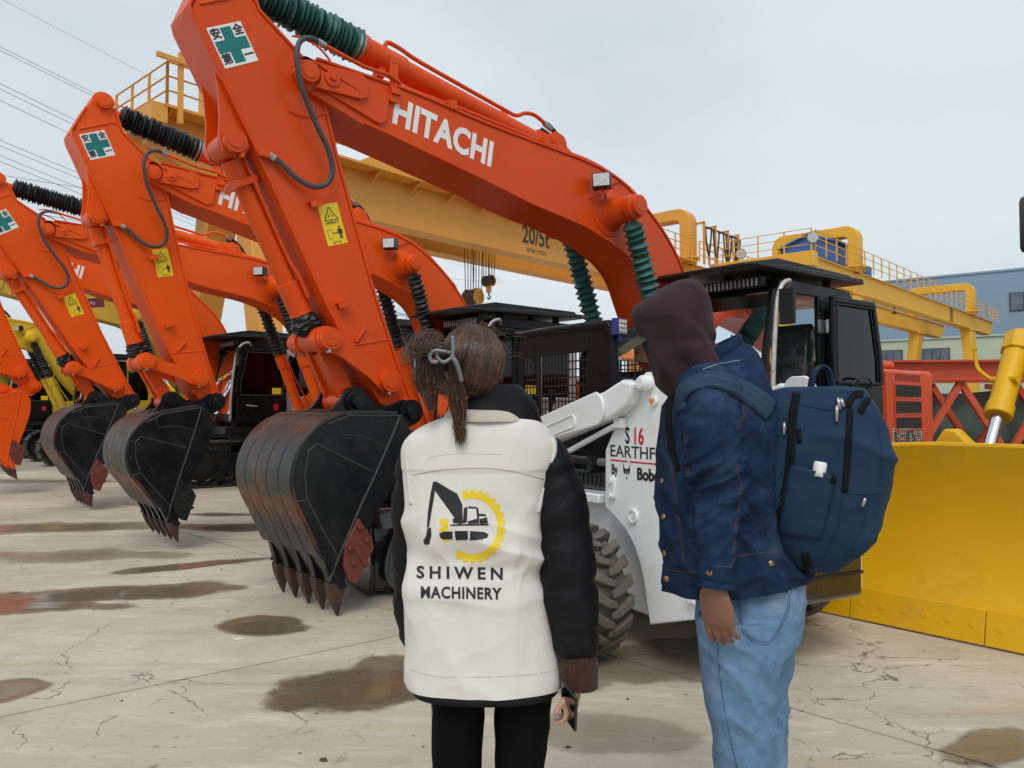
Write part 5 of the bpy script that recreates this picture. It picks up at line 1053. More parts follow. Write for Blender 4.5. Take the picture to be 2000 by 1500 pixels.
# ------------------------------------------------------------------ people
from mathutils.bvhtree import BVHTree
CAMP = Vector((0, 0, 1.45)); TH = math.atan(50/1500)
def pray(px, py):
    x = (px-1000)/1500; y = -(py-750)/1500
    return Vector((x, math.cos(TH)-y*math.sin(TH), math.sin(TH)+y*math.cos(TH)))
def S(px, py, Y): d = pray(px, py); return CAMP + d*(Y/d.y)
def cloth(name, col, rough=0.8, var=0.15, vscale=8, bump=0.25, bscale=30, fine=0.0, fscale=900, stretch=None, sheen=0.2, fade=None, fade_amt=0.0, fade_scale=6, spec=0.3):
    m = mat(name, col, rough, var=var, vscale=vscale, dirt=fade, dirt_amt=fade_amt, dscale=fade_scale, spec=spec)
    t = m.node_tree; N = t.nodes; K = t.links.new; b = N['Principled BSDF']; tc = N.new('ShaderNodeTexCoord'); src = tc.outputs['Object']
    if stretch: mp = N.new('ShaderNodeMapping'); mp.inputs['Scale'].default_value = stretch; K(src, mp.inputs[0]); s2 = mp.outputs[0]
    else: s2 = src
    nb = N.new('ShaderNodeTexNoise'); nb.inputs['Scale'].default_value = bscale; nb.inputs['Detail'].default_value = 5; nb.inputs['Distortion'].default_value = 0.4; nb.noise_type = 'RIDGED_MULTIFRACTAL'; nb.inputs['Detail'].default_value = 2.5; nb.inputs['Roughness'].default_value = 0.4; K(s2, nb.inputs['Vector'])
    bp = N.new('ShaderNodeBump'); bp.inputs['Strength'].default_value = bump; bp.inputs['Distance'].default_value = 0.02; K(nb.outputs['Fac'], bp.inputs['Height'])
    last = bp
    if fine > 0:
        n2 = N.new('ShaderNodeTexNoise'); n2.inputs['Scale'].default_value = fscale; n2.inputs['Detail'].default_value = 2; K(src, n2.inputs['Vector'])
        b2 = N.new('ShaderNodeBump'); b2.inputs['Strength'].default_value = fine; b2.inputs['Distance'].default_value = 0.002; K(n2.outputs['Fac'], b2.inputs['Height']); K(bp.outputs[0], b2.inputs['Normal']); last = b2
    K(last.outputs[0], b.inputs['Normal']); b.inputs['Sheen Weight'].default_value = sheen; b.inputs['Sheen Roughness'].default_value = 0.5
    return m
cloth('vest_cloth', (0.70, 0.67, 0.625), 0.75, var=0.03, vscale=3, bump=0.10, bscale=5, fine=0.12, fscale=1200, stretch=(1.0, 1.0, 0.55), sheen=0.0, spec=0.2)
cloth('vest_inner', (0.50, 0.45, 0.38), 0.8, var=0.05, bump=0.05, sheen=0.0)
cloth('puffer', (0.0075, 0.0072, 0.009), 0.6, var=0.2, bump=0.16, bscale=11, fine=0.1, sheen=0.0, stretch=(1, 1, 1.7), spec=0.16)
cloth('trousers_black', (0.004, 0.004, 0.005), 0.85, var=0.2, bump=0.12, bscale=8, fine=0.2, stretch=(1, 1, .5), sheen=0.0, spec=0.08)
cloth('knit_brown', (0.055, 0.026, 0.017), 0.95, var=0.3, vscale=60, bump=0.3, bscale=140, sheen=0.15, spec=0.1)
cloth('denim_dark', (0.011, 0.026, 0.064), 0.88, var=0.3, vscale=26, bump=0.20, bscale=9, fine=0.5, fscale=600, sheen=0.0, fade=(0.050, 0.090, 0.165), fade_amt=0.75, fade_scale=4.5, spec=0.12)
cloth('denim_light', (0.13, 0.225, 0.36), 0.9, var=0.14, vscale=40, bump=0.18, bscale=7, fine=0.5, fscale=600, sheen=0.0, stretch=(1, 1, .7), fade=(0.34, 0.44, 0.55), fade_amt=0.85, fade_scale=2.6, spec=0.12)
cloth('hood_cloth', (0.042, 0.023, 0.029), 0.95, var=0.12, vscale=5, bump=0.10, bscale=5, fine=0.25, fscale=900, sheen=0.06, spec=0.08)
cloth('pack_cloth', (0.012, 0.036, 0.076), 0.75, var=0.12, vscale=5, bump=0.16, bscale=7, fine=0.4, fscale=700, sheen=0.0, spec=0.2)
cloth('strap_cloth', (0.026, 0.052, 0.092), 0.8, var=0.1, bump=0.08, fine=0.4, sheen=0.0, spec=0.12)
cloth('pack_dark', (0.008, 0.009, 0.011), 0.85, var=0.2, vscale=20, bump=0.1, bscale=200, sheen=0.0, spec=0.12)
cloth('cap_olive', (0.075, 0.072, 0.040), 0.85, var=0.1, bump=0.08, fine=0.3, sheen=0.0)
mat('stitch_pale', (0.30, 0.31, 0.32), 0.8); mat('stitch', (0.10, 0.062, 0.035), 0.85); mat('stitch_blue', (0.06, 0.10, 0.18), 0.8); mat('brass', (0.36, 0.24, 0.12), 0.4, 0.7)
mat('skin_man', (0.215, 0.098, 0.058), 0.5, var=0.10, vscale=25, bump=0.15, bscale=160); mat('skin_woman', (0.52, 0.30, 0.215), 0.5, var=0.06, vscale=20, bump=0.1, bscale=160)
mat('hair', (0.045, 0.019, 0.011), 0.34, var=0.5, vscale=60, spec=0.5); mat('hair_light', (0.115, 0.052, 0.027), 0.34, var=0.35, vscale=60)
mat('clip_grey', (0.16, 0.17, 0.18), 0.25, 0.3, var=0.1); mat('phone_black', (0.012, 0.013, 0.015), 0.15, var=0.1); mat('shoe', (0.03, 0.03, 0.032), 0.6)
def oval(xc, yc, z, rx, ry, n=56, e=2.3, rot=0.0, fz=None, tilt=(0, 0)):
    r = []
    for k in range(n):
        a = 2*PI*k/n; c, s = math.cos(a), math.sin(a); x = rx*math.copysign(abs(c)**(2/e), c); y = ry*math.copysign(abs(s)**(2/e), s)
        x, y = x*math.cos(rot)-y*math.sin(rot), x*math.sin(rot)+y*math.cos(rot)
        r.append(Vector((xc+x, yc+y, z + tilt[0]*x + tilt[1]*y)))
    return r
def rows(tab, Y, ry, sub=7, n=56, e=2.3, rot=0.0, yoff=None, tilt=None):
    """tab: (py, pxL, pxR[, half depth[, centre depth[, tilt x]]]) outlines surveyed at depth Y"""
    P = []
    for t in tab:
        a = S(t[1], t[0], Y); b = S(t[2], t[0], Y); d = t[3] if len(t) > 3 else ry; yc = t[4] if len(t) > 4 else Y; tl = t[5] if len(t) > 5 else 0.0
        P.append(Vector(((a.x+b.x)/2, (b.x-a.x)/2, a.z, d)).to_4d() if False else ((a.x+b.x)/2, (b.x-a.x)/2, a.z, d, yc, tl))
    out = []
    for i in range(len(P)-1):
        for k in range(sub):
            t = k/sub; q = []
            for j in range(6):
                p0, p1, p2, p3 = P[max(i-1, 0)][j], P[i][j], P[i+1][j], P[min(i+2, len(P)-1)][j]
                q.append(0.5*(2*p1+(p2-p0)*t+(2*p0-5*p1+4*p2-p3)*t*t+(3*p1-p0-3*p2+p3)*t**3))
            out.append(q)
    out.append(P[-1])
    return [oval(q[0], q[4], q[2], abs(q[1]), q[3], n, e, rot, tilt=(q[5], 0)) for q in out]
def limb(path, radii, n=28, sub=6, squash=1.0, ref=Vector((0, 1, 0))):
    pts = spline(path, sub); R_ = []
    for i in range(len(radii)-1):
        for k in range(sub): t = k/sub; t = t*t*(3-2*t); R_.append(radii[i]*(1-t)+radii[i+1]*t)
    R_.append(radii[-1]); rings = []
    for i, p in enumerate(pts):
        t = (pts[min(i+1, len(pts)-1)]-pts[max(i-1, 0)]).normalized(); a = t.cross(ref).normalized(); b = t.cross(a)
        rings.append([p + a*(R_[i]*math.cos(2*PI*k/n)) + b*(R_[i]*squash*math.sin(2*PI*k/n)) for k in range(n)])
    return rings
def wrinkle(rings, fn):
    """push each vertex along the ring's outward direction by fn(point, u along 0..1, angle)"""
    out = []
    for i, r in enumerate(rings):
        c = sum(r, Vector())/len(r); out.append([p + (p-c).normalized()*fn(p, i/(len(rings)-1), 2*PI*k/len(r)) for k, p in enumerate(r)])
    return out
def nz3(p, s, sx=1, sy=1, sz=1, o=0): return noise.noise(Vector((p.x*s*sx+o, p.y*s*sy+o*1.7, p.z*s*sz-o)))
def ridge(p, s, sx, sy, sz, o=0): return 1-2*abs(nz3(p, s, sx, sy, sz, o))
def crease(p, s, sx, sy, sz, o=0, k=9.0):
    q = p + Vector((nz3(p, s*.6, o=o+3), nz3(p, s*.6, o=o+9), nz3(p, s*.6, o=o+15)))*(.35/s)
    return math.exp(-abs(nz3(q, s, sx, sy, sz, o))*k)
def bvh_of(ob, base):
    dg = bpy.context.evaluated_depsgraph_get(); dg.update(); return (BVHTree.FromObject(ob, dg), Vector(base))
def hit(bs, px, py):
    d = pray(px, py).normalized(); best = None
    for b, base in bs:
        h = b.ray_cast(CAMP-base, d)
        if h[0] is not None and (best is None or h[3] < best[2]): best = (h[0]+base, h[1] if h[1].dot(d) < 0 else -h[1], h[3])
    return best
def drape(bs, pts, off, n=6, closed=False):
    out = []
    P2 = spline([Vector((a, b)) for a, b in pts], n) if n > 1 else [Vector((a, b)) for a, b in pts]
    for p in P2:
        h = hit(bs, p.x, p.y)
        if h: out.append((h[0]+h[1]*off, h[1]))
    return out
def drape_tube(mb, bs, pts, r, off=0.0, n=6, mi=0, seg=6):
    q = drape(bs, pts, off, n)
    if len(q) > 2: mb.tube([a for a, b in q], r, seg, mi)
def drape_band(mb, bs, pts, wpx, off, th, n=6, mi=0, m=5):
    """strap following a pixel path on a surface: a real band with thickness"""
    P2 = spline([Vector((a, b)) for a, b in pts], n); rings = []
    for i, p in enumerate(P2):
        t = (P2[min(i+1, len(P2)-1)]-P2[max(i-1, 0)]).normalized(); nn = Vector((-t.y, t.x)); ws = wpx[0]+(wpx[1]-wpx[0])*i/(len(P2)-1) if isinstance(wpx, tuple) else wpx
        up_, lo_ = [], []
        for k in range(m):
            q = p+nn*ws*(k/(m-1)-.5); h = hit(bs, q.x, q.y)
            if not h: break
            e = off*(1 if 0 < k < m-1 else .7); up_.append(h[0]+h[1]*(e+th)); lo_.append(h[0]+h[1]*(e-.01))
        if len(up_) == m: rings.append(up_+lo_[::-1])
    if len(rings) > 1: mb.loft(rings, mi)
def drape_poly(mb, bs, poly, off, mi=0, step=7.0):
    """flat print laid on a cloth: polygon in pixels, triangulated finely, each point dropped on the surface"""
    bm = bmesh.new(); vs = [bm.verts.new((a, b, 0)) for a, b in poly]
    try: f = bm.faces.new(vs)
    except Exception: bm.free(); return
    bmesh.ops.triangulate(bm, faces=bm.faces[:])
    for _ in range(4):
        ed = [e for e in bm.edges if e.calc_length() > step]
        if not ed: break
        bmesh.ops.subdivide_edges(bm, edges=ed, cuts=1); bmesh.ops.triangulate(bm, faces=bm.faces[:])
    idx = {}; V = []; ok = []
    for v in bm.verts:
        h = hit(bs, v.co.x, v.co.y); idx[v] = len(V); ok.append(h is not None); V.append((h[0]+h[1]*off) if h else Vector())
    F = [[idx[v] for v in f.verts] for f in bm.faces if all(ok[idx[v]] for v in f.verts)]
    mb.add(V, F, mi); bm.free()
def drape_text(mb, bs, txt, cx, cy, wpx, hpx, off, bold, spacing, mi=0, skew=0.0):
    me = text_mesh(txt, 1.0, bold, spacing); bm = bmesh.new(); bm.from_mesh(me); bpy.data.meshes.remove(me)
    bmesh.ops.remove_doubles(bm, verts=bm.verts[:], dist=1e-4); bmesh.ops.triangulate(bm, faces=bm.faces[:])
    xs = [v.co.x for v in bm.verts]; ys = [v.co.y for v in bm.verts]; x0, x1, y0, y1 = min(xs), max(xs), min(ys), max(ys)
    for v in bm.verts: px = cx+(v.co.x-(x0+x1)/2)/(x1-x0)*wpx; v.co = Vector((px, cy-(v.co.y-(y0+y1)/2)/(y1-y0)*hpx+skew*(px-cx), 0))
    for _ in range(3):
        ed = [e for e in bm.edges if e.calc_length() > 6]
        if not ed: break
        bmesh.ops.subdivide_edges(bm, edges=ed, cuts=1); bmesh.ops.triangulate(bm, faces=bm.faces[:])
    V = []; ok = []; idx = {}
    for v in bm.verts: h = hit(bs, v.co.x, v.co.y); idx[v] = len(V); ok.append(h is not None); V.append((h[0]+h[1]*off) if h else Vector())
    mb.add(V, [[idx[v] for v in f.verts] for f in bm.faces if all(ok[idx[v]] for v in f.verts)], mi); bm.free()
def head(mb, c, f, up, k=1.0, mi=0):
    """head of about 0.23 m with brow, nose, lips, chin and ears; f = facing direction"""
    f = Vector(f).normalized(); up = Vector(up); up = (up-f*up.dot(f)).normalized(); r = f.cross(up).normalized(); c = Vector(c); rings = []
    nu, nv = 48, 34
    G = lambda a, b, s: math.exp(-((a-b)/s)**2)
    for j in range(nv+1):
        v = -PI/2+PI*j/nv; ring = []
        for i in range(nu):
            a = 2*PI*i/nu; x = math.cos(v)*math.cos(a)*.098; y = math.cos(v)*math.sin(a)*.076; z = math.sin(v)*.118
            if z < 0: x *= 1-.10*(-z/.118); y *= 1-.28*(-z/.118)
            fr = max(0, math.cos(a))**2
            x += fr*(.034*G(a if a < PI else a-2*PI, 0, .16)*G(z, -.026, .020)*math.cos(v) + .012*G(a if a < PI else a-2*PI, 0, .13)*G(z, .0, .022) + .007*G(z, .022, .014) + .012*G(z, -.062, .012)*G(a if a < PI else a-2*PI, 0, .35) + .016*G(z, -.100, .018) - .008*G(abs(a if a < PI else a-2*PI), .42, .20)*G(z, .006, .014))
            ear = G(abs(a if a < PI else a-2*PI), 1.62, .10)*G(z, -.008, .030); y += math.copysign(.018*ear, math.sin(a))
            ring.append(c+(f*x+r*y+up*z)*k)
        rings.append(ring)
    mb.loft(rings, mi)
def hand(mb, wrist, d, n, side, k=1.0, curl=.5, spread=.10, thumb=.9):
    """wrist point, finger direction d, back-of-hand normal n, side = direction of the thumb"""
    d = Vector(d).normalized(); n = Vector(n); n = (n-d*n.dot(d)).normalized(); s = Vector(side); s = (s-d*s.dot(d)-n*s.dot(n)).normalized(); w = Vector(wrist)
    sec = [(0, .030, .021), (.02, .034, .020), (.05, .042, .019), (.08, .044, .017), (.095, .042, .014)]
    rings = []
    for t, a, b in sec: rings.append([w+d*t*k+(s*a*math.cos(2*PI*q/20)+n*b*math.sin(2*PI*q/20))*k - n*.004*t/.09 for q in range(20)])
    mb.loft(rings)
    for q, (o, L_, r) in enumerate(((.031, .070, .0092), (.010, .078, .0096), (-.011, .073, .0092), (-.031, .058, .0082))):
        p = w+d*.082*k+s*o*k; dd = (d+s*spread*(o/.031)*.5).normalized(); c_ = curl*(1+.12*q); pts = [p-d*.02*k, p]; ang = c_*.35
        for L3, da in ((.44, c_*.75), (.31, c_*.6), (.25, 0)):
            v = (dd*math.cos(ang)-n*math.sin(ang)).normalized(); p = p+v*L_*L3*k; pts.append(p); ang += da
        mb.tube(spline(pts, 4), [r*k*(1.05-.30*i/(len(pts)*4-4)) for i in range((len(pts)-1)*4+1)], 10)
    p = w+d*.022*k+s*.026*k; td = (d*.75+s*thumb-n*.35).normalized(); pts = [w+d*.01*k+s*.012*k, p, p+td*.034*k, p+(td*.6+d*.5-n*.25).normalized()*.034*k+td*.030*k, p+(td*.4+d*.8-n*.35).normalized()*.055*k+td*.034*k]
    mb.tube(spline(pts, 4), [.0135*k, .014*k, .0145*k, .014*k, .013*k, .0125*k, .012*k, .012*k, .0118*k, .0115*k, .011*k, .0105*k, .010*k, .0095*k, .009*k, .008*k, .006*k], 10)
def finish(mb, name, m, parent, base, voxel=None, smooth=4, sub=0, solid=0):
    o = mb.build(name, m, parent, M=Matrix.Translation(-Vector(base)), sharp=180)
    if voxel:
        r = o.modifiers.new('remesh', 'REMESH'); r.mode = 'VOXEL'; r.voxel_size = voxel; r.use_smooth_shade = True
        s_ = o.modifiers.new('smooth', 'SMOOTH'); s_.factor = .5; s_.iterations = smooth
    if sub: q = o.modifiers.new('sub', 'SUBSURF'); q.levels = sub; q.render_levels = sub
    if solid: q = o.modifiers.new('solid', 'SOLIDIFY'); q.thickness = solid; q.offset = 0
    return o
def shoe(mb, x, y, dx, dy, k=1.0):
    d = Vector((dx, dy, 0)).normalized(); r = Vector((-d.y, d.x, 0)); c = Vector((x, y, 0)); rings = []
    for t, w_, h_ in ((-.09, .028, .07), (-.07, .036, .085), (0, .040, .095), (.07, .045, .065), (.13, .047, .05), (.18, .038, .045), (.20, .015, .03)):
        rings.append([c+d*t*k+(r*w_*math.cos(2*PI*q/18)*(1.0))*k+Vector((0, 0, max(0.0, (h_*.5+h_*.5*math.sin(2*PI*q/18)))*k)) for q in range(18)])
    mb.loft(rings)
# =================================================================== person in the printed vest
WB = Vector((-.10, 2.24, 0))
WY = 2.22
mb = MB()
bodyrows = [(800, 905, 985, .055), (830, 860, 1020, .070), (900, 830, 1050, .075), (1000, 840, 1040, .075), (1120, 850, 1035, .075), (1250, 855, 1055, .085), (1320, 865, 1055, .080)]
mb.loft(rows(bodyrows, WY, .1, 4, 40))
hc = S(925, 722, 2.20); mb.loft(limb([S(940, 835, 2.22), S(935, 800, 2.215), hc+Vector((0, 0, -.05))], [.06, .055, .055], 24, 5)); head(mb, hc, (.72, .66, -.06), (0, 0, 1), .93)
for lx in (-.155, .045):
    mb.loft(limb([Vector((lx*.9-.03, 2.24, .80)), Vector((lx-.02, 2.25, .45)), Vector((lx-.02, 2.26, .09))], [.075, .055, .04], 20, 6)); mb.loft(limb([Vector((lx-.02, 2.20, .05)), Vector((lx-.015, 2.30, .05)), Vector((lx-.01, 2.40, .03))], [.035, .04, .025], 16, 4))
ra = [S(1068, 900, 2.22), S(1095, 1000, 2.20), S(1112, 1130, 2.18), S(1126, 1260, 2.17), S(1128, 1335, 2.165)]
mb.loft(limb(ra, [.05, .047, .042, .035, .027], 20, 5))
la_ = [S(815, 900, 2.24), S(808, 1010, 2.27), S(812, 1150, 2.31), S(840, 1220, 2.42), S(885, 1235, 2.48)]
mb.loft(limb(la_, [.05, .047, .042, .035, .027], 20, 5))
hw = S(1124, 1334, 2.162); hand(mb, hw, (-.14, .0, -1), (.80, -.45, .1), (-.55, -.75, 0), .88, .85, .04, .5); hand(mb, la_[-1], (.8, .3, -.1), (0, -.2, .9), (.2, .6, .5), .85, .6)
W_ = finish(mb, 'person', 'skin_woman', None, WB, .0055, 3); W_.location = WB
tag(W_, 'person seen from behind in a pale vest printed SHIWEN MACHINERY', 'person')
# trousers
mb = MB()
def legs(mb, tabs, Y, ry, fn, top=None):
    for tab in tabs: mb.loft(wrinkle(rows(tab, Y, ry, 8, 40, 2.1), fn))
    if top: mb.loft(wrinkle(rows(top, Y, ry, 6, 56, 2.3), fn))
fw = lambda p, u, a: .004*ridge(p, 9, 1, 1, 1.6, 3)+.003*nz3(p, 20, 1, 1, .6)
legs(mb, [[(1300, 842, 944, .10), (1400, 845, 945, .095), (1500, 847, 939, .088), (1650, 855, 930, .07), (1900, 858, 925, .062), (2180, 856, 930, .066), (2260, 856, 930, .066)], [(1300, 964, 1080, .10), (1400, 967, 1074, .095), (1500, 968, 1062, .088), (1650, 968, 1048, .07), (1900, 970, 1040, .062), (2180, 966, 1042, .066), (2260, 966, 1042, .066)]], WY+.02, .09, fw, [(1230, 838, 1082, .125), (1300, 841, 1081, .122), (1322, 852, 1072, .10)])
tr = finish(mb, 'trousers', 'trousers_black', W_, WB, .008, 3)
for lx in (-.155, .02):
    mb = MB(); shoe(mb, lx+.0, 2.25, .15, 1, 1.0); finish(mb, 'shoe', 'shoe', W_, WB, sub=1)
# black padded jacket under the vest
mb = MB()
def quilt(path_len, per, amp): return lambda p, u, a: amp*abs(math.sin(PI*u*path_len/per))**.6 - amp*.6 + .006*nz3(p, 14, 1, 1, 1.5, 5) + .007*crease(p, 9, .8, .8, 1.8, 2, 8) - .003
mb.loft(wrinkle(limb([S(1050, 878, 2.22), S(1082, 930, 2.21), S(1101, 1030, 2.20), S(1111, 1140, 2.185), S(1122, 1230, 2.175), S(1128, 1282, 2.17)], [.062, .070, .078, .079, .069, .052], 40, 12), quilt(.62, .125, .010)))
mb.loft(wrinkle(limb([S(830, 880, 2.24), S(815, 940, 2.26), S(812, 1040, 2.285), S(814, 1150, 2.315), S(824, 1240, 2.37), S(850, 1275, 2.43)], [.062, .066, .070, .070, .064, .05], 40, 12), quilt(.62, .125, .010)))
mb.loft(wrinkle(rows([(868, 815, 1060, .075), (950, 825, 1045, .085), (1100, 825, 1040, .085), (1250, 818, 1070, .10), (1318, 812, 1082, .115), (1336, 804, 1091, .138), (1348, 808, 1088, .135)], WY, .12, 6, 56, 2.5), lambda p, u, a: 0))
jk = finish(mb, 'padded_jacket', 'puffer', W_, WB, .0075, 2)
mb = MB(); mb.loft(wrinkle(rows([(752, 912, 1012, .066, 2.215), (762, 902, 1025, .074, 2.215), (785, 888, 1046, .086, 2.22), (812, 872, 1056, .096, 2.22), (830, 850, 1060, .10, 2.22)], WY, .08, 6, 48, 2.2), lambda p, u, a: .004*nz3(p, 16))); finish(mb, 'stand_collar', 'puffer', W_, WB)
mb = MB()
cf = limb([S(1128, 1278, 2.17), S(1130, 1300, 2.168), S(1130, 1342, 2.166)], [.050, .053, .052], 72, 8)
mb.loft([[p + (p-sum(r, Vector())/len(r)).normalized()*(.0022*math.sin(24*2*PI*k/72)) for k, p in enumerate(r)] for r in cf]); finish(mb, 'knit_cuff', 'knit_brown', W_, WB)
# vest
vt = [(806, 895, 1020, .072), (816, 868, 1040, .090), (830, 832, 1062, .102), (850, 802, 1079, .110), (875, 787, 1089, .114), (915, 786, 1082, .118), (960, 790, 1068, .122), (1010, 795, 1058, .124), (1070, 798, 1056, .122), (1130, 799, 1063, .122), (1200, 797, 1078, .128), (1270, 796, 1092, .134), (1316, 797, 1097, .138), (1332, 800, 1096, .139)]
def vf(p, u, a):
    q = 0.0; P3 = p
    wv_ = Vector((nz3(p, 3, o=5), nz3(p, 3, o=11), nz3(p, 3, o=17)))*.05
    low = max(0, min(1, (1.10-p.z)/.35)); mid = math.exp(-((p.z-1.04)/.12)**2); hi = max(0, min(1, (p.z-1.0)/.2))
    q += low*1.5*(.011*nz3(p+wv_, 8.5, 1, .4, .22, 4) + .006*ridge(p+wv_+Vector((p.z*.35, 0, 0)), 6, 1, .4, .35, 14) - .003)
    q += mid*1.7*(.013*ridge(p+wv_+Vector((p.z*1.1, 0, 0)), 5.2, .8, .3, 1.3, 9) - .006)
    q += mid*1.8*.006*ridge(p+wv_+Vector((-p.z*1.3, 0, 0)), 7, .8, .3, 1.1, 31)
    q += hi*1.6*.005*ridge(p+wv_, 4, 1, .4, .9, 22) - .002*hi + .0022*nz3(p, 18, 1, 1, .7, 2)
    q += .0075*crease(p+Vector((p.z*.55, 0, 0)), 3.4, 1, .3, .9, 41, 10)*(mid*1.3+low*.5) + .006*crease(p-Vector((p.z*.45, 0, 0)), 4.2, 1, .3, .7, 57, 11)*(low+.3*hi) + .004*crease(p, 8, 1, .3, .8, 71, 8)*(mid+.5*low) - .004
    if p.z > 1.275: q += .0035*min(1, (p.z-1.275)/.01)          # yoke flap stands off the back
    return q
vr = wrinkle(rows(vt, WY, .12, 16, 220, 2.9), vf)
mb = MB(); mb.loft(vr); vest = finish(mb, 'vest', 'vest_cloth', W_, WB)
VB = [bvh_of(vest, WB)]
mb = MB(); mb.loft(wrinkle(rows([(800, 886, 1022, .082, 2.215), (806, 876, 1032, .094, 2.215), (816, 870, 1038, .103, 2.215), (823, 868, 1042, .106, 2.215)], WY, .09, 4, 64, 2.2), lambda p, u, a: .004+.003*nz3(p, 10))); finish(mb, 'vest_collar', 'vest_inner', W_, WB)
for path, r_ in (([(806, 928), (850, 919), (900, 915), (960, 915), (1010, 922), (1062, 936)], .0018), ([(835, 900), (842, 893), (900, 886), (980, 888)], .0008), ([(800, 1308), (860, 1322), (960, 1322), (1050, 1316), (1094, 1304)], .0009)):
    mb = MB(); drape_tube(mb, VB, path, r_, 0, 6); finish(mb, 'vest_seam', 'vest_inner', W_, WB)
for path in ([(1079, 852), (1084, 880), (1072, 925), (1058, 975), (1052, 1000)], [(800, 858), (794, 880), (797, 930), (803, 985)]):
    mb = MB(); drape_band(mb, VB, path, 5, .0012, .002, 8); finish(mb, 'armhole_edge', 'vest_cloth', W_, WB)
# print on the back
mb = MB(); O_ = .0012
drape_text(mb, VB, 'SHIWEN', 898, 1119, 168, 25, O_, .028, 1.5, 0, .02); drape_text(mb, VB, 'MACHINERY', 901, 1158, 158, 24, O_, .030, 1.1, 0, .02)
for poly in (  # excavator: boom, stick, bucket, cab, tracks
    [(846, 941), (852, 940), (880, 957), (893, 964), (903, 985), (904, 1022), (897, 1024), (894, 992), (886, 975), (862, 962), (849, 957)],
    [(846, 941), (850, 957), (843, 1000), (838, 1030), (834, 1030), (836, 1000), (841, 965)],
    [(835, 1032), (842, 1030), (843, 1045), (839, 1062), (835, 1064), (833, 1058), (829, 1063), (827, 1055), (832, 1048)],
    [(906, 992), (913, 990), (912, 1020), (904, 1022)], [(913, 989), (930, 990), (933, 993), (916, 993)], [(914, 1018), (935, 1012), (936, 1022), (914, 1023)], [(930, 992), (934, 992), (936, 1014), (932, 1014)], [(934, 1003), (948, 1004), (950, 1008), (936, 1008)], [(936, 1014), (951, 1010), (953, 1022), (937, 1023)],
    [(884, 1014), (897, 1008), (898, 1022), (886, 1022)], [(880, 1024), (955, 1023), (954, 1026), (880, 1027)],
    [(858, 1042), (866, 1038), (884, 1038), (884, 1053), (866, 1054), (860, 1050)], [(888, 1037), (914, 1037), (914, 1054), (890, 1055)], [(918, 1037), (945, 1039), (954, 1043), (952, 1050), (940, 1054), (918, 1055)]):
    drape_poly(mb, VB, poly, O_)
cxg, cyg, rg = 923, 1028, 55
for k in range(26):
    a0 = k*2*PI/26; a1 = (k+1)*2*PI/26; am = (a0+a1)/2; deg = math.degrees(am) % 360
    if 200 < deg < 248 or 118 < deg < 158: continue       # the boom and the tracks interrupt the ring
    pt = lambda a, r: (cxg+r*math.cos(a)*1.0, cyg+r*1.12*math.sin(a))
    drape_poly(mb, VB, [pt(a0, rg-6), pt(a0, rg+2), pt(am-.06, rg+9), pt(am+.05, rg+10), pt(a1, rg+2), pt(a1, rg-6)], O_*.8, 1)
finish(mb, 'vest_print', ['decal_black', 'decal_yellow'], W_, WB)
# hair : scalp shell, locks, bun
rnd = random.Random(11)
mb = MB(); hcv = hc+Vector((-.004, -.004, .014)); rings = []
for j in range(25):
    v = -PI/2*.62+(PI/2+PI/2*.62)*j/24; ring = []
    for i in range(56):
        a = 2*PI*i/56; rr = 1+.02*noise.noise(Vector((math.cos(a)*4, math.sin(a)*4, v*1.2)))
        ring.append(hcv+Vector((.093*math.cos(v)*math.cos(a)*rr, .104*math.cos(v)*math.sin(a)*rr, .112*math.sin(v))))
    rings.append(ring)
# keep the face free: pull the shell in where it would cover it
fdir = Vector((.72, .66, 0)).normalized()
for r in rings:
    for k, p in enumerate(r):
        d = p-hcv; h_ = Vector((d.x, d.y, 0)); c_ = h_.dot(fdir)/max(1e-6, h_.length)
        if c_ > .45 and d.z < .055: r[k] = hcv+d*(1-.30*min(1, (c_-.45)/.2))
mb.loft(rings); hair = finish(mb, 'hair', ['hair'], W_, WB)
def onhead(u, v, k=1.0): return hcv+Vector((.096*k*math.cos(v)*math.cos(u), .107*k*math.cos(v)*math.sin(u), .115*k*math.sin(v)))
mb = MB(); clip = S(872, 692, 2.09)
def strand(pts, r, mi): mb.tube(pts, [r*(.5 if i in (0,) else 1)*(1 if i < len(pts)-1 else .25) for i in range(len(pts))], 4, mi, False)
uc = math.radians(-126)
for q in range(4600):
    # combed from the crown down the skull, drawn towards the clip: neighbours run parallel
    u0 = rnd.uniform(-PI-.45, .30); vtop = 1.50-.35*rnd.random(); du_ = rnd.gauss(0, .035); dv_ = rnd.gauss(0, .03); jt = .028*rnd.random()**2
    near_clip = math.exp(-((u0-uc)/.75)**2); pull = .30+.35*near_clip; vend = -.80+.25*rnd.random(); pts = []
    for k in range(10):
        t = k/9; u_ = u0+(uc-u0)*pull*t**1.6+du_*t; v_ = vtop+(vend-vtop)*t+dv_
        lock = .012*math.sin(u0*19+t*1.5)
        p = onhead(u_, v_, .985+jt+lock*.6)
        if near_clip > .45 and t > .30: p = p.lerp(clip+Vector((rnd.gauss(0, .006), rnd.gauss(0, .005), rnd.gauss(0, .010))), min(1, (t-.30)/.6)**1.4*min(1, near_clip*1.2))
        pts.append(p)
    hl = noise.noise(Vector((u0*5.5, vtop*2, 1.0)))
    strand(pts, rnd.uniform(.0006, .0013), 1 if hl+rnd.gauss(0, .25) > .22 else 0)
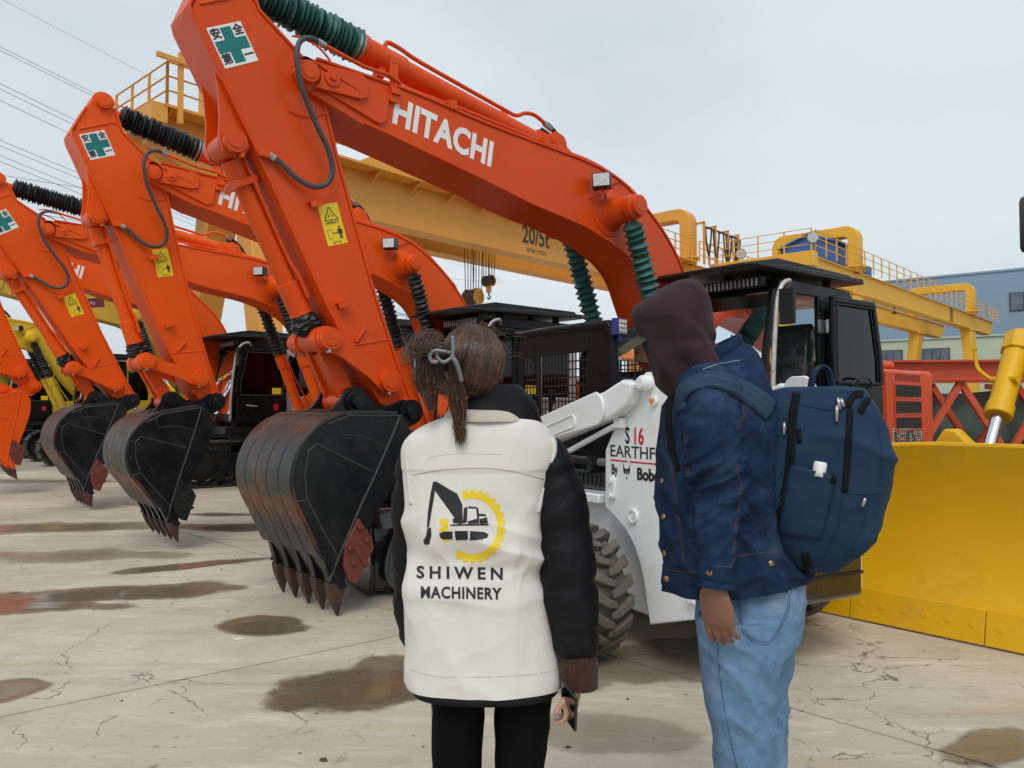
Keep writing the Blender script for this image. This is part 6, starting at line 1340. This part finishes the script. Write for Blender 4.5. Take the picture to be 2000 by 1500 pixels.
for q in range(900):   # bun lump beside the clip and tails hanging from it
    a = rnd.uniform(0, 2*PI); bc_ = S(842, 672, 2.08)+Vector((rnd.gauss(0, .008), rnd.gauss(0, .010), rnd.gauss(0, .007))); r1 = rnd.uniform(.012, .027); ph = rnd.uniform(.6, 2.4); tl = rnd.uniform(-.3, .3); pts = []
    for k in range(9):
        t = ph+k*.42; pts.append(bc_+Vector((r1*math.cos(t)*1.05+.004*k*(1 if q % 3 else -1), r1*.7*math.sin(t+tl), r1*math.sin(t))))
    strand(pts, rnd.uniform(.0005, .0011), 0 if rnd.random() < .6 else 1)
for (p0, p1, p2, n_, sp) in (((836, 680), (828, 735), (845, 800), 520, .011), ((885, 705), (893, 780), (900, 862), 700, .0105), ((862, 700), (850, 740), (880, 770), 420, .010)):
    for q in range(n_):
        a, b, c_ = S(*p0, 2.085), S(*p1, 2.09), S(*p2, 2.085); j = lambda k: Vector((rnd.gauss(0, sp*k), rnd.gauss(0, sp*k*.7), rnd.gauss(0, sp*k))); e = rnd.uniform(.45, 1.05)
        strand(spline([a+j(.6), b+j(.9), b.lerp(c_, e)+j(.7)], 5), rnd.uniform(.0005, .0010), 0 if rnd.random() < .6 else 1)
for q in range(150):   # flyaways
    u0 = rnd.uniform(-2.6, .6); v0 = rnd.uniform(.1, 1.2); a = onhead(u0, v0, 1.0); o_ = Vector((rnd.gauss(0, .02), rnd.gauss(0, .01), rnd.uniform(0, .022))); strand(spline([a, a+o_*.7+Vector((0, 0, .006)), a+o_*1.3+Vector((rnd.gauss(0, .01), 0, -.008))], 4), .0004, 1)
for q in range(60):
    a = S(815, 690, 2.08)+Vector((rnd.gauss(0, .008), 0, rnd.gauss(0, .012))); strand(spline([a, a+Vector((-.018, 0, rnd.gauss(0.008, .012))), a+Vector((-.034, 0, rnd.gauss(0, .02)))], 4), .0008, 1)
finish(mb, 'hair_strand', ['hair', 'hair_light'], W_, WB)['kind'] = 'stuff'
mb = MB(); Yc = 2.055
mb.tube(spline([S(884, 657, Yc), S(885, 680, Yc-.004), S(884, 697, Yc-.008), S(893, 712, Yc-.01), S(902, 745, Yc)], 6), .0065, 10); mb.tube(spline([S(884, 697, Yc-.008), S(868, 707, Yc-.012), S(856, 700, Yc-.012), S(853, 688, Yc-.01)], 6), .0052, 10)
mb.tube(spline([S(882, 690, Yc-.008), S(864, 686, Yc-.012), S(850, 685, Yc-.012), S(840, 694, Yc-.01), S(844, 706, Yc-.01), S(856, 707, Yc-.01)], 6), .0055, 10); finish(mb, 'hair_clip', 'clip_grey', W_, WB)
# phone held in the right hand
PH = S(1112, 1378, 2.125); mb = MB(); Mp = frame_M(PH, Vector((.42, -.62, -.42)), Vector((-.30, -.10, 1)))
mb.box(-.036, .036, -.074, .074, -.0045, .0045); ph = mb.build('phone', 'phone_black', None, .004, seg=3); ph.matrix_world = Mp; tag(ph, 'black mobile phone held beside the black trousers', 'phone')
mb = MB(); mb.box(-.033, .033, -.070, .070, .0046, .0052); sc_ = mb.build('screen', 'black_gloss', ph)
# =================================================================== person with the backpack
MBs = Vector((.66, 2.25, 0)); MY = 2.25; AY = 2.04
mb = MB()
mb.loft(rows([(735, 1340, 1410, .08), (790, 1335, 1465, .14), (880, 1330, 1485, .14), (1000, 1335, 1490, .125), (1100, 1360, 1515, .12), (1180, 1395, 1525, .12), (1240, 1400, 1515, .11)], MY, .15, 4, 40))
mh = S(1311, 655, 2.27); mb.loft(limb([S(1385, 770, 2.25), S(1355, 725, 2.25), mh+Vector((.02, 0, -.05))], [.07, .06, .06], 24, 5)); head(mb, mh, (-.90, .34, -.42), (-.38, .1, 1), .98)
arm = [S(1385, 770, AY+.03), S(1398, 880, AY), S(1404, 970, AY-.01), S(1402, 1060, AY-.03), S(1397, 1145, AY-.05)]
mb.loft(limb(arm, [.050, .042, .035, .032, .030], 20, 6)); mb.loft(limb([S(1375, 780, 2.40), S(1385, 880, 2.43), S(1375, 980, 2.42), S(1345, 1010, 2.37)], [.058, .05, .043, .034], 20, 6))
hand(mb, S(1394, 1143, AY-.05), (.12, .03, -1), (-.70, -.71, 0), (-.71, .70, .0), 1.10, .46, .05, .30); hand(mb, S(1345, 1010, 2.37), (-.2, .2, -1), (-.6, .7, 0), (-.6, -.5, 0), .98, .6)
for x0, x1, y in ((.62, .63, 2.18), (.70, .71, 2.34)):
    mb.loft(limb([Vector((x0, y, 1.0)), Vector((x0+.02, y, .5)), Vector((x1+.02, y, .09))], [.08, .06, .045], 20, 6)); mb.loft(limb([Vector((x1+.06, y, .05)), Vector((x1-.04, y+.03, .05)), Vector((x1-.16, y+.06, .03))], [.035, .042, .03], 16, 4))
M_ = finish(mb, 'person', 'skin_man', None, MBs, .0042, 3); M_.location = MBs
tag(M_, 'person in a dark hood and blue denim jacket leaning forward', 'person')
# cap brim under the hood
mb = MB(); b0 = [S(1262, 662, 2.26), S(1240, 660, 2.28), S(1222, 676, 2.31), S(1211, 690, 2.34)]
rings = []
for k in range(9):
    t = k/8; p = S(1268, 652, 2.27).lerp(S(1211, 690, 2.33), t); wv_ = .085*math.sqrt(max(.02, 1-(t*.93)**2)); rings.append([p+Vector((.0, 1, 0))*(wv_*math.sin(s_))+Vector((-.010*(1-abs(math.sin(s_))), 0, .020*math.cos(s_)*math.cos(s_)-.010)) + Vector((.3, 0, .6)).normalized()*(.0035 if up_ else -.0035) for up_, rngs in ((1, range(0, 11)), (0, range(10, -1, -1))) for s_ in [(-PI/2+PI*q/10) for q in rngs]])
mb.loft(rings); finish(mb, 'cap_brim', 'cap_olive', M_, MBs, sub=1)
# jeans
mb = MB()
fj = lambda p, u, a: .006*ridge(p+Vector((0, 0, p.x*.6)), 8, 1, 1, 1.7, 3)*max(.15, min(1, 1.2-abs(p.z-.78)*1.5)) + .010*crease(p+Vector((0, 0, p.x*.8)), 6, .8, .8, 1.5, 27, 10)*max(.3, min(1, 1.3-abs(p.z-.80)*2.2)) - .006 + .003*nz3(p, 18, 1, 1, .6)
near = [(1200, 1361, 1528, .105, 2.16), (1260, 1364, 1520, .105, 2.16), (1330, 1369, 1512, .10, 2.16), (1400, 1381, 1511, .094, 2.165), (1500, 1396, 1505, .085, 2.17), (1650, 1408, 1490, .075, 2.18), (1900, 1415, 1485, .07, 2.19), (2200, 1412, 1492, .075, 2.19), (2300, 1410, 1494, .075, 2.19)]
far = [(1200, 1400, 1562, .105, 2.34), (1260, 1410, 1550, .105, 2.34), (1330, 1425, 1540, .10, 2.34), (1400, 1435, 1538, .094, 2.335), (1500, 1440, 1533, .085, 2.33), (1650, 1445, 1520, .075, 2.33), (1900, 1450, 1515, .07, 2.33), (2150, 1448, 1520, .075, 2.33), (2240, 1446, 1522, .075, 2.33)]
mb.loft(wrinkle(rows(near, 2.17, .1, 9, 56, 2.15), fj)); mb.loft(wrinkle(rows(far, 2.33, .1, 9, 56, 2.15), fj))
mb.loft(wrinkle(rows([(1085, 1370, 1548, .150), (1120, 1366, 1556, .158), (1160, 1363, 1560, .165), (1210, 1362, 1556, .168), (1250, 1368, 1538, .160), (1285, 1385, 1525, .14)], MY, .17, 6, 72, 2.5), fj))
je = finish(mb, 'jeans', 'denim_light', M_, MBs, .0055, 2)
for x, y in ((.655, 2.18), (.725, 2.34)):
    mb = MB(); shoe(mb, x, y, -1, .3, 1.12); finish(mb, 'shoe', 'shoe', M_, MBs, sub=1)
JB = [bvh_of(je, MBs)]
mb = MB()
pk = [(1437, 1148), (1480, 1147), (1540, 1142), (1543, 1170), (1535, 1205), (1500, 1259), (1455, 1240), (1443, 1195), (1437, 1150)]
for off_ in (0, 5): drape_tube(mb, JB, [(x+(1490-x)*off_*.01*1.6, y+(1195-y)*off_*.016) for x, y in pk], .0011, .0003, 5)
drape_tube(mb, JB, [(1401, 1240), (1407, 1330), (1422, 1420), (1440, 1500)], .0013, .0003, 6); drape_tube(mb, JB, [(1375, 1128), (1440, 1131), (1500, 1130), (1562, 1120)], .0011, .0003, 6)
finish(mb, 'jeans_stitching', 'stitch_blue', M_, MBs)
mb = MB(); drape_band(mb, JB, [(1440, 1160), (1485, 1157), (1541, 1152)], 14, .002, .001, 5); finish(mb, 'pocket_hem', 'denim_light', M_, MBs)
# denim jacket : trunk and sleeves
mb = MB()
def jf(p, u, a):
    wv_ = Vector((nz3(p, 4, o=5), nz3(p, 4, o=11), nz3(p, 4, o=17)))*.06; q = .011*ridge(p+wv_+Vector((0, 0, p.x*.9)), 6, 1, 1, 1.5, 12) - .005 + .005*nz3(p, 15, 1, 1, .8, 1)
    q += .016*crease(p+Vector((0, 0, p.x*.8)), 5, 1, 1, 1.4, 33, 9)+.006*crease(p, 9, 1, 1, 1.3, 44, 8)-.008
    return q*max(.3, min(1, (1.42-p.z)*4))
trunk = [(692, 1350, 1444, .095, 2.25, .52), (706, 1338, 1458, .125, 2.25, .48), (728, 1324, 1474, .160, 2.25, .36), (760, 1312, 1490, .192, 2.25, .16), (800, 1297, 1508, .205, 2.25, 0), (860, 1289, 1524, .205, 2.25), (950, 1289, 1530, .195, 2.25), (1040, 1293, 1538, .190, 2.25), (1090, 1296, 1552, .190, 2.25), (1118, 1299, 1562, .19, 2.25, .13), (1136, 1301, 1566, .19, 2.25, .13)]
mb.loft(wrinkle(rows(trunk, MY, .19, 12, 150, 2.4), jf))
def sf(p, u, a):
    el = math.exp(-((u-.52)/.16)**2); up_ = math.exp(-((u-.14)/.13)**2)
    return (el*1.0+.45)*.011*ridge(p+Vector((0, 0, -p.x*.7)), 11, .8, .8, 2.2, 4) + (el*1.2+.5)*.015*crease(p+Vector((0, 0, -p.x*.6)), 8, .6, .6, 2.4, 19, 8) - .011 + .003*nz3(p, 24, 1, 1, 1.4, 8) + up_*.004*math.sin(p.z*60+p.x*40)
sl = limb([S(1372, 745, AY+.09), S(1385, 790, AY+.03), S(1393, 850, AY), S(1399, 910, AY), S(1403, 965, AY), S(1402, 1035, AY-.02), S(1401, 1100, AY-.04), S(1398, 1150, AY-.05)], [.075, .088, .082, .075, .066, .056, .051, .050], 44, 14)
mbt = mb; mb = MB(); mb.loft(wrinkle(sl, sf)); slv = finish(mb, 'sleeve', 'denim_dark', M_, MBs); mb = mbt
jkt = finish(mb, 'denim_jacket', 'denim_dark', M_, MBs)
DB = [bvh_of(jkt, MBs), bvh_of(slv, MBs)]
mb = MB()   # collar standing round the hood, higher at the nape
cr_ = []
c0 = S(1393, 700, 2.25)
for k in range(29):
    a = math.radians(-170+250*k/28); ca, sa = math.cos(a), math.sin(a); t_ = .52
    pt = lambda rx, ry, h: c0+Vector((rx*ca, ry*sa, t_*rx*ca+h))
    cr_.append([pt(.070, .094, -.012), pt(.066, .090, .030), pt(.072, .097, .036), pt(.080, .106, .030), pt(.086, .114, -.010)])
mb.loft(cr_); finish(mb, 'jacket_collar', 'denim_dark', M_, MBs, sub=1)
mb = MB()
for path in ([(1310, 800), (1312, 900), (1322, 1000), (1335, 1100)], [(1330, 840), (1345, 940)], [(1437, 905), (1445, 960), (1434, 1040), (1428, 1110)], [(1350, 735), (1400, 740), (1440, 765), (1460, 800)], [(1300, 1112), (1330, 1116), (1362, 1117)], [(1366, 1098), (1400, 1104), (1432, 1108)], [(1440, 1086), (1480, 1080), (1520, 1078)], [(1440, 770), (1452, 800), (1440, 840)]):
    drape_tube(mb, DB, path, .0008, .0002, 6); drape_tube(mb, DB, [(x+4, y+1) for x, y in path], .0007, .0002, 6)
finish(mb, 'jacket_stitching', 'stitch', M_, MBs)
mb = MB(); drape_band(mb, DB, [(1364, 1108), (1398, 1120), (1434, 1125)], 34, .003, .002, 6); finish(mb, 'sleeve_cuff', 'denim_dark', M_, MBs, sub=1)
for q in ((1386, 1118), (1294, 940), (1297, 1010), (1300, 1080), (1303, 1130), (1505, 1100)):
    h = hit(DB, *q)
    if h: mb = MB(); mb.cyl(h[0], h[0]+h[1]*.005, .0085, n=14); finish(mb, 'button', 'brass', M_, MBs)
CB = [bvh_of([c for c in M_.children if c.name.startswith('jacket_collar')][0], MBs)] + DB
mb = MB(); drape_tube(mb, CB, [(1372, 722), (1400, 712), (1430, 706), (1446, 704)], .0012, .0003, 6); finish(mb, 'collar_stitching', 'stitch_pale', M_, MBs)
# hood
mb = MB()
def hf(p, u, a):
    low = max(0, min(1, (1.70-p.z)/.12)); return .010*low*math.sin(p.x*55+p.z*26+3*nz3(p, 5)) + .006*nz3(p, 7, 1, 1, 1, 3) + .017*crease(p+Vector((p.z*.5, 0, 0)), 4.5, 1, 1, .8, 7, 9)*(.35+low) - .005
hd = [(545, 1334, 1348, .02, 2.26), (549, 1316, 1362, .05, 2.26), (560, 1293, 1375, .082, 2.26), (576, 1268, 1383, .104, 2.26), (594, 1244, 1388, .118, 2.26), (610, 1234, 1391, .124, 2.26), (630, 1239, 1394, .126, 2.26), (655, 1252, 1396, .126, 2.26), (672, 1262, 1394, .122, 2.26, .10), (686, 1274, 1392, .116, 2.25, .26), (700, 1286, 1402, .112, 2.25, .42), (712, 1298, 1424, .112, 2.25, .52), (726, 1306, 1438, .112, 2.25, .55), (745, 1320, 1440, .105, 2.25, .55)]
mb.loft(wrinkle(rows(hd, MY, .12, 8, 80, 2.1), hf)); finish(mb, 'hood', 'hood_cloth', M_, MBs, .005, 3)
hdo = [c for c in M_.children if c.name.startswith('hood')][0]; HB = [bvh_of(hdo, MBs)]
mb = MB(); drape_tube(mb, HB, [(1246, 596), (1250, 625), (1264, 660), (1282, 695), (1300, 728)], .0016, .0, 6); finish(mb, 'hood_seam', 'hood_cloth', M_, MBs)
mb = MB(); drape_tube(mb, HB, [(1345, 549), (1368, 580), (1378, 630), (1376, 680)], .0015, .0, 6); finish(mb, 'hood_seam', 'hood_cloth', M_, MBs)
# =================================================================== backpack (its own thing, worn on the back)
BB = S(1605, 1115, 2.12); BY = 2.13
PK = thing('backpack', 'navy blue backpack with black zips worn over the denim jacket', 'backpack', BB)
def ring_fit(L_, R_, z, yc, ry, rot, e=3.4, n=88):
    r = oval(0, 0, 0, 1.0, ry, n, e, rot); xs = [p.x for p in r]; k = (R_-L_)/(max(xs)-min(xs)); return [Vector(((L_+R_)/2+(p.x-(max(xs)+min(xs))/2)*k, yc+p.y*k, z)) for p in r]
mb = MB(); tab = [(756, 1540, 1650), (762, 1518, 1676), (775, 1504, 1694), (800, 1494, 1712), (840, 1489, 1730), (885, 1484, 1739), (940, 1481, 1736), (985, 1483, 1727), (1030, 1490, 1710), (1065, 1506, 1690), (1090, 1528, 1664), (1107, 1552, 1645), (1117, 1585, 1625)]
rg_ = []
P_ = [(S(a, y, BY).x, S(b, y, BY).x, S(a, y, BY).z) for y, a, b in tab]
for i in range(len(P_)-1):
    for k in range(8):
        t = k/8; q = [0.5*(2*P_[i][j]+(P_[i+1][j]-P_[max(i-1, 0)][j])*t+(2*P_[max(i-1, 0)][j]-5*P_[i][j]+4*P_[i+1][j]-P_[min(i+2, len(P_)-1)][j])*t*t+(3*P_[i][j]-P_[max(i-1, 0)][j]-3*P_[i+1][j]+P_[min(i+2, len(P_)-1)][j])*t**3) for j in range(3)]
        rg_.append(ring_fit(q[0], q[1], q[2], BY, .70, math.radians(-26), 4.6, 120))
rg_.append(ring_fit(*P_[-1], BY, .70, math.radians(-26), 4.6, 120))
def pf(p, u, a): return .012*ridge(p+Vector((p.z*.5, 0, 0))+Vector((nz3(p, 4, o=5), nz3(p, 4, o=11), nz3(p, 4, o=17)))*.05, 6, 1, 1, 1, 21) - .006 + .003*nz3(p, 17, 1, 1, 1, 4) + .014*crease(p+Vector((p.z*.4, 0, 0)), 4.5, 1, 1, 1, 63, 10) + .005*crease(p, 9, 1, 1, 1, 75, 8) - .004
mb.loft(wrinkle(rg_, pf)); pb = finish(mb, 'pack_body', 'pack_cloth', PK, BB)
PB = [bvh_of(pb, BB)]
mb = MB(); drape_band(mb, PB, [(1556, 768), (1548, 820), (1545, 880), (1538, 950), (1522, 1010), (1506, 1050)], 16, .001, .003, 6); drape_band(mb, PB, [(1660, 800), (1658, 850), (1655, 900), (1650, 960)], 13, .001, .003, 6); drape_band(mb, PB, [(1655, 795), (1668, 772), (1685, 770)], 13, .001, .003, 5); drape_band(mb, PB, [(1680, 806), (1692, 784), (1705, 786)], 13, .001, .003, 5); drape_band(mb, PB, [(1572, 1080), (1580, 1110)], 16, .001, .003, 6); drape_band(mb, PB, [(1610, 942), (1632, 932)], 18, .008, .003, 6)
finish(mb, 'zip', 'pack_dark', PK, BB)
mb = MB()
for path in ([(1548, 905), (1580, 918), (1632, 928)], [(1632, 925), (1625, 990), (1600, 1050)], [(1650, 962), (1690, 965), (1726, 958)], [(1660, 790), (1620, 800), (1565, 790)], [(1648, 962), (1636, 1030), (1610, 1090)], [(1700, 960), (1685, 1030), (1650, 1090)], [(1712, 800), (1722, 880), (1722, 950)]): drape_tube(mb, PB, path, .0022, .0, 6)
finish(mb, 'pack_seam', 'pack_cloth', PK, BB)
mb = MB()   # stretch pocket on the near side
rowsb = []
for k in range(9):
    t = k/8; a = Vector((1545, 905)).lerp(Vector((1520, 1040)), t); b = Vector((1632, 930)).lerp(Vector((1604, 1052)), t); r_ = []
    for q in range(9):
        p = a.lerp(b, q/8); h = hit(PB, p.x, p.y); bul = .014*math.sin(PI*q/8)**.5*(1-.55*t)+.003
        r_.append(h[0]+h[1]*bul if h else Vector())
    rowsb.append(r_)
mb.loft(rowsb, 0, False, False); finish(mb, 'side_pocket', 'pack_cloth', PK, BB, sub=1, solid=.004)
h = hit(PB, 1604, 908)
for i_, q in enumerate(((1636, 778, 1640, 800), (1642, 780, 1648, 795), (1634, 792, 1634, 825), (1533, 825, 1532, 850), (1690, 972, 1682, 987))):
    a = drape(PB, [q[:2], q[2:]], .006, 1); mb = MB()
    if len(a) == 2: mb.tube([a[0][0], a[0][0].lerp(a[1][0], .3), a[1][0]], [.003, .0055, .0045], 8); finish(mb, 'zip_puller', 'steel', PK, BB)
bo_ = MB(); p0 = S(1600, 920, h[0].y-.002); p1 = S(1603, 902, h[0].y-.002); bo_.lathe(p0, p1, [(-.6, .017), (0, .017), (.75, .017), (.95, .0155), (1, .012)], 18); bt = finish(bo_, 'bottle', 'decal_white', None, p0); bt.location = p0; tag(bt, 'white bottle cap sticking out of the backpack side pocket', 'bottle')
mb = MB(); g_ = drape(PB, [(1560, 838), (1562, 865)], .002, 1); mb.tube([g_[0][0], g_[1][0]], .006, 8); finish(mb, 'cable_port', 'pack_dark', PK, BB)
# carry handle and shoulder strap
mb = MB(); hp = spline([S(1586, 772, 2.10), S(1588, 738, 2.10), S(1596, 722, 2.10), S(1606, 717, 2.10), S(1616, 726, 2.10), S(1621, 745, 2.10), S(1622, 775, 2.10)], 5)
mb.loft([[p+Vector((.0, -.020, 0))-Vector((0, 0, 0)), p+Vector((0, .020, 0)), p+(p-S(1604, 765, 2.10)).normalized()*.006+Vector((0, .020, 0)), p+(p-S(1604, 765, 2.10)).normalized()*.006+Vector((0, -.020, 0))] for p in hp]); finish(mb, 'carry_handle', 'pack_cloth', PK, BB)
mb = MB(); AB = DB + PB
drape_band(mb, AB, [(1330, 800), (1332, 775), (1346, 755), (1385, 742), (1430, 752), (1470, 776), (1506, 803)], (18, 42), .003, .005, 8, 0, 6); finish(mb, 'shoulder_strap', 'strap_cloth', PK, BB)
mb = MB(); drape_band(mb, DB, [(1318, 760), (1308, 800), (1312, 860), (1325, 920)], 9, .004, .004, 6); finish(mb, 'strap_web', 'pack_dark', PK, BB)
mb = MB()
for off_ in (-8, 8): drape_tube(mb, [bvh_of([c for c in PK.children if c.name.startswith('shoulder_strap')][0], BB)], [(1350, 755+off_*.6), (1385, 742+off_), (1430, 752+off_), (1470, 776+off_), (1500, 798+off_)], .0007, .0, 6)
finish(mb, 'strap_stitching', 'stitch_blue', PK, BB)
